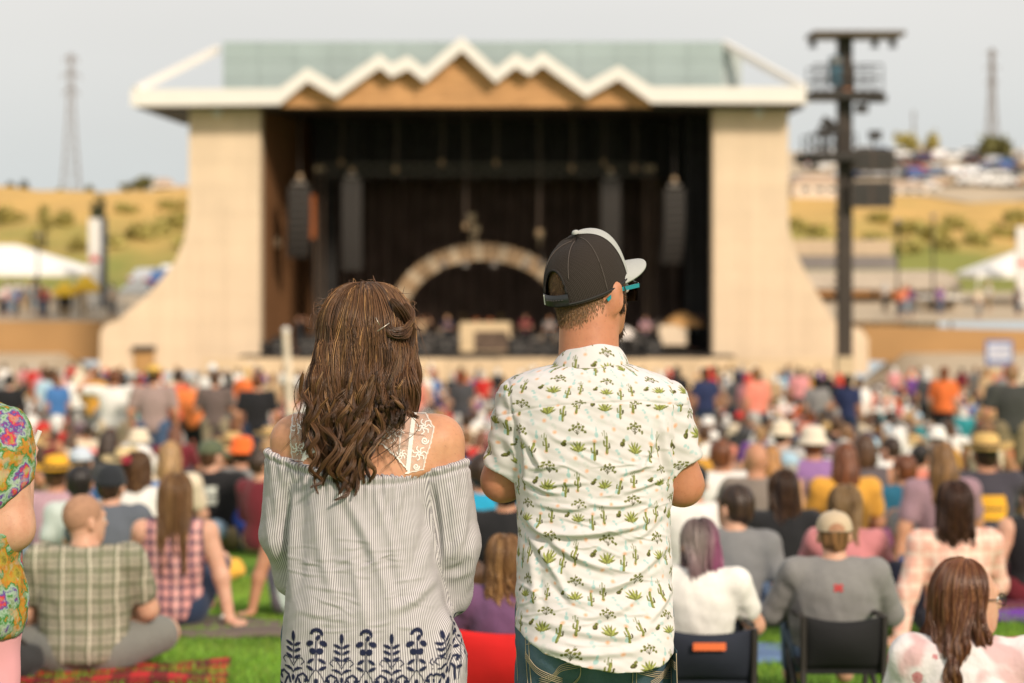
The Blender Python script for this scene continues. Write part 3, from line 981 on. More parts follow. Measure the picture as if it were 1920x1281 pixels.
MB().bbox(T(1625, 178, -.4), T(1660, 192, .4)).build('bracket', M['steel'], tw)
cab = MB().bbox(T(1556, 160, -.5), T(1574, 106, .3)).build('control_cabinet', m_plain('blue_cabinet', (0.05, 0.12, 0.17), 0.5), tw)
MB().bbox(T(1558, 120, -.53), T(1572, 110, -.505)).build('cabinet_label', M['greysteel'], cab)
MB().bbox(T(1578, 184, -.6), T(1592, 168, -.3)).build('junction_box', m_plain('copper_box', (0.5, 0.2, 0.08), 0.5), tw)
for px, py, a in ((1548, 232, .5), (1562, 242, -.2), (1540, 250, .2), (1612, 205, 0), (1637, 255, 0), (1498, 300, .3), (1525, 302, -.3)):
    R = Matrix.Rotation(a, 3, 'Y')
    MB().box(T(px, py, -.5), (.44, .4, .34), R).build('flood_light', M['steel'], tw)
MB().bar(T(1550, 250), T(1583, 232), .09).bar(T(1545, 240), T(1550, 290), .06).bar(T(1583, 290), T(1500, 300), .1).bar(T(1637, 262), T(1637, 284), .07).bar(T(1612, 185), T(1612, 210), .05).build('bracket_arm', M['steel'], tw)
for py0, py1, x0, x1 in ((281, 322, 1592, 1674), (341, 389, 1590, 1670)):
    for k in range(2):
        xa = x0 + (x1 - x0) * k / 2; xb = x0 + (x1 - x0) * (k + 1) / 2 - 1
        e = MB().bbox(T(xa, py1, -.75), T(xb, py0, .45)).build('speaker_box', m_plain('tower_speaker', (0.075, 0.058, 0.048), 0.6), tw)
        MB().bbox(T(xa + 4, py1 - 4, -.78), T(xb - 4, py0 + 4, -.752)).build('grille', M['speaker'], e)
MB().bar(T(1595, 330), T(1664, 330), .07).bar(T(1600, 322), T(1600, 341), .06).bar(T(1660, 322), T(1660, 341), .06).build('speaker_yoke', M['steel'], tw)

# ------------------------------------------------------------------ side walls, tents, kiosks
def wall_thing(px0, px1, yt0, yt1, yb0, yb1, d, label, name='screen_wall'):
    o = thing(name, (sx(px0, d), d, sz(yb0, d) - .3), 0, label, 'wall')
    O = Vector(o.location)
    n = max(2, int(abs(px1 - px0) / 46))
    for i in range(n):
        f0, f1 = i / n, (i + 1) / n
        def P(f, top):
            px = px0 + (px1 - px0) * f
            return Vector((sx(px, d), 0, sz((yt0 + (yt1 - yt0) * f) if top else (yb0 + (yb1 - yb0) * f) + 8, d)))
        a, b, c, e = P(f0, 0), P(f1, 0), P(f1, 1), P(f0, 1)
        MB().prism([(v.x - O.x, v.z - O.z) for v in (a, b, c, e)], 0.004 * (i % 2), .25).build('wall_panel', M['brownwall'], o)
    return o
wall_thing(-260, 191, 601, 603, 666, 668, 129.5, 'long brown retaining wall left of the stage, below the white tent')
wall_thing(1620, 2180, 611, 626, 668, 698, 129.5, 'long brown retaining wall right of the stage behind the blue framed sign')
wr = thing('wing_return_wall', (sx(190, 129.5), 129.8, 3.0), 0, 'short tan wall stepping up behind the left stage wing', 'wall')
MB().prism([(0, -1.0), (2.2, -1.0), (2.2, 1.0), (1.4, .95), (0, .72)], 0, .4).build('wall_body', M['concrete2'], wr)

def tent(px0, px1, pyt, pye, d, depth, label, drop=None, name='white_tent', group=None, mat=None):
    o = thing(name, (sx((px0 + px1) / 2, d), d, HZ(sx((px0 + px1) / 2, d), d)), 0, label, 'tent', group)
    w = (sx(px1, d) - sx(px0, d)) / 2; z0 = sz(pye, d) - o.location.z; z1 = sz(pyt, d) - o.location.z
    r = max(w - depth / 2, 0.02)
    V = [(-w, -depth / 2, z0), (w, -depth / 2, z0), (w, depth / 2, z0), (-w, depth / 2, z0), (-r, 0, z1), (r, 0, z1)]
    vl = .28
    V += [(x, y, z0 - vl) for x, y, _ in V[:4]]
    F = [(0, 1, 5, 4), (1, 2, 5), (2, 3, 4, 5), (3, 0, 4), (0, 6, 7, 1), (1, 7, 8, 2), (2, 8, 9, 3), (3, 9, 6, 0)]
    MB().add(V, F).build('canopy', mat or M['canvas'], o)
    nl = max(2, int(2 * w / 4) + 1)
    for i in range(nl):
        for yy in (-depth / 2 + .06, depth / 2 - .06):
            x = -w + .06 + (2 * w - .12) * i / (nl - 1)
            MB().tube([(x, yy, 0), (x, yy, z0 - .02)], .05, 6).build('leg', M['white'], o)
    return o
tent(-150, 166, 459, 508, 152, 9, 'large white marquee tent on the plaza at the left edge')
tent(226, 284, 520, 546, 133, 2, 'small white pop up tent beside the left stage wing')
ym = m_plain('yellow_canvas', (0.80, 0.50, 0.04), 0.8)
tent(140, 184, 514, 538, 135, 1.6, 'yellow pop up canopy beside the banner pylon', mat=ym, name='yellow_tent')
tent(102, 142, 527, 546, 133.5, 1.4, 'lower yellow canopy left of the other yellow canopy', mat=ym, name='yellow_tent')
tent(1812, 2010, 468, 512, 150, 7, 'large white marquee tent at the right edge by the banner')
def kiosk(px0, px1, pyt, pyb, d, c, label):
    x0, x1 = sx(px0, d), sx(px1, d)
    g0 = HZ((x0 + x1) / 2, d)
    o = thing('kiosk', ((x0 + x1) / 2, d, g0), 0, label, 'kiosk')
    w = (x1 - x0) / 2; z1 = sz(pyt, d) - g0
    m = m_plain('kiosk_wall', c, 0.8)
    MB().bbox((-w, 0, 0), (w, 2.4, z1)).build('wall', m, o)
    MB().bbox((-w * .7, -.03, z1 * .35), (w * .7, -.005, z1 * .8)).build('hatch', M['black'], o)
    MB().bbox((-w - .1, -.4, z1), (w + .1, 2.5, z1 + .12)).build('roof', M['white'], o)
    MB().bbox((-w * .75, -.3, z1 * .3), (w * .75, -.02, z1 * .34)).build('counter', M['concrete2'], o)
kiosk(100, 150, 548, 600, 137, (0.45, 0.36, 0.25), 'small tan kiosk with a dark hatch under the yellow canopies')
kiosk(1725, 1800, 560, 615, 140, (0.42, 0.36, 0.28), 'small grey tan kiosk behind the right retaining wall')
kiosk(20, 62, 540, 585, 146, (0.42, 0.36, 0.28), 'small grey tan kiosk in front of the large left marquee')

def banner(px, wpx, pyt, pyb, d, label, name='banner_pylon'):
    x = sx(px, d); g0 = HZ(x, d) if d > 131 else gz(d)
    o = thing(name, (x, d, g0), 0, label, 'banner')
    w = wpx / FPX * d; h = sz(pyt, d) - g0
    MB().bbox((-w / 2, 0, .02), (w * .22, .5, h)).build('banner_face', m_plain('banner_white', (0.72, 0.70, 0.66), 0.7), o)
    MB().bbox((w * .225, .03, .01), (w / 2, .53, h - .03)).build('banner_side', m_plain('banner_navy', (0.03, 0.05, 0.09), 0.7), o)
    z = h * .52
    MB().bbox((-w * .45, -.03, z), (w * .15, -.005, z + .18)).bbox((-w * .25, -.04, z + .18), (0, -.005, z + .36)).build('red_mark', m_plain('banner_red', (0.65, 0.06, 0.04), 0.7), o)
    MB().bbox((-w * .6, -.1, 0), (w * .6, .6, .1)).build('base', M['steel'], o)
banner(182, 32, 410, 530, 144, 'tall white and navy banner pylon with red mark, right of left marquee')
banner(1921, 26, 425, 560, 144, 'tall white and navy banner pylon cut by the right edge')

# low concession building on the right
CB = 152.0
g0 = HZ(sx(1600, CB), CB)
cb = thing('concession_building', (sx(1600, CB), CB, g0), 0, 'low wooden concession building with tan awnings behind the speaker tower', 'building')
CO = Vector(cb.location)
def C_(px, py, dy=0): return Vector((sx(px, CB), CB + dy, sz(py, CB))) - CO
tanm = m_plain('tan_awning', (0.52, 0.40, 0.27), 0.8)
MB().bbox(C_(1486, 620, 0), C_(1690, 540, 5)).build('wall', M['wood'], cb)
MB().bbox(C_(1700, 620, 0), C_(1760, 545, 5)).build('side_wall', tanm, cb)
MB().bbox(C_(1486, 480, 2), C_(1682, 450, 6)).build('upper_roof', tanm, cb)
MB().bbox(C_(1486, 506, 1.2), C_(1688, 481, 6)).build('roof_band', m_plain('slate_roof', (0.20, 0.18, 0.17), 0.8), cb)
aw = [(1490, 508), (1760, 508), (1778, 516), (1790, 532), (1790, 544), (1490, 540)]
MB().prism([(C_(a, b).x, C_(a, b).z) for a, b in aw][::-1], -2.2, 1.0).build('awning', m_plain('grey_awning', (0.46, 0.40, 0.33), 0.8), cb)
MB().bbox(C_(1500, 552, -1.9), C_(1700, 543, .2)).build('fascia', M['wood'], cb)
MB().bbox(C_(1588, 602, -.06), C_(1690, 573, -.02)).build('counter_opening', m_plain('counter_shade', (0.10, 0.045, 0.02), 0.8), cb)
MB().bbox(C_(1590, 575, -.5), C_(1688, 566, -.02)).build('counter_sign', m_plain('orange_board', (0.6, 0.17, 0.03), 0.7), cb)
for px in (1595, 1605, 1618):
    MB().lathe([(0, .2), (.15, .12), (.15, -.12), (0, -.2)], C_(px, 588, -.2), 8).build('orange_lamp', m_plain('lamp_amber', (0.85, 0.35, 0.05), 0.4), cb)
for px in (1500, 1560, 1630, 1700, 1770):
    MB().bbox(C_(px, 620, -2.1), C_(px + 4, 540, -1.95)).build('post', M['bark'], cb)
for i, (px, py, d, h) in enumerate(((71, 600, 136, 150), (1750, 610, 139, 180), (1683, 612, 139, 170), (1590, 612, 160, 150))):
    x = sx(px, d); z0 = HZ(x, d)
    o = thing('lamp_post', (x, d, z0), 0, ['thin grey lamp post in front of the left marquee', 'thin grey lamp post behind the right wall, right of two', 'thin grey lamp post behind the right wall, left of two', 'thin grey lamp post behind the speaker tower'][i], 'lamp post', 'lamp posts on the plaza')
    zt = h / FPX * d
    MB().tube([(0, 0, 0), (0, 0, zt)], [.07, .045], 6).build('pole', M['steel'], o)
    MB().lathe([(0, zt + .2), (.2, zt + .1), (.14, zt - .05), (0, zt - .05)], (0, 0, 0), 8).build('lamp_head', M['greysteel'], o)
# sign on a post at the right
sg = thing('framed_sign', (sx(1873, 104), 104, gz(104)), 0, 'white sign board in a blue frame on posts below the right wall', 'sign')
def S_(px, py, dy=0): return Vector((sx(px, 104) - sg.location.x, dy, sz(py, 104) - sg.location.z))
MB().bbox(S_(1848, 684), S_(1899, 638, .08)).build('frame', m_plain('sign_blue', (0.10, 0.16, 0.38), 0.6), sg)
MB().bbox(S_(1853, 675, -.02), S_(1894, 644, -.004)).build('sign_face', m_plain('sign_white', (0.72, 0.70, 0.74), 0.6), sg)
for r_ in range(2):
    for k in range(6):
        MB().bbox(S_(1857 + k * 6, 656 + r_ * 12, -.03), S_(1860 + k * 6, 648 + r_ * 12, -.021)).build('sign_stroke', m_plain('sign_ink', (0.2, 0.24, 0.45), 0.6), sg)
for px in (1852, 1895):
    MB().bbox(S_(px - 1.5, 720, .09), S_(px + 1.5, 640, .17)).build('post', M['steel'], sg)
lp = thing('flag_pole', W(537, 745, 55), 0, 'slightly leaning white pole rising from the crowd left of the woman', 'pole')
lp.location.z = gz(55)
top = W(536, 622, 55) - Vector(lp.location)
MB().tube([(.14, 0, 0), top], [.085, .08], 10).build('shaft', m_plain('pole_white', (0.72, 0.62, 0.48), 0.5), lp)
MB().lathe([(0, .12), (.1, .06), (.09, 0), (0, 0)], top, 10).build('cap', M['white'], lp)

# ------------------------------------------------------------------ pylons, houses, trees, cars on the hill
def pylon(px, pyt, pyb, d, wpx, label):
    x = sx(px, d); z0 = HZ(x, d); h = sz(pyt, d) - z0; w = wpx / FPX * d
    o = thing('power_pylon', (x, d, z0 - .5), .2, label, 'pylon', 'power pylons on the ridge')
    m = m_plain('galvanised_steel', (0.22, 0.20, 0.19), 0.6)
    def wid(t): return w * (0.14 + 0.86 * (1 - t) ** 1.7) / 2 if t < .95 else w * .07
    mb = MB(); N = 13
    lv = [(k / N) for k in range(N + 1)]
    r = w * .028
    for sx_, sy_ in ((-1, -1), (1, -1), (1, 1), (-1, 1)):
        mb.tube([(sx_ * wid(t), sy_ * wid(t), h * t) for t in lv], r, 4)
    mb.build('leg_frame', m, o)
    mb = MB()
    for k in range(N):
        a, b = wid(lv[k]), wid(lv[k + 1])
        for s, (p, q) in enumerate((((-1, -1), (1, -1)), ((1, -1), (1, 1)), ((1, 1), (-1, 1)), ((-1, 1), (-1, -1)))):
            mb.tube([(p[0] * a, p[1] * a, h * lv[k]), (q[0] * b, q[1] * b, h * lv[k + 1])], r * .55, 3, False)
            mb.tube([(q[0] * a, q[1] * a, h * lv[k]), (p[0] * b, p[1] * b, h * lv[k + 1])], r * .55, 3, False)
    mb.build('lattice', m, o)
    for t, l in ((.98, .28), (.88, .36), (.78, .3)):
        mb = MB()
        for s in (-1, 1):
            mb.tube([(0, 0, h * t), (s * w * l, 0, h * t - h * .01)], r * .8, 4).tube([(0, 0, h * (t + .025)), (s * w * l, 0, h * t - h * .01)], r * .5, 3)
            mb.tube([(s * w * l, 0, h * t - h * .01), (s * w * l, 0, h * t - h * .035)], r * .9, 5)
        mb.build('crossarm', m, o)
pylon(133, 97, 360, 520, 46, 'tall lattice power pylon on the ridge at the left')
pylon(1860, 88, 290, 560, 36, 'tall lattice power pylon on the ridge at the right edge')
pylon(1713, 205, 300, 900, 13, 'tiny distant lattice pylon behind the parked cars')

def m_leaf(name, c):
    g = NG(name, 0.8, 0.2)
    n = g.noise(0.7, 4); r = g.noise(7, 2)
    a = g.mix(g.ramp(n, 0.35, 0.65), tuple(v * .65 for v in c), tuple(v * 1.35 for v in c))
    g.col(g.mix(g.ramp(r, 0.4, 0.7, 0, .4), a, (c[0] * 1.5, c[1] * 1.2, c[2] * .8)))
    g.b.inputs['Transmission Weight'].default_value = 0.0
    return g.mat
M['leaf_a'] = m_leaf('leaf_olive', (0.15, 0.15, 0.06))
M['leaf_b'] = m_leaf('leaf_yellow_green', (0.36, 0.32, 0.105))
M['leaf_c'] = m_leaf('leaf_dark', (0.07, 0.075, 0.04))
def leaf_cloud(rng, n, rad, cz_, size, lobes=7):
    C = rng.normal(0, 1, (lobes, 3)); C /= np.linalg.norm(C, axis=1, keepdims=True)
    C *= rng.uniform(.2, .75, (lobes, 1)); C[:, 2] = C[:, 2] * .9
    which = rng.integers(0, lobes, n)
    p = C[which] + rng.normal(0, .26, (n, 3))
    p *= np.asarray(rad); p[:, 2] += cz_
    u = rng.normal(size=(n, 3)); u /= np.linalg.norm(u, axis=1, keepdims=True)
    v = np.cross(u, rng.normal(size=(n, 3))); v /= np.linalg.norm(v, axis=1, keepdims=True)
    s = (size * rng.uniform(.6, 1.4, n))[:, None]
    V = np.stack([p - u * s, p + v * s * .5, p + u * s, p - v * s * .5], 1).reshape(-1, 3)
    return V, np.arange(4 * n).reshape(-1, 4)
def tree(px, pyt, pyb, d, wpx, mat, label, name='tree', group='trees along the ridge', n=600, seed=0, trunk=.2):
    rng = np.random.default_rng(seed + int(px))
    x = sx(px, d); z0 = HZ(x, d) if d > 131 else gz(d); h = sz(pyt, d) - z0; w = wpx / FPX * d / 2
    o = thing(name, (x, d, z0 - .1), rng.uniform(0, 6), label, 'tree', group)
    hz = h * (1 - trunk) / 2
    V, Q = leaf_cloud(rng, n, (w * .82, w * .82, hz * .85), h - hz, max(.2, w * .26))
    obj('crown', mesh_np('crown', V, Q, False), mat, o)
    mb = MB().tube([(0, 0, 0), (.03 * h, 0, h * .35), (0, 0, h * .8)], [h * .035 + .04, h * .025 + .03, .02], 7)
    mb.build('trunk', M['bark'], o, True)
    lm = MB()
    for k in range(5):
        a = k * 1.3
        lm.tube([(0, 0, h * (.35 + .06 * k)), (math.cos(a) * w * .5, math.sin(a) * w * .5, h * (.55 + .07 * k))], [.04 + h * .01, .015], 5)
    lm.build('limb', M['bark'], o, True)
tree(18, 338, 362, 262, 18, M['leaf_c'], 'small dark tree on the left ridge at the photo edge', seed=1)
tree(47, 336, 362, 262, 22, M['leaf_c'], 'small dark tree on the left ridge, second from the edge', seed=2)
tree(112, 350, 364, 270, 14, M['leaf_a'], 'very small tree on the left ridge beside the pylon', seed=2)
tree(168, 345, 364, 266, 18, M['leaf_a'], 'small tree on the left ridge right of the pylon', seed=3)
tree(236, 340, 362, 262, 24, M['leaf_a'], 'olive tree on the left ridge, left of the pale house cluster', seed=4)
tree(268, 330, 362, 264, 44, M['leaf_a'], 'widest olive tree on the left ridge, touching the pale house', seed=5)
tree(186, 358, 432, 195, 34, M['leaf_c'], 'dark round tree rising behind the banner pylon', seed=6, group='trees on the dry slope')
tree(84, 368, 415, 200, 26, M['leaf_b'], 'thin pale green tree halfway up the left slope', seed=7, group='trees on the dry slope')
tree(66, 418, 470, 172, 24, M['leaf_b'], 'small green tree just above the left marquee', seed=8, group='trees on the dry slope', trunk=.5)
tree(1702, 246, 330, 330, 54, M['leaf_b'], 'yellow green tree on the right ridge, left of a pair', seed=9)
tree(1748, 243, 330, 330, 38, M['leaf_b'], 'slim yellow green tree on the right ridge, right of a pair', seed=10)
tree(1864, 252, 320, 325, 80, M['leaf_a'], 'round dark green tree on the right ridge below the pylon', seed=11, n=900)
rng = np.random.default_rng(8)
hs = [(330, 430, 60), (300, 440, 46), (262, 450, 50), (212, 462, 40), (235, 400, 34), (20, 420, 60), (120, 420, 46), (322, 395, 40), (150, 470, 46), (345, 465, 40),
      (1500, 430, 40), (1530, 445, 44), (1650, 420, 46), (1700, 440, 60), (1740, 450, 66), (1790, 430, 50), (1830, 460, 50), (1880, 445, 60), (1905, 420, 46), (1706, 475, 50), (1640, 460, 40), (1770, 470, 50)]
i_bush = {i: sorted([h_[0] if h_[0] < 900 else 1920 - h_[0] for h_ in hs if (h_[0] < 900) == (hs[i][0] < 900)]).index(hs[i][0] if hs[i][0] < 900 else 1920 - hs[i][0]) for i in range(len(hs))}
for i, (px, py, wpx) in enumerate(hs):
    # the slope point seen on that photo row
    best = min((abs(sz(py, d) - HZ(sx(px, d), d)), d) for d in np.linspace(165, 250, 86))[1]
    w = wpx / FPX * best / 1.5
    o = thing('bush', (sx(px, best), best, HZ(sx(px, best), best)), 0, 'low green bush on the dry slope %s of the stage, %s from the photo edge' % ('left' if px < 900 else 'right', ORD[i_bush[i]]), 'bush', 'bushes on the dry slope')
    V, Q = leaf_cloud(rng, 320, (w * .9, w * .6, w * .5), w * .35, .3)
    obj('foliage', mesh_np('foliage', V, Q, False), M['leaf_b'], o)
    MB().tube([(0, 0, -.1), (0, 0, w * .5)], .05, 5).build('stem', M['bark'], o)
def house(px, pyt, wpx, d, c, label):
    x = sx(px, d); z0 = HZ(x, d); w = wpx / FPX * d / 2; h = sz(pyt, d) - z0
    o = thing('house', (x, d, z0 - .3), .15, label, 'house')
    he = h * .68
    MB().bbox((-w, -w * .6, 0), (w, w * .6, he)).build('wall', m_plain('house_wall', c, 0.8), o)
    MB().prism([(-w * 1.1, he), (w * 1.1, he), (w * .5, h), (-w * .5, h)][::-1], -w * .7, w * .7).build('roof', m_plain('house_roof', (0.45, 0.36, 0.30), 0.8), o)
    for k in (-.5, .1, .6):
        f = MB().bbox((w * k - .5, -w * .6 - .06, he * .4), (w * k + .5, -w * .6 - .005, he * .75)).build('window', M['white'], o)
        MB().bbox((w * k - .4, -w * .6 - .08, he * .45), (w * k + .4, -w * .6 - .065, he * .7)).build('pane', M['glass'], f)
house(306, 330, 40, 268, (0.72, 0.58, 0.45), 'pale cream house on the left ridge beside the olive trees')
house(341, 342, 30, 274, (0.68, 0.55, 0.44), 'smaller cream house on the left ridge against the stage wing')
house(1525, 322, 90, 246, (0.62, 0.52, 0.42), 'long low tan building on the right ridge beside the stage wing')
house(1690, 335, 90, 250, (0.62, 0.54, 0.45), 'low pale building behind the tower speaker boxes')

grid_sheet('parking_lot', np.linspace(13, 90, 40), np.linspace(246, 345, 40), lambda X, Y: hill_z(X, Y) + .12, M['pave'])
def car_mesh():
    prof = [(-2.1, .35), (-2.15, .75), (-1.9, .95), (-1.35, 1.0), (-.75, 1.45), (.75, 1.48), (1.35, 1.02), (2.0, .9), (2.15, .6), (2.1, .35)]
    return prof
body_me = MB().prism(car_mesh()[::-1], -.85, .85).mesh('car_body')
win_me = MB().prism([(-1.2, 1.03), (-.72, 1.38), (.7, 1.41), (1.2, 1.05)][::-1], -.86, .86).mesh('car_glass')
wh_me = MB().tube([(0, -.1, 0), (0, .1, 0)], .32, 12).mesh('wheel')
hub_me = MB().tube([(0, -.115, 0), (0, .115, 0)], .18, 8).mesh('wheel_rim')
lt_me = MB().bbox((-.05, -.2, -.08), (.05, .2, .08)).mesh('light')
for me, m in ((body_me, M['paint']), (win_me, M['glass']), (wh_me, M['tyre']), (hub_me, M['greysteel']), (lt_me, M['red_lens'])): me.materials.append(m)
CARCOL = [('white', (0.75, 0.75, 0.74)), ('silver', (0.45, 0.46, 0.48)), ('black', (0.02, 0.02, 0.025)), ('grey', (0.16, 0.17, 0.18)), ('blue', (0.05, 0.12, 0.28)), ('red', (0.42, 0.03, 0.03)), ('tan', (0.42, 0.34, 0.24)), ('navy', (0.02, 0.03, 0.08))]
def car(x, y, z, rz, ci, label, group):
    o = thing('parked_car', (x, y, z), rz, label, 'car', group)
    obj('body', body_me, None, o, color=CARCOL[ci][1])
    obj('window', win_me, None, o)
    for wx in (-1.3, 1.3):
        for wy in (-.78, .78):
            w_ = obj('wheel', wh_me, None, o, loc=(wx, wy, .32)); obj('rim', hub_me, None, w_)
    for wy in (-.6, .6): obj('tail_light', lt_me, None, o, loc=(-2.13, wy, .7))
rc = random.Random(9)
nth = {}
for row, (d, py) in enumerate(((262, 362), (276, 350), (292, 338), (310, 326), (330, 312))):
    px = 1500 + row * 11; nth = {}
    while px < 1990:
        if not (1566 < px < 1690 and row < 1):
            ci = rc.choice([0, 0, 0, 1, 1, 1, 0, 2, 3, 4, 5, 6, 6, 7])
            x = sx(px, d)
            car(x, d + rc.uniform(-1, 1), HZ(x, d), rc.choice([.1, 1.5, 1.65, -.1]) + rc.uniform(-.1, .1), ci, '%s %s car from the left in the %s row of the ridge parking lot' % (ORD[nth.setdefault(ci, 0)], CARCOL[ci][0], ['front', 'second', 'third', 'fourth', 'rear'][row]), 'cars parked on the ridge'); nth[ci] += 1
        px += rc.uniform(24, 44)
for i, (px, d, ci, lab) in enumerate(((283, 172, 1, 'silver car parked at the foot of the left slope behind the stage wing'), (312, 168, 4, 'blue car parked at the foot of the left slope nearest the stage wing'), (325, 176, 0, 'white car parked farthest back at the foot of the left slope'))):
    x = sx(px, d); car(x, d, HZ(x, d), 1.3 + .2 * i, ci, lab, 'cars parked below the left slope')
# ------------------------------------------------------------------ people
A = np.array
POSES = {
 'cross': dict(pel=(0, 0, .135), che=(0, .02, .42), nek=(0, .035, .575), hed=(0, .065, .715), sh=((-.172, .02, .53), (.172, .02, .53)),
    el=((-.235, .10, .29), (.235, .10, .29)), wr=((-.13, .28, .20), (.13, .28, .20)), kn=((-.32, .26, .15), (.32, .26, .15)), an=((.07, .34, .065), (-.07, .40, .065)), toe=((.16, .36, .05), (-.16, .42, .05))),
 'propr': dict(pel=(0, 0, .135), che=(.015, -.03, .42), nek=(.02, -.04, .575), hed=(.02, -.02, .715), sh=((-.155, -.03, .53), (.19, -.03, .525)),
    el=((-.235, .08, .30), (.27, -.05, .285)), wr=((-.12, .26, .22), (.315, -.07, .055)), kn=((-.26, .36, .20), (.20, .42, .30)), an=((-.05, .56, .06), (.10, .66, .07)), toe=((-.05, .68, .04), (.11, .78, .05))),
 'propl': dict(pel=(0, 0, .135), che=(-.015, -.03, .42), nek=(-.02, -.04, .575), hed=(-.02, -.02, .715), sh=((-.19, -.03, .525), (.155, -.03, .53)),
    el=((-.27, -.05, .285), (.235, .08, .30)), wr=((-.315, -.07, .055), (.12, .26, .22)), kn=((-.20, .42, .30), (.26, .36, .20)), an=((-.10, .66, .07), (.05, .56, .06)), toe=((-.11, .78, .05), (.05, .68, .04))),
 'knees': dict(pel=(0, 0, .135), che=(0, .05, .42), nek=(0, .08, .575), hed=(0, .115, .71), sh=((-.165, .06, .53), (.165, .06, .53)),
    el=((-.245, .20, .36), (.245, .20, .36)), wr=((-.10, .42, .36), (.10, .42, .36)), kn=((-.14, .37, .40), (.14, .37, .40)), an=((-.13, .50, .075), (.13, .50, .075)), toe=((-.14, .63, .04), (.14, .63, .04))),
 'chair': dict(pel=(0, 0, .30), che=(0, -.05, .58), nek=(0, -.05, .735), hed=(0, -.02, .875), sh=((-.18, -.05, .69), (.18, -.05, .69)),
    el=((-.27, .06, .46), (.27, .06, .46)), wr=((-.22, .30, .46), (.22, .30, .46)), kn=((-.14, .44, .40), (.14, .44, .40)), an=((-.14, .60, .08), (.14, .60, .08)), toe=((-.15, .74, .045), (.15, .74, .045))),
 'stand': dict(pel=(0, 0, .93), che=(0, -.01, 1.24), nek=(0, .0, 1.42), hed=(0, .025, 1.575), sh=((-.18, 0, 1.37), (.18, 0, 1.37)),
    el=((-.245, -.02, 1.10), (.245, -.02, 1.10)), wr=((-.255, .09, .86), (.255, .09, .86)), kn=((-.10, .015, .49), (.10, .015, .49)), an=((-.115, -.02, .08), (.115, -.02, .08)), toe=((-.13, .13, .04), (.13, .13, .04))),
 'fold': dict(pel=(0, 0, .93), che=(0, -.01, 1.24), nek=(0, .0, 1.42), hed=(0, .025, 1.575), sh=((-.18, 0, 1.37), (.18, 0, 1.37)),
    el=((-.25, .04, 1.10), (.25, .04, 1.10)), wr=((.06, .20, 1.14), (-.06, .22, 1.12)), kn=((-.10, .015, .49), (.10, .015, .49)), an=((-.115, -.02, .08), (.115, -.02, .08)), toe=((-.13, .13, .04), (.13, .13, .04))),
 'raise': dict(pel=(0, 0, .93), che=(0, -.01, 1.24), nek=(0, .0, 1.42), hed=(0, .025, 1.575), sh=((-.185, 0, 1.385), (.185, 0, 1.385)),
    el=((-.40, .03, 1.40), (.34, .05, 1.22)), wr=((-.30, .12, 1.62), (.18, .2, 1.25)), kn=((-.10, .015, .49), (.10, .015, .49)), an=((-.115, -.02, .08), (.115, -.02, .08)), toe=((-.13, .13, .04), (.13, .13, .04))),
}
def cname(c):
    return (TOPC.get(c) or BOTC.get(c)) if isinstance(c, str) else c
def ptop(pose): return POSES[pose]['hed'][2] + .12
def rz2(v, a, c):
    v = A(v, float); c = A(c, float); d = v - c
    return c + A([d[0] * math.cos(a) - d[1] * math.sin(a), d[0] * math.sin(a) + d[1] * math.cos(a), d[2]])

def torso(B, P, infl=0.0, w=1.0, belly=0.0, sr=0.0, ks=.06):
    pel, che, nek = A(P['pel'], float), A(P['che'], float), A(P['nek'], float)
    R1, R2 = rotm(che - pel), rotm(nek - che)
    B.el(pel, (.165 * w + infl, .118 + infl + belly * .5, .125 + infl), R1, .05)
    B.el(pel * .5 + che * .5 + A([0, belly * .4, 0]), (.138 * w + infl + belly, .105 + infl + belly, .16 + infl), R1, .06)
    B.el(che, (.160 * w + infl + belly * .4, .115 + infl + belly * .3, .165 + infl), R1, .06)
    for s, sh in zip((-1, 1), P['sh']):
        sh = A(sh, float)
        B.rc(nek + A([s * .03, -.005, -.035]), sh, .052 + infl - sr, .056 + infl - sr, ks)
def arms(B, P, infl=0.0, f=2.0, k=.03, w=1.0):
    """f: how far along the arm: 1 = elbow, 2 = wrist"""
    for sh, el, wr in zip(P['sh'], P['el'], P['wr']):
        sh, el, wr = A(sh, float), A(el, float), A(wr, float)
        u = min(f, 1.0)
        e1 = sh + (el - sh) * u
        B.rc(sh, e1, .056 * w + infl, (.056 - .013 * u) * w + infl * 1.15, k)
        if f > 1:
            e2 = el + (wr - el) * (f - 1)
            B.rc(el, e2, .043 * w + infl, (.043 - .013 * (f - 1)) * w + infl, k)
def hands(B, P, fine=False):
    for s, el, wr in zip((-1, 1), P['el'], P['wr']):
        el, wr = A(el, float), A(wr, float)
        d = (wr - el) / np.linalg.norm(wr - el)
        flat = wr[2] < .1
        if flat: d = A([s * .6, -.75, -.1]); d /= np.linalg.norm(d)
        side = np.cross(d, A([0, 0, 1])); side /= max(np.linalg.norm(side), 1e-6)
        pc = wr + d * .045
        B.el(pc, (.040, .018, .05), np.stack([side, np.cross(d, side), d], 1), .02)
        up = np.cross(side, d)
        for i, (o, l) in enumerate(((-.028, .058), (-.0095, .07), (.0095, .066), (.028, .05))):
            a = wr + d * .08 + side * o
            b = a + d * l * .55; c = b + d * l * .4 - up * .012
            B.rc(a, b, .0095, .0088, .008); B.rc(b, c, .0088, .0078, .006)
        th = side * (-s) 
        B.rc(wr + d * .02 + th * .03, wr + d * .055 + th * .055, .013, .0105, .012)
        B.rc(wr + d * .055 + th * .055, wr + d * .082 + th * .06, .0105, .009, .008)
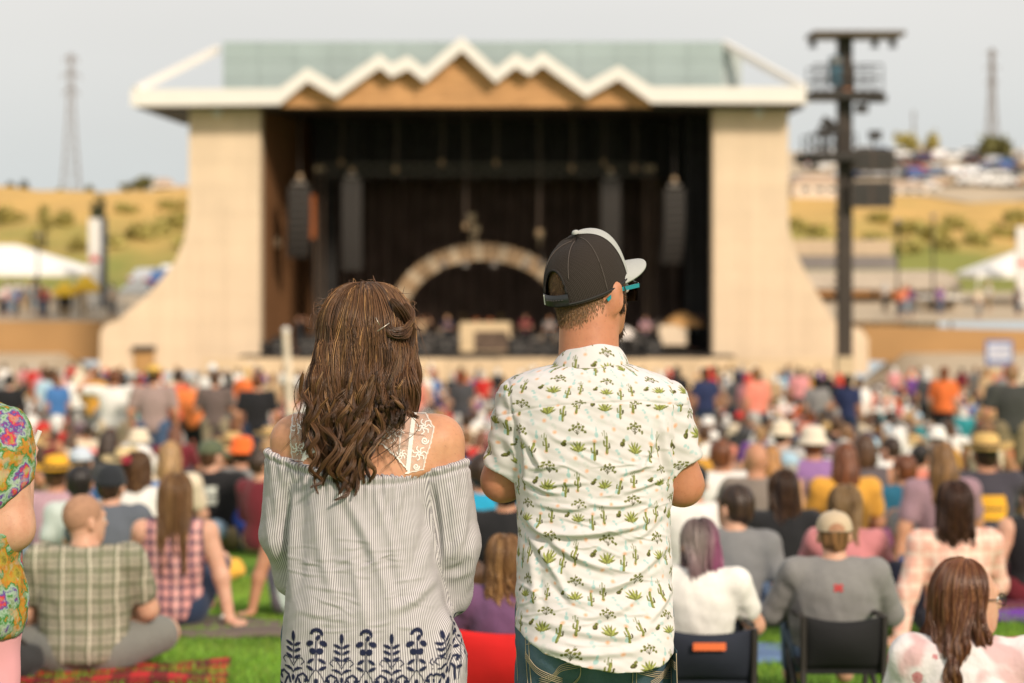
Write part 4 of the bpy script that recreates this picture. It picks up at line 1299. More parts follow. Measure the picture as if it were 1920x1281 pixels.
def legs(B, P, infl=0.0, f=2.0, k=.04, w=1.0, feet=True):
    pel = A(P['pel'], float)
    for s, kn, an, toe in zip((-1, 1), P['kn'], P['an'], P['toe']):
        kn, an, toe = A(kn, float), A(an, float), A(toe, float)
        hip = pel + A([s * .092 * w, .01, -.02])
        u = min(f, 1.0)
        B.rc(hip, hip + (kn - hip) * u, .088 * w + infl, (.088 - .028 * u) * w + infl, k)
        if f > 1:
            B.rc(kn, kn + (an - kn) * (f - 1), .058 + infl, .058 - .020 * (f - 1) + infl * 1.3, k)
        if feet and f >= 2:
            B.rc(an, an + (toe - an) * .2 + A([0, 0, -.03]), .04, .04, .03); B.rc(an + A([0, 0, -.025]), toe, .042, .030, .03)
def head(B, P, yaw=0.0, pitch=0.0, k=.02, cs=1.0, ear=1.0):
    c, nek = A(P['hed'], float), A(P['nek'], float)
    Rz = A(Matrix.Rotation(yaw, 3, 'Z') @ Matrix.Rotation(pitch, 3, 'X'))
    def L(x, y, z): return c + Rz @ A([x, y, z])
    B.rc(nek + A([0, -.012, -.03]), L(0, -.012, -.045), .062, .054, .03)
    B.el(L(0, -.012, .022), (.076 * cs, .096 * cs, .094 * cs), Rz, .03)
    B.el(L(0, .035, -.042), (.056, .058, .066), Rz, .035)
    B.el(L(0, .066, -.088), (.026, .022, .022), Rz, .03)
    B.rc(L(0, .086, .012), L(0, .104, -.022), .009, .0135, .018)
    B.rc(L(-.032, .078, .026), L(.032, .078, .026), .012, .012, .02)
    B.rc(L(-.020, .083, -.052), L(.020, .083, -.052), .008, .008, .012)
    for s in (-1, 1):
        B.el(L(s * .034, .093, .002), (.014, .010, .009), Rz, -.012)
        B.el(L(s * .082, -.008, -.014), (.011 * ear, .020 * ear, .032 * ear), Rz @ A(Matrix.Rotation(s * -.42, 3, 'Z')), .008)
        B.el(L(s * .0965, .004, -.012), (.008, .009, .018), Rz, -.008)

def widened(pose, w):
    P = dict(POSES[pose])
    if w != 1.0:
        for k in ('sh', 'el', 'wr', 'kn'):
            P[k] = tuple((a * (1 + (w - 1) * (1.0 if k in ('sh', 'el') else .6)), b, c) for a, b, c in P[k])
    return P
CACHE = {}
def body_mesh(pose, yaw=0.0, h=.013, w=1.0):
    key = ('body', pose, round(yaw, 2), h, w)
    if key not in CACHE:
        P = widened(pose, w); B = Body()
        torso(B, P, 0, w); arms(B, P, w=w); hands(B, P); legs(B, P, w=w); head(B, P, yaw)
        CACHE[key] = B.mesh('body', h)
    return CACHE[key]
SLEEVE = {'tank': 0.0, 'tee': .62, 'long': 1.92}
def top_mesh(pose, kind='tee', h=.013, w=1.0, belly=0.0, fold=.004):
    key = ('top', pose, kind, h, w, belly)
    if key not in CACHE:
        P = widened(pose, w); B = Body()
        torso(B, P, .014, w, belly)
        if SLEEVE[kind] > 0: arms(B, P, .015 if kind == 'tee' else .011, SLEEVE[kind], .035, w)
        pel, che, nek = A(P['pel'], float), A(P['che'], float), A(P['nek'], float)
        ax = (che - pel) / np.linalg.norm(che - pel)
        low = -.10 if pel[2] > .5 else -.075
        B.cut(lambda X, Y, Z: np.where((X - pel[0]) ** 2 + (Y - pel[1]) ** 2 < .09, -(ax[0] * (X - pel[0]) + ax[1] * (Y - pel[1]) + ax[2] * (Z - pel[2])) + low, -1.0))
        nc = nek + A([0, .02, .05])
        B.el(nc, (.075, .085, .06) if kind != 'tank' else (.105, .10, .07), None, -.01)
        if kind == 'tank':
            for sh in P['sh']:
                s_ = A(sh, float); s_[0] *= 1.18
                B.el(s_, (.06, .11, .10), None, -.015)
        V, Q = B.surf(h)
        if fold:
            N = vnormals(V, Q)
            S = V * A([7, 7, 4.5])
            V = V + N * (fold * vnoise(S, 3) + fold * .6 * vnoise(S * 2.3, 4))[:, None]
        CACHE[key] = mesh_np('shirt', V, Q)
    return CACHE[key]
def bottom_mesh(pose, kind='trousers', h=.013, w=1.0):
    key = ('bottom', pose, kind, h, w)
    if key not in CACHE:
        P = widened(pose, w); B = Body()
        pel, che = A(P['pel'], float), A(P['che'], float)
        B.el(pel, (.172 * w, .124, .13), rotm(che - pel), .05)
        legs(B, P, .014, .92 if kind == 'shorts' else 1.9, .045, w, False)
        CACHE[key] = B.mesh('bottoms', h)
    return CACHE[key]
def shoe_mesh(pose, i, h=.012):
    key = ('shoe', pose, i)
    if key not in CACHE:
        P = POSES[pose]; B = Body()
        an, toe = A(P['an'][i], float), A(P['toe'][i], float)
        B.rc(an + A([0, 0, -.01]), an + (toe - an) * .1 + A([0, 0, -.035]), .048, .046, .03); B.rc(an + A([0, 0, -.032]), toe, .047, .036, .03)
        CACHE[key] = B.mesh('shoe', h)
    return CACHE[key]
# hair in the head's own frame: centre of the head at the origin, face towards +y
def hair_shape(style, h=.010):
    key = ('hair', style)
    if key in CACHE: return CACHE[key]
    B = Body()
    B.el((0, -.016, .026), (.086, .105, .103), None, .02)
    face = lambda X, Y, Z: np.where(Z > .062, -1.0, (Y - .030 - (Z - .0) * .45))
    if style == 'short':
        B.el((0, -.055, -.035), (.062, .055, .055), None, .03)
        B.cut(lambda X, Y, Z: np.maximum(face(X, Y, Z), np.where(Y > -.02, -.01 - Z + .02 * (np.abs(X) > .0), -.085 - Z)))
    elif style == 'bun':
        B.el((0, -.06, .115), (.042, .042, .036), None, .012)
        B.cut(lambda X, Y, Z: np.maximum(face(X, Y, Z), -.05 - Z))
    elif style == 'pony':
        B.rc((0, -.11, .05), (0, -.145, -.03), .026, .034, .012); B.rc((0, -.145, -.03), (.01, -.13, -.20), .034, .012, .02)
        B.cut(lambda X, Y, Z: np.maximum(np.where(Y > -.09, face(X, Y, Z), -1.0), np.where(Y > -.09, -.05 - Z, -1.0)))
    elif style == 'bob':
        B.el((0, -.045, -.06), (.098, .085, .105), None, .04)
        B.cut(face)
        B.plane((0, 0, -1), .135)
    else:   # long
        B.el((0, -.055, -.07), (.098, .078, .11), None, .04)
        B.el((0, -.098, -.19), (.095, .045, .16), None, .05)
        B.rc((-.05, -.115, -.25), (-.045, -.125, -.37), .042, .012, .03); B.rc((.05, -.115, -.25), (.055, -.125, -.35), .042, .012, .03); B.rc((0, -.12, -.25), (.005, -.13, -.39), .045, .012, .03)
        B.cut(face)
    V, Q = B.surf(h)
    N = vnormals(V, Q)
    V = V + N * (.006 * vnoise(V * A([16, 10, 2.5]), 5))[:, None]
    CACHE[key] = mesh_np('hair', V, Q)
    return CACHE[key]

def hat_parts(style):
    """list of (part name, mesh, relative colour factor)"""
    key = ('hat', style)
    if key in CACHE: return CACHE[key]
    out = []
    if style in ('cap', 'capback'):
        s = 1 if style == 'cap' else -1
        V, F = [], []
        n, m = 24, 9
        for j in range(m + 1):
            e = j / m * math.pi / 2
            for i in range(n):
                a = 2 * math.pi * i / n
                V.append((.093 * math.cos(a) * math.cos(e) ** .8, -.014 + .111 * math.sin(a) * math.cos(e) ** .8, .03 + .095 * math.sin(e) ** .9))
        for j in range(m):
            for i in range(n):
                F.append((j * n + i, j * n + (i + 1) % n, (j + 1) * n + (i + 1) % n, (j + 1) * n + i))
        mb = MB().add(V, F)
        out.append(('crown', mb.mesh('crown', True)))
        V, F = [], []
        for i in range(13):
            a = math.pi / 2 + (i / 12 - .5) * 2.2
            for k, (r, dz) in enumerate(((1.0, 0), (1.32, -.006), (1.62 - .1 * abs(i - 6) / 6, -.014))):
                x = .092 * math.cos(a) * (1 + (r - 1) * .35); y = (-.014 + .110 * math.sin(a) * r)
                for t in (0, -.004):
                    V.append((x, y * s if s > 0 else -y - .028, .036 + dz - .10 * (x / .09) ** 2 * .22 + t))
        for i in range(12):
            for k in range(2):
                b = i * 6 + k * 2
                F += [(b, b + 2, b + 8, b + 6), (b + 1, b + 7, b + 9, b + 3)]
            F += [(i * 6 + 4, i * 6 + 5, i * 6 + 11, i * 6 + 10)]
        out.append(('brim', MB().add(V, F).mesh('brim', True)))
        V, F = [], []
        for j in range(9):
            e = j / 8 * math.pi / 2
            for i in range(13):
                a = math.pi / 2 + (i / 12 - .5) * 1.9
                V.append((.0945 * math.cos(a) * math.cos(e) ** .8, s * (-.014 * s + .1125 * math.sin(a) * math.cos(e) ** .8), .03 + .099 * math.sin(e) ** .9))
        for j in range(8):
            for i in range(12):
                F.append((j * 13 + i, j * 13 + i + 1, (j + 1) * 13 + i + 1, (j + 1) * 13 + i))
        out.append(('front_panel', MB().add(V, F).mesh('front_panel', True)))
        out.append(('button', MB().lathe([(0, .132), (.009, .129), (.01, .124)], (0, -.014, 0), 8).mesh('button', True)))
    elif style == 'straw':
        out.append(('crown', MB().lathe([(0, .148), (.05, .146), (.082, .132), (.092, .05)], (0, -.014, 0), 22, 1, 1.16).mesh('crown', True)))
        mb = MB(); n = 28; V, F = [], []
        for i in range(n):
            a = 2 * math.pi * i / n
            for r, z in ((.092, .052), (.14, .046), (.185, .055 + .03 * math.cos(a) ** 2), (.183, .049 + .03 * math.cos(a) ** 2), (.14, .040)):
                V.append((r * math.cos(a), -.014 + 1.12 * r * math.sin(a), z))
        for i in range(n):
            for k in range(4):
                F.append((i * 5 + k, i * 5 + k + 1, ((i + 1) % n) * 5 + k + 1, ((i + 1) % n) * 5 + k))
        out.append(('brim', mb.add(V, F).mesh('brim', True)))
        out.append(('hat_band', MB().lathe([(.0935, .055), (.0915, .08)], (0, -.014, 0), 22, 1, 1.16).mesh('hat_band', True)))
    elif style == 'bucket':
        out.append(('crown', MB().lathe([(0, .138), (.06, .135), (.085, .115), (.096, .04)], (0, -.014, 0), 20, 1, 1.15).mesh('crown', True)))
        out.append(('brim', MB().lathe([(.095, .045), (.135, .012), (.133, .008), (.094, .038)], (0, -.014, 0), 24, 1, 1.12).mesh('brim', True)))
    else:   # beanie
        out.append(('crown', MB().lathe([(0, .138), (.04, .133), (.072, .108), (.090, .06), (.093, .012)], (0, -.016, 0), 22, 1, 1.17).mesh('crown', True)))
        out.append(('cuff', MB().lathe([(.094, .045), (.0975, .04), (.0975, .012), (.092, .006)], (0, -.016, 0), 22, 1, 1.16).mesh('cuff', True)))
    CACHE[key] = out
    return out
HATMAT = M['fabric_flat']
def m_straw():
    g = NG('straw_weave', 0.85, 0.2)
    c = g.n('ShaderNodeObjectInfo').outputs['Color']
    x, y, z = g.sep(g.coord())
    n = g.noise(80, 2)
    g.col(g.mix(g.ramp(n, .35, .7, 0, .5), c, (.30, .20, .08))).bump(n, .6, .004)
    return g.mat
M['straw'] = m_straw()
eye_me = Body().el((0, 0, 0), (.0125, .0115, .0125)).mesh('eyeball', .004)
eye_me.materials.append(m_plain('eye_white', (.7, .66, .62), .2, .02))
iris_me = Body().el((0, .0095, 0), (.006, .004, .006)).mesh('iris', .002)
iris_me.materials.append(m_plain('iris_dark', (.03, .018, .01), .15, .02))

SKINS = [(.56, .31, .20), (.50, .26, .155), (.60, .35, .24), (.44, .22, .125), (.62, .36, .255), (.30, .145, .085)]
HAIRC = {'brown': (.075, .035, .016), 'dark brown': (.035, .018, .010), 'black': (.014, .010, .009), 'blond': (.34, .20, .085), 'light brown': (.19, .095, .038), 'auburn': (.14, .045, .016), 'grey': (.42, .40, .37), 'white': (.68, .66, .63)}
TOPC = {'white': (.78, .76, .72), 'cream': (.70, .60, .45), 'red': (.52, .03, .025), 'orange': (.74, .17, .045), 'coral': (.72, .24, .17), 'grey': (.22, .215, .21), 'light grey': (.45, .44, .43), 'charcoal': (.06, .06, .065), 'black': (.016, .016, .018), 'navy': (.025, .035, .09), 'blue': (.06, .17, .40), 'light blue': (.36, .52, .62), 'mauve': (.33, .20, .24), 'pink': (.66, .28, .29), 'teal': (.03, .24, .27), 'tan': (.42, .29, .17), 'mustard': (.66, .33, .05), 'maroon': (.16, .02, .03), 'purple': (.17, .06, .28), 'olive': (.14, .14, .06)}
BOTC = {'denim': (.06, .10, .18), 'khaki': (.36, .27, .16), 'black': (.018, .018, .02), 'grey': (.2, .2, .2), 'pale denim': (.22, .32, .42), 'dark denim': (.025, .04, .08)}

def person(px, pytop, d, pose, label, top=('tee', 'grey'), bottom=('trousers', 'denim'), hair=('short', 'brown'), hat=None, skin=1, rz=0.0, hy=0.0, wd=1.0, group=None, h=.013,
           belly=0.0, topmat=None, botmat=None, z0=None, size=None, eyes=False, shoes=None, w=1.0, hatdz=0.0, hr=None):
    P = POSES[pose]
    w = round(w * (1 + (wd - 1) * 1.0), 2) if h < .0125 else round(w * wd * 10) / 10; wd = 1.0
    zg = gz(d) if z0 is None else z0
    extra = .012 if hat is None else .03
    s = size if size else (sz(pytop, d) - zg) / (ptop(pose) + extra)
    hd = A(P['hed'], float)
    hx = (hd[0] * math.cos(rz) - hd[1] * math.sin(rz)) * s * wd
    hyy = (hd[0] * math.sin(rz) + hd[1] * math.cos(rz)) * s * wd
    o = thing('person', (sx(px, d) - hx, d - hyy * .5, zg), rz, label, 'person', group, (s * wd, s * wd, s))
    sk = SKINS[skin] if isinstance(skin, int) else skin
    obj('body', body_mesh(pose, hy, h, w), M['skin'], o, color=sk)
    if top:
        me = top_mesh(pose, top[0], h, w, belly)
        if topmat:
            me = me.copy(); me.materials.clear(); me.materials.append(topmat)
            obj('shirt', me, None, o)
        else:
            obj('shirt', me, M['fabric'], o, color=cname(top[1]))
    if bottom:
        me = bottom_mesh(pose, bottom[0], h, w)
        nm = 'shorts' if bottom[0] == 'shorts' else 'trousers'
        obj(nm, me, M['fabric'], o, color=cname(bottom[1]))
    hrot = (0, 0, hy)
    if hair and hr is None:
        ho = obj('hair', hair_shape(hair[0]), M['hair'], o, loc=P['hed'], rot=hrot, color=HAIRC.get(hair[1], hair[1]))
        if hat: ho.scale = (.95, .95, .93)
    if hr is not None:
        obj('hair', hr, M['strand'], o, loc=P['hed'], rot=hrot)
    if hat:
        hp = None
        for nm, me in hat_parts(hat[0]):
            c = hat[1] if nm not in ('hat_band',) else (.05, .04, .03)
            c = cname(c)
            if nm in ('brim', 'front_panel') and len(hat) > 2: c = hat[2]
            mt = M['straw'] if hat[0] == 'straw' and nm != 'hat_band' else HATMAT
            if len(me.materials) == 0: me.materials.append(mt)
            if hp is None:
                hp = obj('hat', me, None, o, loc=(hd[0], hd[1], hd[2] + hatdz), rot=hrot, color=c)
            else:
                obj(nm, me, None, hp, color=c)
    if eyes:
        Rz = Matrix.Rotation(hy, 3, 'Z')
        for sgn in (-1, 1):
            e = obj('eye', eye_me, None, o, loc=Vector(P['hed']) + Rz @ Vector((sgn * .033, .0735, .003)), rot=hrot)
            obj('iris', iris_me, None, e)
    if shoes:
        for i in (0, 1): obj('shoe', shoe_mesh(pose, i), M['fabric_flat'], o, color=shoes)
    return o

# long hair made of strands, in the head's frame
def long_hair(seed, nl, ns, zend, wave=.012, wl=.11, spread=1.0, tint=None, K=26, R=(.086, .106, .117), back=-.118, curl=.6, rad0=.010, r=.0011, phi_max=118, shift=0.0, wstart=-.02, bulge=0.0, lift=0.0, soft=False):
    rng = np.random.default_rng(seed)
    paths, rads, tints = [], [], []
    cols = tint
    for i in range(nl):
        phi0 = math.radians((rng.uniform(-1, 1)) * phi_max); drift = rng.normal(0, .13); phi = phi0
        part_x = .012 * math.sin(phi)
        layer = rng.uniform(.90, 1.03)
        pts = []
        for th in (4, 18, 36, 54, 72, 90):
            t = math.radians(th); phi = phi0 + drift * math.sin(th / 90 * 3.0)
            flat = 1.0
            pts.append((R[0] * layer * math.sin(phi) * math.sin(t) + part_x * (1 - th / 90), -.014 - R[1] * layer * math.cos(phi) * math.sin(t), .012 + R[2] * layer * math.cos(t)))
        e = pts[-1]; phi = phi0; ws = wstart + rng.normal(0, .05)
        ze = zend(phi, rng)
        nb = 10
        ph = (rng.uniform(0, 6.283) if not soft else 2.6 * math.sin(phi0 * 2.2) + rng.normal(0, .7)); fq = rng.uniform(.85, 1.2) / wl
        am = wave * rng.uniform(.6, 1.3)
        xe = e[0] * spread * rng.uniform(.75, 1.15) + rng.normal(0, .008) + shift
        yb = min(back * rng.uniform(.92, 1.12), e[1] - .0) if abs(phi) < 1.5 else e[1] - .02
        for j in range(1, nb + 1):
            f = j / nb
            z = e[2] + (ze - e[2]) * f
            g = f * f * (3 - 2 * f)
            x = e[0] + (xe - e[0]) * g; y = e[1] + (yb - e[1]) * min(1, f * 1.6)
            x += bulge * math.sin(math.pi * min(1, f * 1.15)) * math.sin(phi); y -= lift * math.sin(math.pi * min(1, f)) * max(0, math.cos(phi))
            A_ = am * max(0, min(1, (ws - z) / .14)) 
            x += A_ * math.sin(6.283 * fq * (z) + ph); y += A_ * .8 * math.cos(6.283 * fq * z + ph)
            pts.append((x, y, z))
        G = resample(pts, K)
        t = np.linspace(0, 1, K)
        rad = rad0 * rng.uniform(.7, 1.3) * np.interp(t, [0, .12, .5, .8, 1], [.35, 1.0, 1.15, .8, .22])
        n = int(ns * rng.uniform(.7, 1.3))
        p = lock_strands(G, n, rad, rng, twist=rng.uniform(-3, 3) * curl)
        paths.append(p)
        rads.append(np.tile(r * np.interp(t, [0, .1, .85, 1], [.7, 1, .9, .3]), (n, 1)) * rng.uniform(.7, 1.2, (n, 1)))
        tints.append(cols(rng, n, t, phi, p))
    return hair_mesh('hair', np.concatenate(paths), np.concatenate(rads), np.concatenate(tints))
def tint_basic(base, hi, ph=.2, tip=.7, root=1.0):
    base, hi = A(base), A(hi)
    def f(rng, n, t, phi, p):
        lockhi = rng.uniform() < ph
        m = np.where(rng.uniform(0, 1, (n, 1, 1)) < (.65 if lockhi else .08), 1.0, 0.0) * rng.uniform(.3, 1, (n, 1, 1))
        c = base + (hi - base) * m
        c = c * rng.uniform(.6, 1.25, (n, 1, 1))
        g = np.interp(t, [0, .3, .65, 1], [root, 1.0, (1 + tip) / 2, tip])[None, :, None]
        return c * g
    return f
# ------------------------------------------------------------------ the people that can be told apart, near to far
def plaid(name, base, lines): return m_plaid(name, base, lines)
PL_GREEN = plaid('green_cream_plaid', (.40, .36, .28), [('x', .062, .45, 0, (.12, .13, .08), .62), ('z', .070, .45, .1, (.11, .125, .07), .62), ('x', .062, .12, .32, (.07, .08, .05), .7), ('z', .070, .10, .4, (.07, .08, .05), .7), ('x', .124, .06, .8, (.7, .64, .52), .7)])
PL_PINK = plaid('pink_navy_plaid', (.62, .30, .28), [('x', .055, .30, 0, (.035, .035, .075), .75), ('z', .060, .30, .2, (.035, .035, .075), .75), ('x', .11, .1, .7, (.7, .5, .46), .5)])
PL_CORAL = plaid('coral_white_check', (.76, .42, .34), [('x', .075, .42, 0, (.80, .62, .52), .75), ('z', .080, .42, .1, (.80, .62, .52), .75), ('x', .075, .08, .7, (.72, .22, .14), .6), ('z', .080, .08, .75, (.72, .22, .14), .6)])
PL_LAV = plaid('lavender_check', (.42, .24, .30), [('x', .04, .4, 0, (.5, .36, .40), .6), ('z', .045, .4, .1, (.5, .36, .40), .6)])
PL_MAROON = plaid('maroon_check', (.13, .03, .055), [('x', .05, .2, 0, (.3, .12, .16), .7), ('z', .05, .2, .1, (.3, .12, .16), .7)])
PL_BLANKET = plaid('red_black_check', (.50, .025, .025), [('x', .16, .5, 0, (.02, .01, .01), .62), ('y', .16, .5, 0, (.02, .01, .01), .62)])

def m_tiedye():
    g = NG('tie_dye', .85, .2)
    co = g.coord()
    n = g.noise(13, 4, co, .62); n2 = g.noise(40, 4, co, .6)
    r = g.n('ShaderNodeValToRGB')
    els = r.color_ramp.elements
    els[0].position = .28; els[0].color = (.10, .09, .015, 1)
    els[1].position = .74; els[1].color = (.50, .05, .20, 1)
    for p, c in ((.38, (.46, .36, .05)), (.44, (.62, .24, .03)), (.485, (.05, .24, .05)), (.53, (.40, .55, .40)), (.575, (.12, .07, .32)), (.62, (.66, .05, .08)), (.68, (.40, .36, .06))):
        e = els.new(p); e.color = (*c, 1)
    g.inp(r.inputs[0], n)
    c = g.mix(g.ramp(n2, .50, .62, 0, .45), r.outputs[0], (.55, .56, .42))
    dk_ = g.n('ShaderNodeVectorMath', operation='SCALE'); g.inp(dk_.inputs[0], c); dk_.inputs['Scale'].default_value = .72
    g.col(dk_.outputs[0]).bump(g.noise(12, 3), .5, .03)
    return g.mat
def m_floral():
    g = NG('white_floral', .85, .2)
    co = g.coord()
    v = g.n('ShaderNodeTexVoronoi'); g.inp(v.inputs[0], co); v.inputs['Scale'].default_value = 9
    n = g.noise(30, 3, co); big = g.noise(5, 2, co)
    d = g.m('ADD', v.outputs['Distance'], g.m('MULTIPLY', g.m('SUBTRACT', n, .5), .35))
    c = g.mix(g.m('LESS_THAN', d, .24), (.72, .68, .68), (.55, .24, .25))
    c = g.mix(g.m('LESS_THAN', d, .10), c, (.42, .05, .06))
    c = g.mix(g.ramp(big, .5, .56), c, (.60, .40, .40))
    g.col(c).bump(g.noise(11, 3), .5, .03)
    return g.mat
TIEDYE, FLORAL = m_tiedye(), m_floral()

def folding_chair(px, py_base, d, w, hb, c, label, seat_z=.22, tilt=.22, tag_c=None, name='folding_chair', dy=0.0):
    o = thing(name, (sx(px, d), d + dy, gz(d)), 0, label, 'chair')
    m = m_plain('chair_cloth', c, .85, .15, 4.0, bump=.3)
    # sagging backrest panel
    V, F = [], []
    nx, nz = 10, 8
    for i in range(nx + 1):
        for j in range(nz + 1):
            u, v = i / nx - .5, j / nz
            x = u * w; z = seat_z + (hb - seat_z) * v - .025 * (1 - 4 * u * u) * (v > .9)
            y = -.22 - tilt * (z - seat_z) - .05 * (1 - 4 * u * u) * math.sin(v * 3.1)
            V += [(x, y, z), (x, y + .012, z)]
    def id(i, j, k): return (i * (nz + 1) + j) * 2 + k
    for i in range(nx):
        for j in range(nz):
            F += [(id(i, j, 0), id(i + 1, j, 0), id(i + 1, j + 1, 0), id(i, j + 1, 0)), (id(i, j, 1), id(i, j + 1, 1), id(i + 1, j + 1, 1), id(i + 1, j, 1))]
    for j in range(nz): F += [(id(0, j, 0), id(0, j + 1, 0), id(0, j + 1, 1), id(0, j, 1)), (id(nx, j, 0), id(nx, j, 1), id(nx, j + 1, 1), id(nx, j + 1, 0))]
    for i in range(nx): F += [(id(i, nz, 0), id(i + 1, nz, 0), id(i + 1, nz, 1), id(i, nz, 1)), (id(i, 0, 0), id(i, 0, 1), id(i + 1, 0, 1), id(i + 1, 0, 0))]
    MB().add(V, F).build('backrest', m, o, True)
    MB().bbox((-w / 2, -.22, seat_z - .02), (w / 2, .26, seat_z)).build('seat', m, o)
    for s in (-1, 1):
        yb = -.22 - tilt * (hb - seat_z)
        MB().tube([(s * w / 2, yb - .005, hb), (s * w / 2, -.24, seat_z), (s * w / 2, -.26, 0)], .013, 6).build('rear_leg', M['steel'], o)
        MB().tube([(s * w / 2, -.24, .01), (s * w / 2, .26, seat_z)], .012, 6).build('cross_leg', M['steel'], o)
        MB().tube([(s * w / 2, .26, .01), (s * w / 2, .25, seat_z + .16), (s * (w / 2), yb * .7, seat_z + .2)], .012, 6).build('arm_rail', M['steel'], o)
    if tag_c:
        zt = hb - .06
        MB().box((0, -.22 - tilt * (zt - seat_z) - .058, zt), (.12, .006, .028)).build('label_patch', m_plain('patch', tag_c, .7), o)
    return o
def blanket(px, py, d, w, l, mat, label, rz=0.0, name='blanket', sag=.01):
    x = sx(px, d); z = gz(d)
    o = thing(name, (x, d, z), rz, label, 'blanket')
    n, m_ = 14, 12
    V, F = [], []
    for i in range(n + 1):
        for j in range(m_ + 1):
            u, v = (i / n - .5) * w, (j / m_ - .5) * l
            yy = d + u * math.sin(rz) + v * math.cos(rz)
            zz = gz(yy) - z + .03 + .012 * math.sin(u * 9 + v * 4) + .01 * math.sin(v * 13 - u * 3)
            V += [(u, v, zz), (u, v, zz - .02)]
    def id(i, j, k): return (i * (m_ + 1) + j) * 2 + k
    for i in range(n):
        for j in range(m_):
            F += [(id(i, j, 0), id(i + 1, j, 0), id(i + 1, j + 1, 0), id(i, j + 1, 0)), (id(i, j, 1), id(i, j + 1, 1), id(i + 1, j + 1, 1), id(i + 1, j, 1))]
    for i in range(n):
        for j, a in ((0, 0), (m_, 1)):
            q = (id(i, j, 0), id(i, j, 1), id(i + 1, j, 1), id(i + 1, j, 0)); F.append(q if not a else q[::-1])
    for j in range(m_):
        for i, a in ((0, 1), (n, 0)):
            q = (id(i, j, 0), id(i, j, 1), id(i, j + 1, 1), id(i, j + 1, 0)); F.append(q if not a else q[::-1])
    MB().add(V, F).build('cloth', mat, o, True)
    return o
def back_patch(p, me, x0, x1, z0, z1, mat, name='shirt_print', off=.004, n=8, shape=None):
    """flat print laid on the back of a person's shirt"""
    bvh = BVHTree.FromPolygons([v.co[:] for v in me.vertices], [q.vertices[:] for q in me.polygons])
    V, F = [], []
    for i in range(n + 1):
        for j in range(n + 1):
            x, z = x0 + (x1 - x0) * i / n, z0 + (z1 - z0) * j / n
            hit = bvh.ray_cast(Vector((x, -2, z)), Vector((0, 1, 0)))
            y = hit[0].y if hit[0] else 0
            V.append((x, y - off, z))
    for i in range(n):
        for j in range(n):
            if shape is None or shape((i + .5) / n, (j + .5) / n):
                F.append((i * (n + 1) + j, (i + 1) * (n + 1) + j, (i + 1) * (n + 1) + j + 1, i * (n + 1) + j + 1))
    MB().add(V, F).build(name, mat, p, True)

HB = .010
def zr(a, b): return lambda phi, rng: rng.uniform(a, b)
# --- left group
blanket(150, 1262, 10.6, 1.3, .95, PL_BLANKET, 'red and black checked blanket under the man in the plaid shirt', .1)
p = person(158, 924, 10.7, 'cross', 'man with shaved head in green plaid shirt and grey shorts on a checked blanket', ('tee', 'grey'), ('shorts', (.19, .19, .17)), None, None, 2, .12, -1.05, 1.14, h=HB, w=1.06, belly=.03, topmat=PL_GREEN, eyes=True, shoes=(.03, .03, .035))
st = Body().el((0, -.016, .026), (.0795, .0985, .0965)).cut(lambda X, Y, Z: np.maximum(Y - .045 - .4 * Z, -.03 - Z + .3 * (Y + .02)))
stub = obj('hair', st.mesh('stubble', .008), m_plain('stubble', (.36, .20, .125), .8, .2, 40), p, loc=POSES['cross']['hed'], rot=(0, 0, -1.05))
p = person(330, 884, 13.0, 'propr', 'woman in sleeveless pink and navy plaid top propped on her right arm', ('tank', 'pink'), ('shorts', 'dark denim'), None, None, 4, 0, 0, 1.0, h=HB, topmat=PL_PINK,
           hr=long_hair(21, 90, 16, zr(-.42, -.30), .006, .2, .75, tint_basic((.17, .085, .035), (.36, .21, .09), .3, .9), R=(.085, .105, .112), r=.0018))
MB().tube([(.29, -.055, .085), (.30, -.06, .072)], .036, 10).build('wristband', M['white'], p)
blanket(400, 1165, 12.9, 2.6, 1.0, m_plain('grey_brown_blanket', (.13, .10, .085), .95, .25, 5), 'grey brown blanket under the woman in the pink plaid top', -.05)
person(205, 866, 14.6, 'knees', 'man in dark beanie and slate grey tee behind the plaid shirt man', ('tee', (.11, .125, .15)), ('trousers', 'denim'), ('short', 'dark brown'), ('beanie', (.022, .025, .03)), 2, 0, -.2, 1.05, h=HB)
person(258, 846, 17.5, 'cross', 'woman in white lace top with long brown hair and a red flower clip', ('tee', 'white'), ('trousers', 'pale denim'), None, None, 4, -.1, -.2, 1.0, h=HB,
       hr=long_hair(22, 80, 14, zr(-.46, -.34), .008, .16, .75, tint_basic((.075, .035, .018), (.26, .14, .06), .3, 1.3), r=.002))
fl = MB()
for k in range(6):
    a = k * 1.047
    fl.lathe([(0, .012), (.018, .006), (.02, -.004), (0, -.008)], (.024 * math.cos(a), 0, .024 * math.sin(a)), 8)
person(150, 868, 15.6, 'propl', 'person with dark cropped hair and pale striped top beside the beanie man', ('tee', (.55, .62, .58)), ('shorts', (.45, .03, .03)), ('short', 'black'), None, 3, .1, 0, .9, h=HB)
person(105, 852, 17.2, 'cross', 'person in lavender checked shirt and yellow bucket hat at left', ('long', 'mauve'), ('trousers', 'pale denim'), ('short', 'brown'), ('straw', (.80, .42, .02)), 1, 0, 0, 1.1, topmat=PL_LAV, h=HB)
person(150, 833, 20.0, 'cross', 'person in pale blue cap just behind the yellow hat', ('tee', 'navy'), ('trousers', 'denim'), ('short', 'dark brown'), ('cap', (.52, .58, .66)), 2, 0, .2, 1.0)
person(208, 800, 27.0, 'chair', 'person in salmon pink tee behind the pale blue cap', ('tee', (.70, .26, .24)), ('trousers', 'khaki'), ('short', 'auburn'), None, 1, 0, 0, 1.2)
person(398, 818, 20.5, 'propl', 'man in green cap and black tee with white print on the back', ('tee', 'black'), ('shorts', 'khaki'), ('short', 'brown'), ('cap', (.10, .12, .07)), 2, -.2, -.5, 1.15)
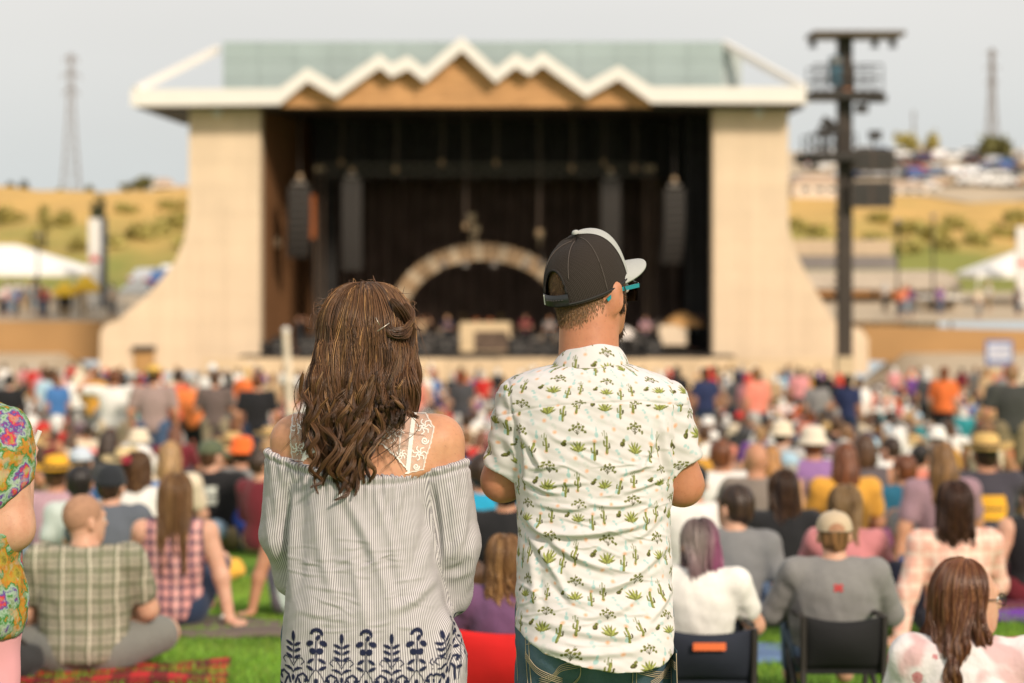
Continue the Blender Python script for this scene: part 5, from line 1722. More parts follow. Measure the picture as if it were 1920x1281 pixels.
pb = person(318, 826, 20.0, 'cross', 'woman with long blond hair left of the black tee man', ('tee', 'cream'), ('trousers', 'pale denim'), ('long', 'blond'), None, 4, 0, 0, 1.0)
bp = [o for o in SC.objects if o.get('label') == 'man in green cap and black tee with white print on the back'][0]
back_patch(bp, top_mesh('propl', 'tee'), -.13, .10, .36, .50, m_plain('white_print', (.5, .53, .48), .8, .2, 20), shape=lambda u, v: not (.35 < v < .5 and u > .3))
person(452, 815, 21.5, 'cross', 'person in bright orange cap and grey tee by the blue bag', ('tee', 'grey'), ('shorts', 'navy'), ('short', 'dark brown'), ('bucket', (.80, .15, .03)), 1, .1, .1, 1.05)
p = person(556, 925, 13.6, 'propl', 'woman in pale mint sleeveless top propped on one arm beside the striped blouse', ('tank', (.62, .74, .70)), ('shorts', (.18, .16, .20)), ('long', 'light brown'), None, 1, 0, 0, 1.0, h=HB)
# --- standing on the left
person(214, 690, 33, 'raise', 'standing man in white tee with one arm raised to his head', ('tee', 'white'), ('trousers', (.66, .52, .36)), ('short', 'auburn'), None, 1, 0, 0, 1.22)
person(288, 684, 32, 'stand', 'standing man in mauve grey tee, yellow hat and jeans', ('tee', (.34, .25, .23)), ('trousers', 'denim'), ('short', 'brown'), ('straw', (.72, .46, .10)), 1, 0, 0, 1.18)
person(335, 690, 38, 'stand', 'standing person in red orange top left of the orange tee', ('tee', (.70, .10, .05)), ('shorts', 'black'), ('short', 'dark brown'), None, 1, 0, 0, 1.1)
person(362, 700, 37, 'stand', 'standing person in orange tee between red and brown tops', ('tee', (.80, .22, .06)), ('shorts', 'black'), ('short', 'grey'), None, 2, 0, 0, 1.1)
person(403, 694, 36, 'fold', 'standing man in brown grey tee and khaki shorts', ('tee', (.14, .105, .095)), ('trousers', (.28, .23, .15)), ('short', 'brown'), None, 1, 0, 0, 1.1)
person(482, 698, 33, 'stand', 'standing man in black tee left of the woman in the striped blouse', ('tee', 'black'), ('trousers', 'dark denim'), ('short', 'auburn'), None, 1, 0, .2, 1.08)
person(398, 680, 52, 'stand', 'standing person in white headscarf at the far end of the lawn', ('tee', 'white'), ('trousers', 'denim'), None, ('beanie', (.75, .74, .72)), 1, 0, 0, 1.0)
person(18, 700, 40, 'stand', 'standing person in black at the left edge of the far crowd', ('long', 'black'), ('trousers', 'black'), ('short', 'black'), None, 2, 0, 0, 1.0)
# --- between and behind the couple
folding_chair(958, 1281, 8.6, .46, .48, (.50, .010, .010), 'bright red folding chair between the couple', .22, .18)
person(946, 1000, 8.75, 'chair', 'child with long wavy blond hair and purple top in the red chair', ('tee', (.15, .07, .15)), ('trousers', 'denim'), None, None, 2, 0, 0, .95, h=HB, 
       hr=long_hair(23, 90, 16, zr(-.42, -.30), .014, .10, .8, tint_basic((.20, .10, .04), (.46, .27, .11), .35, 1.2), r=.0018))
person(905, 846, 15.5, 'cross', 'person in bright turquoise blue tee seen between the couple', ('tee', (.02, .32, .52)), ('shorts', 'black'), ('short', 'dark brown'), None, 1, 0, 0, 1.0, h=HB)
person(950, 872, 13.6, 'propl', 'person in black top and red skirt behind the man in the cactus shirt', ('tee', 'black'), ('trousers', (.35, .01, .02)), ('short', 'black'), None, 1, 0, 0, 1.0, h=HB)
person(888, 985, 10.4, 'knees', 'person in purple sitting low behind the blouse sleeve', ('tee', (.14, .07, .15)), ('trousers', 'pale denim'), ('short', 'brown'), None, 2, .2, 0, .8, size=.62)
blanket(905, 1010, 13.9, 1.2, .8, m_plain('dark_grey_blanket', (.10, .095, .09), .95, .25, 5), 'dark grey blanket with pale edge between the couple')
# --- right group
folding_chair(1318, 1281, 9.2, .34, .40, (.018, .022, .035), 'navy folding chair with orange label under the purple haired woman', .20, .2, (.75, .16, .05))
def tint_purple(rng, n, t, phi, p):
    side = np.clip((p[..., 0:1] + .03) * 14, 0, 1)
    c0 = A((.38, .31, .29)); c1 = A((.36, .10, .22)); rt = A((.10, .06, .06))
    c = c0 + (c1 - c0) * np.clip(side * rng.uniform(.4, 1.3, (n, 1, 1)) + np.linspace(-.2, .35, len(t))[None, :, None], 0, 1)
    k = np.interp(t, [0, .14, .3], [1, .7, 0])[None, :, None]
    c = c + (rt - c) * k
    return c * rng.uniform(.7, 1.2, (n, 1, 1))
person(1308, 970, 9.3, 'chair', 'woman with lavender and purple bob and white tee in the navy chair', ('tee', 'white'), ('trousers', 'dark denim'), None, None, 2, -.1, .5, 1.06, h=HB, belly=.02,
       hr=long_hair(24, 90, 18, zr(-.19, -.12), .005, .2, 1.0, tint_purple, back=-.10, r=.0018))
person(1376, 904, 12.2, 'propr', 'man in grey tee with short dark hair looking left, behind the purple hair', ('tee', (.20, .20, .205)), ('trousers', 'denim'), ('short', 'dark brown'), None, 2, 0, .75, 1.0, h=HB, eyes=True)
person(1468, 880, 14.2, 'cross', 'woman in black top with long wavy dark hair right of the grey tee man', ('tee', 'black'), ('trousers', 'black'), None, None, 1, 0, .3, 1.0, h=HB,
       hr=long_hair(25, 80, 16, zr(-.46, -.30), .012, .12, .85, tint_basic((.045, .022, .014), (.20, .10, .045), .2, 1.5), r=.002))
folding_chair(1566, 1281, 9.5, .31, .41, (.012, .012, .013), 'black folding chair under the large man in grey', .20, .16)
gm = person(1563, 948, 9.6, 'chair', 'large man in grey long sleeve shirt and beige cap in the black chair', ('long', 'grey'), ('trousers', 'denim'), ('short', 'light brown'), ('cap', (.52, .41, .28), (.025, .035, .08)), 2, 0, 0, 1.08, h=HB, belly=.06, w=1.06)
arch = MB(); hc_ = Vector(POSES['chair']['hed'])
Va = [hc_ + Vector((0, -.128, .034))]
for k in range(13):
    a = math.pi * k / 12; x_ = .042 * math.cos(a)
    Va.append(hc_ + Vector((x_, -.1285 + .6 * x_ * x_ / .1 + .006 * math.sin(a), .034 + .042 * math.sin(a))))
arch.add(Va, [(0, k + 1, k + 2) for k in range(12)]).build('cap_opening', m_plain('shaved_skin', (.42, .22, .13), .7), gm)
gt = [c for c in gm.children if c.name.startswith('shirt')][0]
def ua(u, v):
    a = abs(u - .5) * 2
    return (v > .55 and a > .2 and a < .95) or (v < .45 and a > .2 and a < .95) or (.25 < v < .75 and a < .45)
back_patch(gm, gt.data, -.022, .022, .612, .648, m_plain('red_mark', (.50, .03, .03), .7), 'emblem', .004, 10, ua)
person(1588, 910, 12.4, 'knees', 'woman in rose pink tee with straight blond hair behind the beige cap', ('tee', (.55, .21, .22)), ('trousers', 'khaki'), None, None, 2, -.1, -.2, .95, h=HB,
       hr=long_hair(26, 80, 16, zr(-.30, -.22), .004, .2, .85, tint_basic((.22, .13, .06), (.42, .28, .13), .4, 1.1), r=.002))
person(1788, 900, 12.0, 'propl', 'woman in coral and white checked shirt with dark shoulder length hair on the grass', ('long', 'coral'), ('trousers', (.03, .035, .06)), None, None, 2, .1, -.1, 1.0, h=HB, topmat=PL_CORAL, shoes=(.4, .38, .36),
       hr=long_hair(27, 90, 16, zr(-.26, -.16), .008, .12, 1.0, tint_basic((.055, .022, .012), (.14, .06, .025), .25, .9), r=.002, back=-.10))
bw_ = person(1822, 1049, 7.3, 'cross', 'woman in glasses and white floral top with long wavy brown hair at bottom right', ('tee', 'white'), ('trousers', 'denim'), None, None, 2, -.15, -1.1, 1.05, h=HB, topmat=FLORAL, eyes=True,
       hr=long_hair(28, 220, 34, zr(-.50, -.30), .013, .15, 1.2, tint_basic((.15, .052, .023), (.32, .15, .06), .3, .9, 1.1), r=.0014, R=(.092, .110, .117), phi_max=100, bulge=.012, rad0=.0105, soft=True))
Rz = Matrix.Rotation(-1.1, 3, 'Z'); hc = Vector(POSES['cross']['hed'])
gl = MB()
for s in (-1, 1):
    c0 = Vector((s * .034, .100, .0))
    gl.tube([hc + Rz @ (c0 + Vector((.026 * math.cos(a), -.004 * abs(math.cos(a)), .019 * math.sin(a)))) for a in np.linspace(0, 6.283, 15)], .0022, 5)
    gl.tube([hc + Rz @ Vector((s * .060, .098, .004)), hc + Rz @ Vector((s * .080, .02, .008)), hc + Rz @ Vector((s * .082, -.01, -.005))], .0022, 5)
gl.tube([hc + Rz @ Vector((-.01, .103, .004)), hc + Rz @ Vector((.01, .103, .004))], .002, 5)
gl.build('glasses', M['steel'], bw_, True)
person(1585, 828, 18.5, 'cross', 'woman in mustard top with very long straight auburn hair', ('tee', 'mustard'), ('trousers', (.2, .06, .14)), ('long', 'auburn'), None, 1, 0, 0, 1.0, h=HB)
person(1622, 812, 20.5, 'knees', 'woman in dark grey tank top with brown bob right of the auburn hair', ('tank', (.11, .09, .095)), ('trousers', 'black'), ('bob', 'brown'), None, 1, 0, 0, 1.1)
person(1525, 796, 22.0, 'cross', 'child in purple tie dye tee and white hat left of the auburn hair', ('tee', (.30, .16, .36)), ('trousers', 'purple'), ('short', 'auburn'), ('bucket', (.70, .62, .5)), 1, 0, 0, 1.0)
person(1693, 850, 19.0, 'propl', 'person in teal blue tee leaning left near the mauve top woman', ('tee', (.02, .12, .20)), ('shorts', 'khaki'), ('short', 'auburn'), None, 1, .35, .3, 1.05)
person(1765, 824, 17.6, 'propl', 'woman in mauve tee with brown and blond hair leaning on one arm', ('tee', (.32, .20, .24)), ('shorts', 'grey'), ('long', (.17, .085, .03)), None, 1, .1, 0, 1.0, h=HB)
person(1682, 800, 25.0, 'cross', 'white haired person in white top in front of the speaker tower', ('tee', (.62, .63, .62)), ('trousers', 'khaki'), ('bob', 'white'), None, 2, 0, 0, 1.2)
sh_ = person(1850, 812, 18.8, 'knees', 'man in wide straw hat and dark tee with yellow print on the back', ('tee', (.055, .05, .065)), ('shorts', 'grey'), ('short', 'dark brown'), ('straw', (.66, .44, .16)), 1, 0, .15, 1.1, h=HB)
back_patch(sh_, top_mesh('knees', 'tee', HB), -.10, .11, .30, .46, m_plain('yellow_print', (.78, .40, .03), .8), 'shirt_print', .005, 10, lambda u, v: not (.44 < v < .52 and .2 < u < .9))
person(1418, 828, 18.0, 'knees', 'bald man in taupe tee above the dark haired grey tee man', ('tee', (.20, .165, .14)), ('shorts', 'grey'), None, None, 1, 0, .2, 1.05)
person(1445, 836, 20.0, 'cross', 'woman with long golden hair beside the bald man', ('tee', (.62, .34, .16)), ('trousers', 'khaki'), ('long', (.36, .17, .05)), None, 1, 0, 0, 1.05)
person(1352, 822, 20.0, 'cross', 'person in bright white tee right of the cactus shirt, hair reddish', ('tee', 'white'), ('trousers', 'denim'), ('short', 'auburn'), None, 1, 0, 0, 1.08)
person(1300, 862, 15.0, 'cross', 'person in white tee and black cap next to the cactus shirt elbow', ('tee', 'white'), ('trousers', 'denim'), ('short', 'black'), ('cap', 'black'), 1, 0, 0, 1.08, h=HB)
person(1898, 680, 29.5, 'stand', 'large standing man in charcoal tee at the right edge', ('tee', (.050, .052, .048)), ('shorts', (.24, .19, .11)), ('short', (.30, .17, .09)), None, 1, 0, 0, 1.32)
person(1935, 895, 14.5, 'propl', 'person in black top and maroon checked trousers cut by the right edge', ('tank', 'black'), ('trousers', 'maroon'), ('short', 'dark brown'), None, 2, .3, 0, 1.1, h=HB)
blanket(1930, 1035, 13.6, 1.6, .7, m_plain('purple_blanket', (.16, .035, .34), .9, .2, 5), 'vivid purple blanket at the right edge')
blanket(1915, 1000, 14.3, 1.5, .6, PL_MAROON, 'maroon checked blanket at the right edge beyond the purple one')
blanket(1640, 960, 17.6, 1.3, 1.2, m_plain('pale_blanket', (.50, .47, .42), .9, .2, 5), 'pale grey blanket in front of the mauve top woman')
blanket(1660, 920, 20.0, 1.4, .8, m_plain('white_blanket', (.68, .64, .6), .9, .15, 5), 'white blanket beside the woman in the dark grey tank top')
blanket(1330, 1130, 11.6, 1.2, 1.0, m_plain('blue_blanket', (.10, .16, .28), .9, .3, 5), 'dull blue blanket behind the purple haired woman')
# bag and bottles on the grass
def bag(px, d, c, label, w=.26, hgt=.18):
    o = thing('bag', (sx(px, d), d, gz(d)), .3, label, 'bag')
    B = Body().el((0, 0, hgt * .5), (w * .5, w * .32, hgt * .5)).el((w * .12, .02, hgt * .75), (w * .3, w * .22, hgt * .3))
    V, Q = B.surf(.012); N = vnormals(V, Q); V = V + N * (.008 * vnoise(V * 9, 2))[:, None]
    obj('bag_body', mesh_np('bag_body', V, Q), M['fabric'], o, color=c)
    MB().tube([(-w * .25, 0, hgt * .85), (-w * .1, -.02, hgt * 1.2), (w * .1, -.02, hgt * 1.2), (w * .25, 0, hgt * .9)], .01, 6).build('handle', M['steel'], o, True)
bag(1392, 8.7, (.02, .26, .27), 'teal blue bag on the grass right of the navy chair', .17, .13)
bag(1412, 8.9, (.02, .02, .022), 'black bag on the grass behind the teal bag', .2, .10)
bag(412, 16.6, (.78, .42, .06), 'crumpled yellow jacket on the grass beyond the pink plaid top', .36, .16)
bag(462, 20.5, (.03, .07, .35), 'bright blue bag in front of the orange cap', .34, .4)
bag(60, 12.5, (.45, .02, .02), 'red and black bag on the grass at the left edge', .7, .2)
bag(20, 10.4, (.03, .03, .03), 'small black bag on the grass at the left edge', .3, .16)
o = thing('tumbler', (sx(1696, 16.2), 16.2, gz(16.2)), 0, 'blue and steel tumbler standing on the pale blanket', 'tumbler')
MB().lathe([(0, .02), (.034, .02), (.042, .2), (.04, .2)], n=14).build('cup', m_plain('blue_tumbler', (.03, .06, .25), .3), o, True)
MB().lathe([(.043, .2), (.043, .215), (0, .22)], n=14).build('lid', M['greysteel'], o, True)
hatp = thing('hat_on_grass', (sx(418, 7.0), 7.0, gz(7.0) + .01), 0, 'orange and brown cap lying on the grass at the bottom edge', 'cap')
MB().lathe([(0, .10), (.05, .09), (.085, .05), (.092, 0)], n=18).build('crown', m_plain('orange_cap', (.62, .20, .03), .8), hatp, True)
MB().lathe([(.09, .008), (.16, .0), (.158, -.005), (.09, .002)], (0, .03, 0), 18).build('brim', m_plain('brown_brim', (.10, .035, .02), .8), hatp, True)
o = thing('hair_clip', W(236, 862, 17.35), 0, 'red flower hair clip worn by the woman in the white lace top', 'hair clip')
fl.build('petals', m_plain('red_flower', (.42, .02, .06), .7), o, True)

# --- tie-dye person cut by the left edge
B = Body()
td = 5.55
tx = lambda px: (px + 95) / FPX * td
tz = lambda py: sz(py, td) - gz(td)
TDP = thing('person', (sx(-95, td), td, gz(td)), 0, 'standing person in tie dye tee and pink shorts cut off by the left edge', 'person')
PT = dict(pel=(0, 0, .86), che=(0, -.01, 1.15), nek=(0, 0, 1.33), hed=(0, .02, 1.48), sh=((-.155, 0, 1.25), (tx(0), 0, tz(822))), el=((-.22, 0, 1.0), (tx(24), -.02, tz(988))), wr=((-.22, .1, .78), (tx(0), .22, tz(900))),
          kn=((-.10, .015, .46), (.10, .015, .46)), an=((-.115, -.02, .08), (.115, -.02, .08)), toe=((-.13, .13, .04), (.13, .13, .04)))
POSES['tiedye'] = PT
B = Body(); torso(B, PT); arms(B, PT, .006); hands(B, PT); legs(B, PT, w=.8); head(B, PT, -.3)
obj('body', B.mesh('body', .009), M['skin'], TDP, color=(.60, .34, .23))
B = Body(); torso(B, PT, .016, 1.0, .012)
for sh, el in zip(PT['sh'], PT['el']):
    sh, el = A(sh, float), A(el, float)
    dn = (el - sh) / np.linalg.norm(el - sh)
    B.rc(sh + A([0, 0, .003]), sh + dn * .12 + A([.012 * np.sign(sh[0]), 0, 0]), .060, .056, .03)
B.el((0, .02, 1.39), (.08, .09, .07), None, -.01)
B.cut(lambda X, Y, Z: np.where((X > tx(-20)) & (Z > tz(990)), .62 * (X - tx(55)) - .79 * (Z - tz(908)), -1.0))
B.plane((0, 0, -1), -tz(1190))
V, Q = B.surf(.008); N = vnormals(V, Q)
V = V + N * (.0045 * vnoise(V * A([9, 9, 5]), 3) + .003 * vnoise(V * A([20, 20, 12]), 6) + .006 * np.sin(V[:, 2] * 60 + 3 * np.sin(V[:, 0] * 30)) * np.clip((V[:, 0] - .12) * 20, 0, 1) * .4)[:, None]
obj('shirt', mesh_np('shirt', V, Q), TIEDYE, TDP)
B = Body(); B.el(PT['pel'], (.155, .120, .14), None, .05); legs(B, PT, .012, .8, .045, .82, False); B.plane((0, 0, 1), tz(1180))
V, Q = B.surf(.01); N = vnormals(V, Q); V = V + N * (.004 * vnoise(V * 9, 3))[:, None]
obj('shorts', mesh_np('shorts', V, Q), m_plain('pink_cotton', (.72, .34, .38), .85, .08, 6), TDP)
obj('hair', hair_shape('bob'), M['hair'], TDP, loc=PT['hed'], color=(.12, .06, .03), rot=(0, 0, -.3))
o = thing('drinking_straw', W(62, 822, td + .22), 0, 'short white stick held up by the tie dye person', 'straw')
MB().tube([(-.012, 0, -.05), (.016, 0, .018)], .0055, 8).build('stick', M['white'], o)

# ------------------------------------------------------------------ the wider crowd
PLACED = [(o.location.x, o.location.y) for o in SC.objects if o.parent is None and o.get('category') == 'person']
rng = np.random.default_rng(77)
def free(x, y, r):
    for a, b in PLACED:
        if abs(a - x) < r and abs(b - y) < r * 1.1: return False
    return True
HAIRS = [('short', 'brown'), ('short', 'dark brown'), ('short', 'grey'), ('long', 'brown'), ('long', 'blond'), ('long', 'dark brown'), ('bob', 'light brown'), ('pony', 'blond'), ('pony', 'brown'), ('bun', 'dark brown'), ('long', 'auburn'), ('short', 'black'), ('short', 'light brown'), ('bob', 'white')]
HATS = [('cap', 'black'), ('cap', 'white'), ('cap', 'navy'), ('straw', (.62, .42, .18)), ('capback', 'red'), ('cap', 'grey'), ('bucket', 'cream'), ('cap', 'light blue'), ('straw', (.70, .55, .30)), ('bucket', 'white')]
HATN = ['black cap', 'white cap', 'navy cap', 'straw hat', 'red backwards cap', 'grey cap', 'cream sun hat', 'pale blue cap', 'pale straw hat', 'white sun hat']
TN = ['white', 'grey', 'black', 'tan', 'white', 'coral', 'charcoal', 'cream', 'white', 'white', 'white', 'cream', 'red', 'orange', 'coral', 'coral', 'grey', 'light grey', 'charcoal', 'black', 'black', 'navy', 'navy', 'blue', 'light blue', 'mauve', 'pink', 'teal', 'tan', 'mustard', 'maroon', 'purple', 'orange', 'red', 'pink', 'grey', 'black']
HN = {'short': 'short', 'long': 'long', 'bob': 'bobbed', 'pony': 'ponytailed', 'bun': 'pinned up'}
def where(px, d):
    a = 'near' if d < 27 else 'mid' if d < 36 else 'far'
    b = 'left wall' if px < 190 else 'left wing' if px < 490 else 'pole' if px < 600 else 'stage' if px < 1310 else 'right wing' if px < 1540 else 'tower' if px < 1640 else 'right wall'
    return a + ' rows by ' + b
def lump(d):
    return max(1, min(3, 0))
USED = set()
n_ind, tries = 0, 0
pts = []
while n_ind < 225 and tries < 60000:
    tries += 1
    d = 17.5 + 28 * (n_ind / 225) ** .62 + rng.uniform(-1.5, 2.0)
    x = rng.uniform(-.222, .222) * d
    px = 960 + x / d * FPX
    if d < 21 and rng.uniform() < .3: continue
    if not free(x, d, .62): continue
    PLACED.append((x, d)); n_ind += 1
    stand = rng.uniform() < .12 and d > 40
    pose = rng.choice(['stand', 'fold', 'stand', 'raise']) if stand else rng.choice(['cross', 'knees', 'propr', 'propl', 'chair', 'cross', 'chair'])
    tn = TN[rng.integers(len(TN))]
    hair = HAIRS[rng.integers(len(HAIRS))]
    hat = hn = None
    if rng.uniform() < .33:
        k = rng.integers(len(HATS)); hat, hn = HATS[k], HATN[k]
        if hair[0] in ('bun', 'pony'): hair = ('short', hair[1])
    kind = rng.choice(['tee', 'tee', 'tee', 'tank', 'long'])
    lab = '%s person in %s %s, %s, %s' % ('standing' if stand else 'seated', tn, {'tee': 'tee', 'tank': 'tank top', 'long': 'sweater'}[kind], hn or (HN[hair[0]] + ' ' + hair[1] + ' hair'), where(px, d))
    bt = str(rng.choice(list(BOTC)))
    if lab in USED: lab = lab.replace(', ' + where(px, d), ' and ' + bt + ', ' + where(px, d))
    USED.add(lab)
    person(px, 0, d, pose, lab, (kind, tn), ('shorts' if rng.uniform() < .5 else 'trousers', bt), hair, hat, int(rng.choice([0, 1, 2, 3, 4, 1, 2, 5])), float(rng.normal(0, .35)), float(rng.choice([-.6, 0, 0, .6])),
           float(rng.uniform(.98, 1.15)), 'spectators on the lawn', size=float(rng.uniform(.93, 1.06)))
    if pose == 'chair': 
        pass
# people strolling on the plaza and the band on stage
for i in range(26):
    left = i < 16
    px = rng.uniform(2, 98) if left and i % 4 else rng.uniform(190, 215) if left else rng.uniform(1640, 1915)
    d = rng.uniform(134, 141)
    x = sx(px, d)
    tn = TN[rng.integers(len(TN))]; hair = HAIRS[rng.integers(len(HAIRS))]
    while (tn, hair, left) in USED: tn = TN[rng.integers(len(TN))]; hair = HAIRS[rng.integers(len(HAIRS))]
    USED.add((tn, hair, left))
    person(px, 0, d, rng.choice(['stand', 'fold']), 'distant person in %s top with %s %s hair on the %s plaza' % (tn, HN[hair[0]], hair[1], 'left' if left else 'right'), ('tee', tn), ('trousers', rng.choice(list(BOTC))), hair, None, int(rng.integers(0, 5)), float(rng.uniform(-3, 3)), 0.0, 1.05, 'people strolling on the plaza', size=1.0, z0=HZ(x, d))
for i, px in enumerate((560, 620, 700, 790, 838, 985, 1030, 1090, 1150, 1210, 1300)):
    tn = ['black', 'charcoal', 'white', 'tan', 'navy', 'maroon', 'grey', 'cream', 'olive', 'mauve', 'light blue'][i]
    person(px, 0, 119.5 + (i % 3), rng.choice(['stand', 'fold', 'raise']), 'performer in %s on the stage deck %s' % (tn, 'left of the cream screen' if px < 860 else 'right of the cream screen'), ('tee', tn), ('trousers', 'black'), HAIRS[i], None, i % 5, 3.14 + float(rng.uniform(-.6, .6)), 0.0, 1.1, 'performers on stage', size=1.04, z0=DK)

# the rest of the crowd reads as one mass
def far_crowd():
    def template(pose):
        P = POSES[pose]; B = Body()
        torso(B, P, .02); arms(B, P, .012); legs(B, P, .012, 2.0, feet=False)
        B.el(P['hed'], (.09, .105, .125), None, .02); B.rc(P['nek'], P['hed'], .06, .06)
        V, Q = B.surf(.052)
        hd = A(P['hed'])
        r = np.linalg.norm(V - hd, axis=1)
        cls = np.zeros(len(V), int)                               # shirt
        cls[(r < .17)] = 1                                        # skin
        cls[(r < .17) & ((V[:, 2] > hd[2] + .02) | (V[:, 1] < hd[1] - .02))] = 2   # hair
        pel = A(P['pel'])
        cls[(V[:, 2] < pel[2] - .02)] = 3
        for el, wr in zip(P['el'], P['wr']):
            dd = np.min([np.linalg.norm(V - (A(el) + (A(wr) - A(el)) * t), axis=1) for t in (0, .5, 1)], 0)
            cls[(dd < .075) & (cls == 0)] = 1
        return V, Q, cls
    T_ = [template(p_) for p_ in ('cross', 'knees', 'stand', 'chair', 'propr')]
    Vs, Qs, Cs = [], [], []; n = 0; cnt = 0
    tops = [TOPC[t] for t in TN]; hcs = list(HAIRC.values()); bts = list(BOTC.values())
    while cnt < 1950:
        d = math.sqrt(rng.uniform(42 ** 2, 112 ** 2))
        x = rng.uniform(-.26, .26) * d
        if abs(x) > 23.5 and d > 100: continue
        k = rng.choice([0, 1, 3, 4, 2], p=[.28, .24, .26, .12, .10])
        V, Q, cls = T_[k]
        a = rng.normal(0, .4); s = rng.uniform(.92, 1.08)
        c, s_ = math.cos(a), math.sin(a)
        R = A([[c, -s_, 0], [s_, c, 0], [0, 0, 1]])
        Vs.append((V * s) @ R.T + A([x, d, gz(d)]))
        hc = hcs[rng.integers(len(hcs))]
        if rng.uniform() < .3: hc = [(.75, .73, .7), (.02, .02, .02), (.6, .42, .2), (.55, .04, .03), (.7, .6, .45)][rng.integers(5)]
        pal = A([tops[rng.integers(len(tops))], SKINS[rng.integers(5)], hc, bts[rng.integers(len(bts))]])
        Cs.append(pal[cls]); Qs.append(Q + n); n += len(V); cnt += 1
    me = mesh_np('crowd', np.concatenate(Vs), np.concatenate(Qs))
    C_ = np.concatenate(Cs); set_attr(me, 'tint', np.concatenate([C_, np.ones((len(C_), 1))], 1))
    o = obj('crowd', me, M['tint'])
    tag(o, 'dense far crowd of seated and standing spectators filling the lawn before the stage', 'crowd', kind='stuff')
far_crowd()

# grass blades where the turf shows close by
def grass():
    rng = np.random.default_rng(4)
    n = 150000
    d = np.sqrt(rng.uniform(5.5 ** 2, 17 ** 2, n)); x = rng.uniform(-.28, .28, n) * d
    z = CZ - hdrop(d) + 0.015 * np.sin(x * 1.7 + d) * np.sin(d * 1.3)
    h = rng.uniform(.018, .045, n); a = rng.uniform(0, 6.283, n); w = rng.uniform(.0018, .0035, n)
    lx, ly = rng.normal(0, .014, n), rng.normal(0, .014, n)
    b = np.stack([x, d, z - .004], 1); u = np.stack([np.cos(a) * w, np.sin(a) * w, 0 * a], 1)
    m = b + np.stack([lx * .4, ly * .4, h * .6], 1); t = b + np.stack([lx, ly, h], 1)
    V = np.stack([b - u, b + u, m + u * .7, m - u * .7, t], 1).reshape(-1, 3)
    i = np.arange(n) * 5
    me = mesh_np('grass', V, [np.stack([i, i + 1, i + 2, i + 3], 1), np.stack([i + 3, i + 2, i + 4], 1)])
    c = A((.14, .28, .03)) * rng.uniform(.55, 1.35, (n, 1)) * (1 + .28 * vnoise(np.stack([x * .7, d * .7], 1), 61))[:, None] + A((.07, .05, .012)) * np.clip(vnoise(np.stack([x * .45, d * .45], 1), 62), 0, 1)[:, None] + A((.10, .06, .01)) * (rng.uniform(0, 1, (n, 1)) < .12)
    set_attr(me, 'tint', np.concatenate([np.repeat(c, 5, 0), np.ones((5 * n, 1))], 1))
    tag(obj('grass', me, m_tint('grass_blade', .6)), 'short bright green turf grass around the people nearby', 'grass', kind='stuff')
grass()
# ------------------------------------------------------------------ the couple
PD = 5.4
KPX = FPX / PD
def lz(py): return sz(py, PD) - gz(PD)
def inside(P, poly):
    poly = np.asarray(poly, float); x, y = P[:, 0], P[:, 1]; r = np.zeros(len(P), bool)
    for i in range(len(poly)):
        a, b = poly[i], poly[(i + 1) % len(poly)]
        c = ((a[1] > y) != (b[1] > y)) & (x < (b[0] - a[0]) * (y - a[1]) / (b[1] - a[1] + 1e-12) + a[0])
        r ^= c
    return r
def loft_fn(rows, cx0, e=2.3):
    """rows: (photo row, left column, right column, back y, front y) of a body section"""
    zz = A([lz(r[0]) for r in rows])[::-1]
    xl = A([(r[1] - cx0) / KPX for r in rows])[::-1]; xr = A([(r[2] - cx0) / KPX for r in rows])[::-1]
    yb = A([r[3] for r in rows])[::-1]; yf = A([r[4] for r in rows])[::-1]
    def f(X, Y, Z):
        L, R, Bk, Fr = (np.interp(Z, zz, q) for q in (xl, xr, yb, yf))
        cx, w, cy, dp = (L + R) / 2, (R - L) / 2, (Bk + Fr) / 2, (Fr - Bk) / 2
        q = ((np.abs(X - cx) / w) ** e + (np.abs(Y - cy) / dp) ** e) ** (1 / e)
        d = (q - 1) * np.minimum(w, dp)
        return np.maximum(d, np.maximum(Z - zz[-1], zz[0] - Z))
    lo = (xl.min() - .01, yb.min() - .01, zz[0]); hi = (xr.max() + .01, yf.max() + .01, zz[-1])
    return f, lo, hi
def folds(V, N, cx0, items, base=0.0):
    """ridges along photo polylines on the back of a garment"""
    P = np.stack([cx0 + V[:, 0] * KPX, 0 * V[:, 0]], 1); P[:, 1] = HOR + (CZ - gz(PD) - V[:, 2]) * KPX
    back = np.clip(-N[:, 1] * 2.5, 0, 1)
    D = np.zeros(len(V))
    for pts, amp, wpx in items:
        pp = resample(pts, 28)
        lo_, hi_ = pp.min(0) - 5 * wpx, pp.max(0) + 5 * wpx
        m = np.where((P[:, 0] > lo_[0]) & (P[:, 0] < hi_[0]) & (P[:, 1] > lo_[1]) & (P[:, 1] < hi_[1]) & (back > 0))[0]
        if not len(m): continue
        Q_ = P[m]; best = np.full(len(m), 1e9); tt = np.zeros(len(m)); sg = np.zeros(len(m))
        for i in range(27):
            a_, d_ = pp[i], pp[i + 1] - pp[i]
            L_ = max(d_ @ d_, 1e-9); nr_ = A([-d_[1], d_[0]]) / math.sqrt(L_)
            if nr_[1] < -.35 or (abs(nr_[1]) <= .35 and nr_[0] < 0): nr_ = -nr_
            t = np.clip(((Q_ - a_) @ d_) / L_, 0, 1); v_ = Q_ - a_ - t[:, None] * d_
            q = np.linalg.norm(v_, axis=1); s = q < best
            best[s] = q[s]; tt[s] = (i + t[s]) / 27; sg[s] = (v_ @ nr_)[s]
        env = np.clip(np.sin(tt * np.pi), 0, 1) ** .8 * np.exp(-np.maximum(best ** 2 - sg ** 2, 0) / wpx ** 2)
        D[m] += env * amp * .001 * (np.exp(-(sg / wpx) ** 2) - .55 * np.exp(-((sg - wpx * 1.5) / wpx) ** 2))
    return V + N * (D * back)[:, None], P
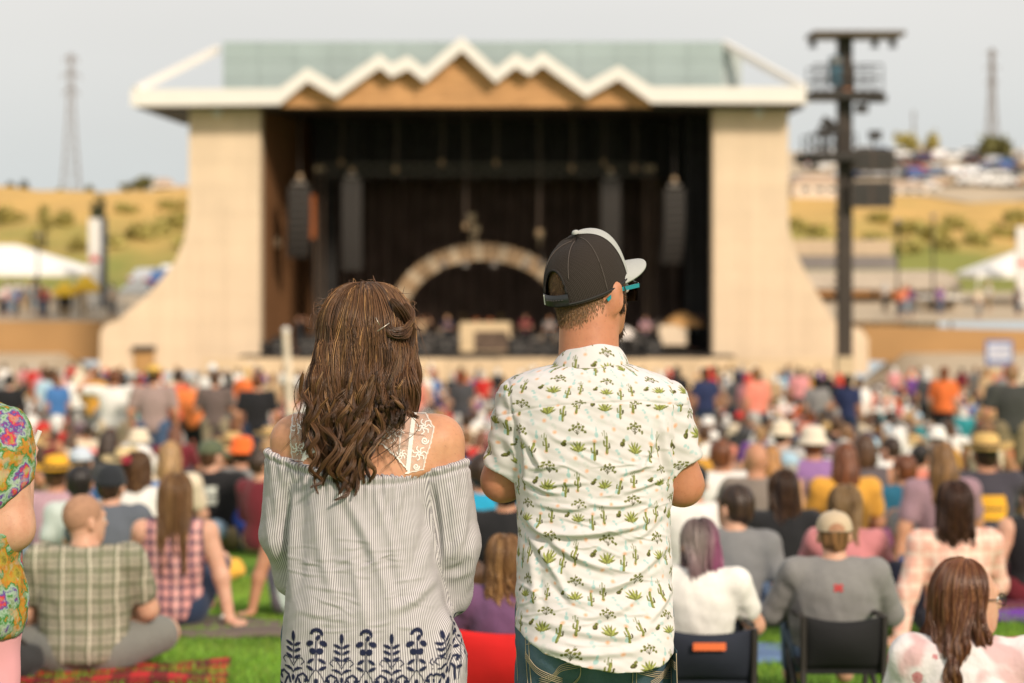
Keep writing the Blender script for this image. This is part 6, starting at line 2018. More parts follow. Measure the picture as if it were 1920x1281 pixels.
ell_phi = np.linspace(-np.pi, np.pi, 721)
def arc_u(x, y, w=.19, dp=.115):
    ds = np.sqrt((w * np.cos(ell_phi)) ** 2 + (dp * np.sin(ell_phi)) ** 2) * (ell_phi[1] - ell_phi[0])
    s = np.concatenate([[0], np.cumsum(ds)[:-1]]); s -= np.interp(0, ell_phi, s)
    return np.interp(np.arctan2(x / w, -y / dp), ell_phi, s)

# ---- print of small desert plants
def cap(u, v, a, b, r):
    a, b = A(a, float), A(b, float); d = b - a
    t = np.clip(((u - a[0]) * d[0] + (v - a[1]) * d[1]) / (d @ d), 0, 1)
    return np.hypot(u - a[0] - t * d[0], v - a[1] - t * d[1]) - r
def oval(u, v, c, rx, ry, rot=0.0):
    x, y = u - c[0], v - c[1]; cs, sn = math.cos(rot), math.sin(rot)
    x, y = cs * x + sn * y, -sn * x + cs * y
    return (np.hypot(x / rx, y / ry) - 1) * min(rx, ry)
OLV, OLD, LEAF, TEAL, ORG, PALE = (.165, .175, .045), (.07, .066, .02), (.31, .335, .085), (.30, .50, .50), (.74, .40, .24), (.52, .55, .52)
def print_colour(u, v, base=(.64, .605, .605), seed=0):
    """u, v in metres; the repeat is a half-drop lattice 133 mm x 88 mm"""
    Tx, Ty = .133, .0885
    C = np.tile(A(base), (len(u), 1)).astype(float)
    def near(c):
        """coordinates about the nearest lattice copy of a motif centred at c"""
        x, y = u - c[0], v - c[1]
        j = np.round(y / Ty); x = x - (j % 2) * Tx / 2
        return x - np.round(x / Tx) * Tx, y - j * Ty
    def put(d, col, a=1.0, soft=.0008):
        m = np.clip(.5 - d / soft, 0, 1)[:, None] * a
        C[:] = C * (1 - m) + A(col) * m
    k = .001
    for c, s in (((.034, -.012), 1), ((-.046, .030), .9)):                      # pale blots and bottles
        x, y = near((c[0] + .012, c[1] + .02)); put(oval(x, y, (0, 0), .013 * s, .008), PALE, .5, .007)
        x, y = near(c); put(np.minimum(oval(x, y, (0, -.005), .0042, .006), oval(x, y, (0, .006), .0021, .006)), TEAL, .85, .0014)
    x, y = near((.012, .040)); put(np.minimum(oval(x, y, (0, 0), .004, .003), oval(x, y, (.004, -.006), .003, .0035)), TEAL, .8, .0014)
    x, y = near((-.028, -.022)); put(oval(x, y, (0, 0), .005, .0055), TEAL, .6, .002)
    for c in ((.060, .034), (-.062, .012), (.020, .022)):
        x, y = near(c); put(np.minimum(oval(x, y, (0, 0), .0045, .0036), oval(x, y, (.005, -.007), .003, .004)), TEAL if c[0] > 0 else PALE, .65, .003)
    for c in ((.028, -.030), (-.058, -.006), (.050, .022), (-.012, .034)):       # small flowers
        x, y = near(c); put(oval(x, y, (0, 0), .0046, .0046), ORG, .75, .003); put(oval(x, y, (0, 0), .0015, .0015), (.62, .30, .16), .7, .0012)
    x, y = near((-.008, 0.0))                                                    # berry sprig
    for i in range(7):
        a = 2.6 - i * .36
        e = (.013 * math.cos(a) * (1.1 if i % 2 else .8), -.012 + .020 * math.sin(a) * (1.1 if i % 2 else .85) + (.004 if i % 2 else 0))
        put(cap(x, y, (0, -.014), e, .00055), OLD, .9)
    for i in range(9):
        a = 2.75 - i * .34; rr_ = (.0165, .0115)[i % 2]
        e = (rr_ * math.cos(a) * 1.05, -.010 + rr_ * 1.15 * math.sin(a))
        put(oval(x, y, e, .0030, .0036, a), OLV); put(oval(x, y, (e[0] + .0008, e[1] - .0006), .0015, .0018), OLD, .8)
    x, y = near((-.010, -.0445))                                                 # agave
    for i, a in enumerate((.45, .85, 1.25, 1.57, 1.9, 2.3, 2.7)):
        l = .0125 if i not in (0, 6) else .0105
        put(oval(x, y, (l * math.cos(a) * .95, -.008 + l * math.sin(a)), l * .95, .0024, a), LEAF if i % 2 else OLV)
    put(oval(x, y, (0, -.004), .0018, .006), OLD, .5)
    for c, s in (((-.0775, -.038), 1.0), ((.026, -.052), 1.05)):                 # tall cacti
        x, y = near(c)
        put(cap(x, y, (0, -.016 * s), (.0005, .016 * s), .0027), OLV); put(cap(x, y, (.001, -.014 * s), (.0012, .013 * s), .0009), LEAF, .8)
        put(cap(x, y, (0, -.003), (-.0062, -.001), .0016), OLV); put(cap(x, y, (-.0062, -.001), (-.0066, .008), .0017), OLV)
        put(cap(x, y, (0, -.008), (.0060, -.005), .0015), OLV); put(cap(x, y, (.0060, -.005), (.0062, .003), .0016), OLD)
    x, y = near((-.040, -.032))                                                  # prickly pear
    put(oval(x, y, (0, -.003), .0065, .0052, .4), OLD); put(oval(x, y, (.004, .004), .0042, .0036, .6), OLV); put(oval(x, y, (-.002, -.002), .003, .0025), OLV, .8)
    x, y = near((.052, -.016))                                                   # small grey-green cactus
    put(np.minimum(cap(x, y, (0, -.008), (0, .007), .0016), np.minimum(cap(x, y, (-.005, -.002), (-.0052, .003), .0012), cap(x, y, (.005, -.004), (.0052, .002), .0012))), (.24, .26, .16), .85)
    return C

# ================= man =================
MX = 1110
man = thing('person', (sx(MX, PD), PD, gz(PD)), 0, 'man standing with folded arms in white cactus print shirt, dark mesh cap and jeans', 'person')
def mx(px): return (px - MX) / KPX
PM = dict(pel=(.004, 0, .90), che=(.004, .0, 1.20), nek=(-.004, .012, 1.405), hed=(-.003, .036, 1.588), sh=((-.152, .005, 1.318), (.158, .005, 1.318)),
          el=((-.200, .045, 1.158), (.205, .045, 1.148)), wr=((.03, .235, 1.185), (-.03, .25, 1.15)), kn=((-.12, .01, .46), (.13, .01, .46)), an=((-.14, -.02, .08), (.15, -.02, .08)), toe=((-.17, .13, .04), (.18, .13, .04)))
POSES['man'] = PM
HY = -.76
B = Body(); torso(B, PM, -.012, 1.0, 0, .004, .03); arms(B, PM, .0); hands(B, PM); legs(B, PM, w=.84)
head(B, PM, HY, .04, cs=.955, ear=1.12)
B.rc((-.008, .000, 1.36), (-.006, .012, 1.52), .064, .060, .03)
V, Q = B.surf(.005)
N = vnormals(V, Q); V = V - N * (.020 * np.clip((1.40 - V[:, 2]) * 30, 0, 1) * np.clip((V[:, 2] - .7) * 10, 0, 1) * (np.abs(V[:, 0]) < .15))[:, None]
mbv = BVHTree.FromPolygons([tuple(v) for v in V], [tuple(q) for q in Q])
me = mesh_np('body', V, Q)
obj('body', me, M['skin'], man, color=(.49, .215, .12))
for s in (-1, 1):
    Rz_ = Matrix.Rotation(HY, 3, 'Z')
    e = obj('eye', eye_me, None, man, loc=Vector(PM['hed']) + Rz_ @ Vector((s * .033, .080, .003)), rot=(0, 0, HY)); obj('iris', iris_me, None, e)
# cropped hair: short strands on nape, temples and in the cap opening
def cropped(seed, n, P, yaw):
    rng = np.random.default_rng(seed)
    c = A(P['hed']); Rz_ = A(Matrix.Rotation(yaw, 3, 'Z'))
    ph = rng.uniform(-2.3, 2.3, n); z = rng.uniform(-.105, .10, n)
    low = np.interp(np.abs(ph), [0, .6, 1.1, 1.5, 2.3], [-.088, -.082, -.050, -.055, -.02])
    dens = np.clip((z - low) / .035, 0, 1) ** 1.3
    keep = rng.uniform(0, 1, n) < dens
    keep &= ~((np.abs(np.abs(ph) - 1.58) < .30) & (z < .03) & (z > -.05))
    ph, z = ph[keep], z[keep]
    Ri = A(Matrix.Rotation(yaw, 3, 'Z'))
    P_, N_ = [], []
    for f_, h_ in zip(ph, z):
        d_ = Vector(Ri @ A([math.sin(f_), -math.cos(f_), 0])); o_ = Vector(c) + Vector((0, 0, h_)) + Vector(Ri @ A([0, -.012, 0]))
        t_ = mbv.ray_cast(o_ + d_ * .2, -d_)
        if t_[0] is None: continue
        P_.append(Ri.T @ (A(t_[0]) - c)); N_.append(Ri.T @ A(t_[1]))
    p, nrm = A(P_), A(N_)
    L = rng.uniform(.003, .006, len(p))[:, None]
    dirn = nrm * .35 + A([0, 0, -.85]) + rng.normal(0, .25, (len(p), 3))
    base = p - nrm * .001
    pts = np.stack([base, base + dirn * L * .6, base + dirn * L * 1.1 + A([0, 0, -.002])], 1)
    pts = pts @ Rz_.T + c
    rad = np.tile(A([.0008, .0007, .0003]), (len(p), 1))
    col = A((.23, .125, .055)) * rng.uniform(.5, 1.5, (len(p), 1, 1)) * np.ones((1, 3, 1))
    return hair_mesh('hair', pts, rad, col)
obj('hair', cropped(5, 60000, PM, HY), M['strand'], man)
# sideburn and goatee
def patch_hair(name, pts2, n, seed, rad=.010):
    rng = np.random.default_rng(seed); Rz_ = A(Matrix.Rotation(HY, 3, 'Z')); c = A(PM['hed'])
    t = rng.integers(0, len(pts2), n); p = A(pts2)[t] + rng.normal(0, rad, (n, 3)) * A([.5, .7, 1])
    d = rng.normal(0, .4, (n, 3)) + A([0, .2, -1])
    pp = np.stack([p, p + d * .004, p + d * .008], 1) @ Rz_.T + c
    obj(name, hair_mesh(name, pp, np.tile(A([.0008, .0007, .0003]), (n, 1)), A((.05, .025, .012)) * rng.uniform(.5, 1.6, (n, 1, 1)) * np.ones((1, 3, 1))), M['strand'], man)
patch_hair('sideburn', [(.078, .020, -.0), (.076, .022, -.02), (.070, .026, -.038)], 700, 1, .005)
patch_hair('goatee', [(0, .088, -.092), (.012, .084, -.094), (-.012, .084, -.094), (0, .084, -.102), (.02, .076, -.088)], 1200, 2, .007)

# jeans
B = Body()
B.el((.004, -.005, .865), (.170, .112, .13), None, .05)
for s in (-1, 1): B.el((.004 + s * .080, -.042, .815), (.088, .080, .10), None, .03)
legs(B, PM, .010, 1.93, .03, .88, False); B.el((.004, .0, .755), (.06, .075, .06), None, .03)
B.plane((0, 0, 1), .99)
V, Q = B.surf(.007); N = vnormals(V, Q)
V = V + N * (.003 * vnoise(V * A([9, 9, 5]), 3) + .0015 * vnoise(V * 22, 8))[:, None]
jeans_me = mesh_np('jeans', V, Q)
def m_denim():
    g = NG('faded_denim', .85, .2)
    co = g.coord()
    n = g.noise(7, 4, co); w = g.noise(420, 2, co); s = g.noise(30, 4, co, stretch=(1, 1, .15))
    c = g.mix(g.ramp(n, .35, .7), (.026, .058, .100), (.095, .160, .225))
    c = g.mix(g.ramp(w, .4, .7, 0, .5), c, (.12, .17, .19))
    c = g.mix(g.ramp(s, .5, .75, 0, .35), c, (.15, .20, .22))
    g.col(c).bump(w, .5, .002)
    return g.mat
M['denim'] = m_denim()
jeans = obj('jeans', jeans_me, M['denim'], man)
jb = BVHTree.FromPolygons([tuple(v) for v in V], [tuple(q) for q in Q])
def on_jeans(px, py, off=.0015):
    x, z = mx(px), lz(py)
    h = jb.ray_cast(Vector((x, -1, z)), Vector((0, 1, 0)))
    y = h[0].y if h[0] else -.1
    return Vector((x, y - off, z))
thread = m_plain('tan_thread', (.50, .40, .28), .7)
def pocket(poly, lines):
    xs_ = [p[0] for p in poly]; ys_ = [p[1] for p in poly]
    Vp, Fp = [], []
    nx, ny = 16, 18
    for i in range(nx + 1):
        for j in range(ny + 1):
            Vp.append(on_jeans(min(xs_) + (max(xs_) - min(xs_)) * i / nx, min(ys_) + (max(ys_) - min(ys_)) * j / ny, .004))
    pp = A([[min(xs_) + (max(xs_) - min(xs_)) * (i + .5) / nx, min(ys_) + (max(ys_) - min(ys_)) * (j + .5) / ny] for i in range(nx) for j in range(ny)])
    ok = inside(pp, poly)
    for i in range(nx):
        for j in range(ny):
            if ok[i * ny + j]: Fp.append((i * (ny + 1) + j, i * (ny + 1) + j + 1, (i + 1) * (ny + 1) + j + 1, (i + 1) * (ny + 1) + j))
    po = MB().add(Vp, Fp).build('back_pocket', M['denim'], jeans, True)
    mb = MB()
    for pts, offs in lines:
        for o_ in offs:
            mb.tube([on_jeans(a, b + o_, .0055) for a, b in resample([(a, b) for a, b in pts], 16)], .0008, 5)
    mb.build('stitching', thread, po, True)
pocket([(983, 1160), (1088, 1200), (1086, 1255), (1030, 1300), (988, 1288)],
       [([(984, 1165), (986, 1225), (990, 1285)], (0,)), ([(990, 1168), (992, 1225), (996, 1282)], (0,)), ([(1086, 1228), (1085, 1254), (1068, 1276)], (0, 4)),
        ([(985, 1196), (994, 1193), (1010, 1190)], (0,)), ([(984, 1216), (1004, 1242), (1028, 1254), (1053, 1264)], (-6, -2, 2, 6)), ([(1010, 1266), (1034, 1256), (1050, 1236), (1085, 1230)], (-6, -2, 2, 6))])
pocket([(1181, 1220), (1262, 1205), (1264, 1290), (1200, 1300), (1182, 1284)],
       [([(1182, 1235), (1182, 1282)], (0,)), ([(1189, 1235), (1189, 1280)], (0,)), ([(1262, 1210), (1264, 1284)], (0,)), ([(1256, 1212), (1258, 1282)], (0,)),
        ([(1192, 1240), (1222, 1250), (1256, 1262)], (-6, -2, 2, 6)), ([(1216, 1272), (1236, 1260), (1260, 1234)], (-6, -2, 2, 6))])
MB().tube([on_jeans(a, b, .002) for a, b in ((966, 1165), (968, 1220), (972, 1300))], .0009, 5).build('side_seam', thread, jeans, True)
for s in (0, 1): obj('shoe', shoe_mesh('man', s), M['fabric_flat'], man, color=(.05, .035, .025))

# shirt
rows = [(682, 1044, 1178, -.070, .072), (690, 1004, 1206, -.086, .083), (704, 965, 1240, -.096, .09), (720, 942, 1268, -.104, .095), (745, 940, 1278, -.112, .10), (800, 946, 1275, -.122, .11),
        (860, 955, 1268, -.124, .118), (930, 968, 1257, -.120, .12), (1000, 971, 1258, -.116, .122), (1080, 968, 1260, -.122, .122), (1150, 965, 1268, -.146, .130), (1200, 961, 1275, -.160, .140), (1260, 960, 1278, -.168, .144)]
f, lo, hi = loft_fn(rows, MX)
B = Body().fn(f, lo, hi, .0)
B.rc((-.150, -.002, 1.322), (-.205, .020, 1.155), .066, .046, .022)
B.rc((.155, -.002, 1.322), (.214, .020, 1.150), .066, .050, .022)
B.cut(lambda X, Y, Z: np.where((X < -.172) & (Z < 1.26), -.50 * (X + .2025) - .86 * (Z - lz(890)), -1.0))
B.cut(lambda X, Y, Z: np.where((X > .180) & (Z < 1.26), .58 * (X - .214) - .81 * (Z - lz(872)), -1.0))
hx = A([955, 962, 985, 1020, 1060, 1100, 1150, 1200, 1240, 1262, 1272]); hy_ = A([1160, 1166, 1186, 1208, 1222, 1232, 1239, 1240, 1230, 1212, 1192])
B.cut(lambda X, Y, Z: np.interp(MX + X * KPX, hx, lz(hy_)) - Z)
V, Q = B.surf(.0042)
V = relax(V, Q, 2, .5)
V, Q = subdiv(V, Q)
V = relax(V, Q, 1, .5)
N = vnormals(V, Q)
IT = [([(975, 955), (1010, 985), (1080, 990), (1180, 977), (1235, 955)], 8, 9), ([(980, 950), (1045, 1012), (1110, 1045), (1185, 1060)], 6, 9), ([(985, 990), (1035, 1055), (1075, 1120)], 5, 8), ([(1060, 1065), (1130, 1088), (1235, 1058)], 5, 8),
      ([(1258, 1010), (1190, 1062), (1120, 1100)], 5, 9), ([(995, 1140), (1080, 1165), (1180, 1172), (1255, 1138)], 4, 9), ([(985, 1185), (1080, 1205), (1200, 1198)], 4, 8), ([(990, 872), (1060, 862)], 3, 5), ([(1150, 882), (1225, 860)], 4, 6), ([(1000, 902), (1105, 894)], 3, 5),
      ([(1160, 915), (1250, 888)], 4, 6), ([(975, 890), (1020, 910), (1060, 915)], 4, 6), ([(990, 1010), (1000, 1080), (1008, 1140)], 4, 9), ([(1250, 950), (1200, 990), (1150, 1000)], 4, 8), ([(1210, 1090), (1150, 1130), (1090, 1140)], 4, 8), ([(1262, 1090), (1230, 1130), (1200, 1160)], 4, 8),
      ([(1225, 775), (1238, 850), (1252, 905)], -6, 8), ([(962, 775), (972, 850), (976, 910)], -6, 8), ([(1235, 800), (1205, 850), (1190, 880)], 4, 7), ([(975, 800), (1005, 850), (1020, 880)], 4, 7), ([(1020, 800), (1060, 820), (1150, 815)], 2, 6),
      ([(1010, 1040), (1060, 1100), (1130, 1120)], 3, 7), ([(1090, 930), (1150, 938), (1210, 928)], 4, 6), ([(1000, 935), (1060, 944), (1110, 935)], 4, 6)]
mc = np.random.default_rng(51)
for _ in range(46):
    x_, y_, L_, s_ = mc.uniform(985, 1235), mc.uniform(830, 1190), mc.uniform(22, 60), mc.normal(0, .28)
    IT.append(([(x_ - L_, y_ - s_ * L_), (x_, y_ + mc.normal(0, 4)), (x_ + L_, y_ + s_ * L_)], mc.uniform(.6, 1.5), mc.uniform(2.6, 4.5)))
IT = [(p_, a_ * 1.6, w_ * .9) for p_, a_, w_ in IT]
V, P = folds(V, N, MX, IT)
# seams: yoke, armholes
for pts, a_, w_ in (([(935, 778), (1000, 760), (1060, 753), (1110, 750), (1200, 747), (1285, 758)], -1.6, 2.4), ([(953, 716), (957, 760), (966, 830), (970, 905)], -2.5, 3.5), ([(1258, 712), (1262, 760), (1258, 830), (1258, 895)], -2.5, 3.5)):
    d, t = seg_dist(P, pts)
    V = V + N * (np.where(N[:, 1] < .2, a_ * .001 * np.exp(-(d / w_) ** 2), 0))[:, None]
V = V + N * (.0016 * vnoise(V * A([10, 10, 16]), 12) + .0009 * vnoise(V * A([26, 26, 40]), 13))[:, None]
sl = ((P[:, 0] < 962) & (P[:, 1] > 735)) | ((P[:, 0] > 1262) & (P[:, 1] > 735))
V = V + N * (np.where(sl, .004 * vnoise(V * A([14, 14, 30]), 15), 0))[:, None]
u = arc_u(V[:, 0] - .003, V[:, 1]) ; v = V[:, 2].copy()
yoke = np.interp(P[:, 0], [935, 1000, 1110, 1285], [778, 760, 750, 756])
up = P[:, 1] < yoke
v = np.where(up, 1.343 + (v - 1.343) * 1.45 + .030, v); u = np.where(up, u + .058, u)
sL = (P[:, 0] < np.interp(P[:, 1], [716, 830, 905], [950, 964, 969])) & (P[:, 1] > 716)
sR = (P[:, 0] > np.interp(P[:, 1], [712, 830, 895], [1260, 1259, 1259])) & (P[:, 1] > 712)
for m_, cx_, rot in ((sL, -.19, .25), (sR, .20, -.3)):
    uu, vv = u + .02, V[:, 2] + .033
    u = np.where(m_, uu * math.cos(rot) - vv * math.sin(rot), u); v = np.where(m_, uu * math.sin(rot) + vv * math.cos(rot), v)
# berry sprig of the yoke is at (630,990) of the enlarged view: photo (1076, 740)
u0, v0 = arc_u(A([mx(1138)]), A([-.12]))[0], lz(865)
wq = np.stack([V[:, 0] * 4, V[:, 2] * 4], 1)
u = u + .009 * vnoise(wq, 41); v = v + .009 * vnoise(wq, 42)
C = print_colour((u - u0) * 1.1, (v - v0) * 1.1)
hem = np.interp(P[:, 0], hx, hy_)
sm = m_tint('cactus_cotton', .82, .12)
me = mesh_np('shirt', V, Q); set_attr(me, 'tint', np.concatenate([C, np.ones((len(C), 1))], 1))
shirt = obj('shirt', me, sm, man)
# hem edge and collar
def collar():
    n, m_ = 220, 26
    a = np.linspace(-2.6, 2.6, n)[:, None]; t = np.linspace(0, 1, m_)[None]
    fr = (1 - np.cos(a)) / 2
    rx = .0665 + (.094 - .0665) * t ** .8 + .004 * np.sin(t * 3.14); ry = .066 + (.086 - .066) * t ** .8
    x = -.006 + rx * np.sin(a); y = .004 - ry * np.cos(a)
    zt = lz(645) - .035 * fr; zb = lz(686) - .055 * fr
    z = zt + (zb - zt) * t + .12 * x * (1 - .5 * t) + .0015 * np.sin(a * 5 + t * 4)
    V1 = np.stack([x, y, z], 2).reshape(-1, 3)
    V0 = np.stack([-.006 + (rx - .004) * np.sin(a), .004 - (ry - .004) * np.cos(a), z], 2).reshape(-1, 3)
    i, j = np.meshgrid(np.arange(n - 1), np.arange(m_ - 1), indexing='ij'); b = (i * m_ + j).reshape(-1)
    q1 = np.stack([b, b + 1, b + m_ + 1, b + m_], 1); o = n * m_
    q0 = q1[:, ::-1] + o
    e1 = np.arange(n - 1) * m_; q2 = np.stack([e1, e1 + m_, e1 + m_ + o, e1 + o], 1)
    e2 = e1 + m_ - 1; q3 = np.stack([e2, e2 + o, e2 + m_ + o, e2 + m_], 1)
    Vv = np.concatenate([V1, V0])
    cu = np.tile((a * .085 + 0 * t).reshape(-1), 2); cv = np.tile((z * 1.25).reshape(-1), 2)
    me = mesh_np('collar', Vv, np.concatenate([q1, q0, q2, q3]))
    Cc = print_colour(cu + .02, cv + .043); set_attr(me, 'tint', np.concatenate([Cc, np.ones((len(Cc), 1))], 1))
    obj('collar', me, sm, shirt)
collar()

# cap (own frame: front +y), tilted back, turned with the head
capo = thing('baseball_cap', Vector(man.location) + Vector((mx(1100), .028, lz(538))), 0, 'dark brown mesh cap with light grey bill on the man in cactus shirt', 'cap')
capo.rotation_euler = (Matrix.Rotation(-.84, 3, 'Z') @ Matrix.Rotation(.27, 3, 'X')).to_euler()
def m_mesh(name, c):
    g = NG(name, .8, .25)
    x, y, z = g.sep(g.attr('uvw', 1))
    a = g.m('SINE', g.m('MULTIPLY', g.m('ADD', x, g.m('MULTIPLY', y, .6)), 2000)); b = g.m('SINE', g.m('MULTIPLY', g.m('SUBTRACT', x, g.m('MULTIPLY', y, .6)), 2000))
    h = g.m('MULTIPLY', a, b)
    rows_ = g.m('SINE', g.m('MULTIPLY', x, 1700))
    g.col(g.mix(g.ramp(rows_, -.6, .9, 0, 1), tuple(v * .55 for v in c), tuple(v * 1.25 for v in c)))
    g.bump(g.m('ADD', h, rows_), .5, .001)
    return g.mat
def m_heather(name, c):
    g = NG(name, .9, .15)
    n = g.noise(300, 3, stretch=(1, 4, 4)); n2 = g.noise(260, 2, stretch=(4, 1, 1))
    g.col(g.mix(g.ramp(n, .3, .7), tuple(v * .8 for v in c), tuple(v * 1.15 for v in c))).bump(n2, .3, .001)
    return g.mat
MESHB = m_mesh('cap_mesh', (.036, .027, .022)); HEATH = m_heather('heather_grey', (.40, .405, .385))
def cap_pt(a, e, off=0.0):
    """a: angle from the front, e: 0 rim .. 1 top"""
    fr = .5 + .5 * math.cos(a)
    t = e * math.pi / 2
    rr_ = math.cos(t) ** (.60 + .10 * (1 - fr))
    h = .108 + .018 * fr
    drop = -.018 * (1 - fr) - .004 * (1 - math.cos(2 * a)) * 0
    z = drop * (1 - e) + h * math.sin(t) ** (.94 - .12 * fr)
    return Vector(((.087 + off) * rr_ * math.sin(a), (.105 + off) * rr_ * math.cos(a), z + off * e))
def cap_panel(name, a0, a1, mat, hole=False, off=0.0):
    n, m_ = 120, 60
    V, uv, ok = [], [], {}
    for i in range(n + 1):
        for j in range(m_ + 1):
            e = j / m_; a = a0 + (a1 - a0) * i / n
            if hole: a = math.pi + (a - math.pi) * (1 - .118 * e)
            else: a = a * (1 + .30 * e)
            V.append(cap_pt(a, e, off)); uv.append((a * .1 * math.cos(e * 1.3), e * .15, 0))
    F = []
    for i in range(n):
        for j in range(m_):
            a = a0 + (a1 - a0) * (i + .5) / n; e = (j + .5) / m_
            if hole:
                q = ((abs(a - math.pi) * .1) / .042) ** 2 + (max(e - .14, 0) * .15 / .046) ** 2
                if q < 1 and e > .14: continue
            F.append((i * (m_ + 1) + j, i * (m_ + 1) + j + 1, (i + 1) * (m_ + 1) + j + 1, (i + 1) * (m_ + 1) + j))
    me = MB().add(V, F).mesh(name, True)
    set_attr(me, 'uvw', A(uv))
    return obj(name, me, mat, capo)
crown = cap_panel('mesh_crown', .89, 2 * math.pi - .89, MESHB, True)
cap_panel('front_panel', -.90, .90, HEATH, False, .0012)
# seams and opening trim
smb = MB()
for a in (1.75, 2.62, 2 * math.pi - 2.62, 2 * math.pi - 1.75):
    smb.tube([cap_pt(a, e, .0008) for e in np.linspace(.02 if abs(a - math.pi) > .6 else .30, .97, 24)], .0011, 5)
smb.build('panel_seam', m_plain('seam_thread', (.085, .068, .060), .8), crown, True)
tr = []
for k in range(25):
    q = math.pi * k / 24
    tr.append(cap_pt(math.pi + .42 * math.cos(q), .14 + .31 * math.sin(q), .001))
MB().tube(tr, .0030, 6).build('opening_trim', m_plain('black_trim', (.018, .015, .014), .85), crown, True)
rim = [cap_pt(a, .02, .0008) for a in np.linspace(.95, 2 * math.pi - .95, 60)]
MB().tube(rim, .0022, 6).build('rim_binding', M['black'], crown, True)
# snap strap across the opening
V, F = [], []
for i in range(25):
    a = math.pi + .46 * (1 - 2 * i / 24)
    for e, o_ in ((.015, .001), (.135, .001), (.135, .0035), (.015, .0035)): V.append(cap_pt(a, e, o_))
for i in range(24):
    for k in range(4): F.append((i * 4 + k, i * 4 + (k + 1) % 4, (i + 1) * 4 + (k + 1) % 4, (i + 1) * 4 + k))
strap = MB().add(V, F).build('snap_strap', m_plain('black_strap', (.016, .017, .018), .45, .1, 3, .5), crown, True)
sb_ = MB()
for i in range(7): sb_.lathe([(0, .0012), (.0022, .001), (.0026, 0)], cap_pt(math.pi - .30 + i * .085, .075, .0046), 8)
sb_.build('snap', M['steel'], strap)
MB().bar(cap_pt(math.pi + .36, .02, .005), cap_pt(math.pi + .36, .13, .005), .0035, .001).build('strap_tag', M['white'], strap)
MB().lathe([(0, .006), (.006, .0045), (.0085, 0), (.008, -.003)], cap_pt(0, 1.0, 0), 14).build('button', HEATH, capo, True)
# bill
V, F = [], []
na, nr = 28, 10
for i in range(na + 1):
    a = -1.12 + 2.24 * i / na
    b = cap_pt(a, .0, -.001)
    for j in range(nr + 1):
        r = j / nr
        ext = .072 * (math.cos(a / 1.12 * math.pi / 2)) ** .55
        x = b.x * (1 + .10 * r * (1 - (a / 1.12) ** 2)); y = b.y + ext * r
        z = b.z + .024 - .016 * (x / .08) ** 2 - .012 * r + .004
        for t_ in (0, -.0035): V.append((x, y, z + t_))
def bid(i, j, k): return (i * (nr + 1) + j) * 2 + k
for i in range(na):
    for j in range(nr):
        F += [(bid(i, j, 0), bid(i + 1, j, 0), bid(i + 1, j + 1, 0), bid(i, j + 1, 0)), (bid(i, j, 1), bid(i, j + 1, 1), bid(i + 1, j + 1, 1), bid(i + 1, j, 1))]
    F.append((bid(i, nr, 0), bid(i + 1, nr, 0), bid(i + 1, nr, 1), bid(i, nr, 1)))
MB().add(V, F).build('bill', HEATH, capo, True)

# sunglasses
gls = thing('sunglasses', Vector(man.location) + Vector(PM['hed']) + Vector((-.002, 0, -.012)), HY, 'sunglasses with turquoise arms and dark lenses worn under the grey bill', 'sunglasses')
tq = m_plain('turquoise_plastic', (.008, .22, .26), .35, .05, 3, .5); dkl = m_plain('dark_lens', (.008, .009, .010), .12, .1, 3, .6)
for s in (-1, 1):
    MB().bar((s * .078, .080, .022), (s * .0855, -.004, .012), .003, .009).bar((s * .0855, -.004, .012), (s * .084, -.034, -.010), .003, .007).build('temple_arm', tq, gls)
    V, F = [], []
    for i in range(9):
        for j in range(6):
            q = i / 8; v_ = j / 5
            V.append((s * (.010 + .066 * q), .106 - .028 * q ** 2.2, .026 - .042 * v_ + .004 * q))
    for i in range(8):
        for j in range(5): F.append((i * 6 + j, i * 6 + j + 1, (i + 1) * 6 + j + 1, (i + 1) * 6 + j))
    V += [(x, y - .003, z) for x, y, z in V]; F += [tuple(k + 54 for k in reversed(f_)) for f_ in F]
    MB().add(V, F).build('lens', dkl, gls, True)
MB().tube([(-.076, .080, .026), (-.04, .106, .029), (0, .108, .026), (.04, .106, .029), (.076, .080, .026)], .0026, 6).build('frame', dkl, gls, True)

# ================= woman =================
WX = 690
woman = thing('person', (sx(WX, PD), PD, gz(PD)), 0, 'woman with long wavy brown hair in striped off shoulder blouse with navy embroidery', 'person')
def wx_(px): return (px - WX) / KPX
PW = dict(pel=(.0, 0, .83), che=(0, .0, 1.10), nek=(0, .012, 1.325), hed=(-.003, .03, 1.468), sh=((-.158, .0, 1.250), (.155, .0, 1.250)),
          el=((-.172, .045, .965), (.186, .04, .935)), wr=((-.04, .20, .99), (.04, .21, .97)), kn=((-.10, .01, .44), (.10, .01, .44)), an=((-.11, -.02, .08), (.11, -.02, .08)), toe=((-.13, .12, .04), (.13, .12, .04)))
POSES['woman'] = PW
B = Body(); torso(B, PW, -.010, .93, 0, 0, .05); arms(B, PW, .003); hands(B, PW); legs(B, PW); head(B, PW, -.12)
for s in (-1, 1): B.el((s * .075, -.052, 1.19), (.062, .036, .08), None, .05)
V, Q = B.surf(.007)
N = vnormals(V, Q)
nkz = np.interp(WX + V[:, 0] * KPX, [495, 505, 560, 640, 700, 760, 820, 863, 875], lz(A([842, 844, 863, 880, 886, 884, 874, 863, 861])))
V = V - N * (.024 * np.clip((nkz - .004 - V[:, 2]) * 50, 0, 1) * np.clip((V[:, 2] - .75) * 10, 0, 1) * (np.abs(V[:, 0]) < .15))[:, None]
V = V - N * (.010 * np.clip((1.05 - V[:, 2]) * 30, 0, 1) * np.clip((V[:, 2] - .85) * 20, 0, 1) * (np.abs(V[:, 0]) > .15))[:, None]
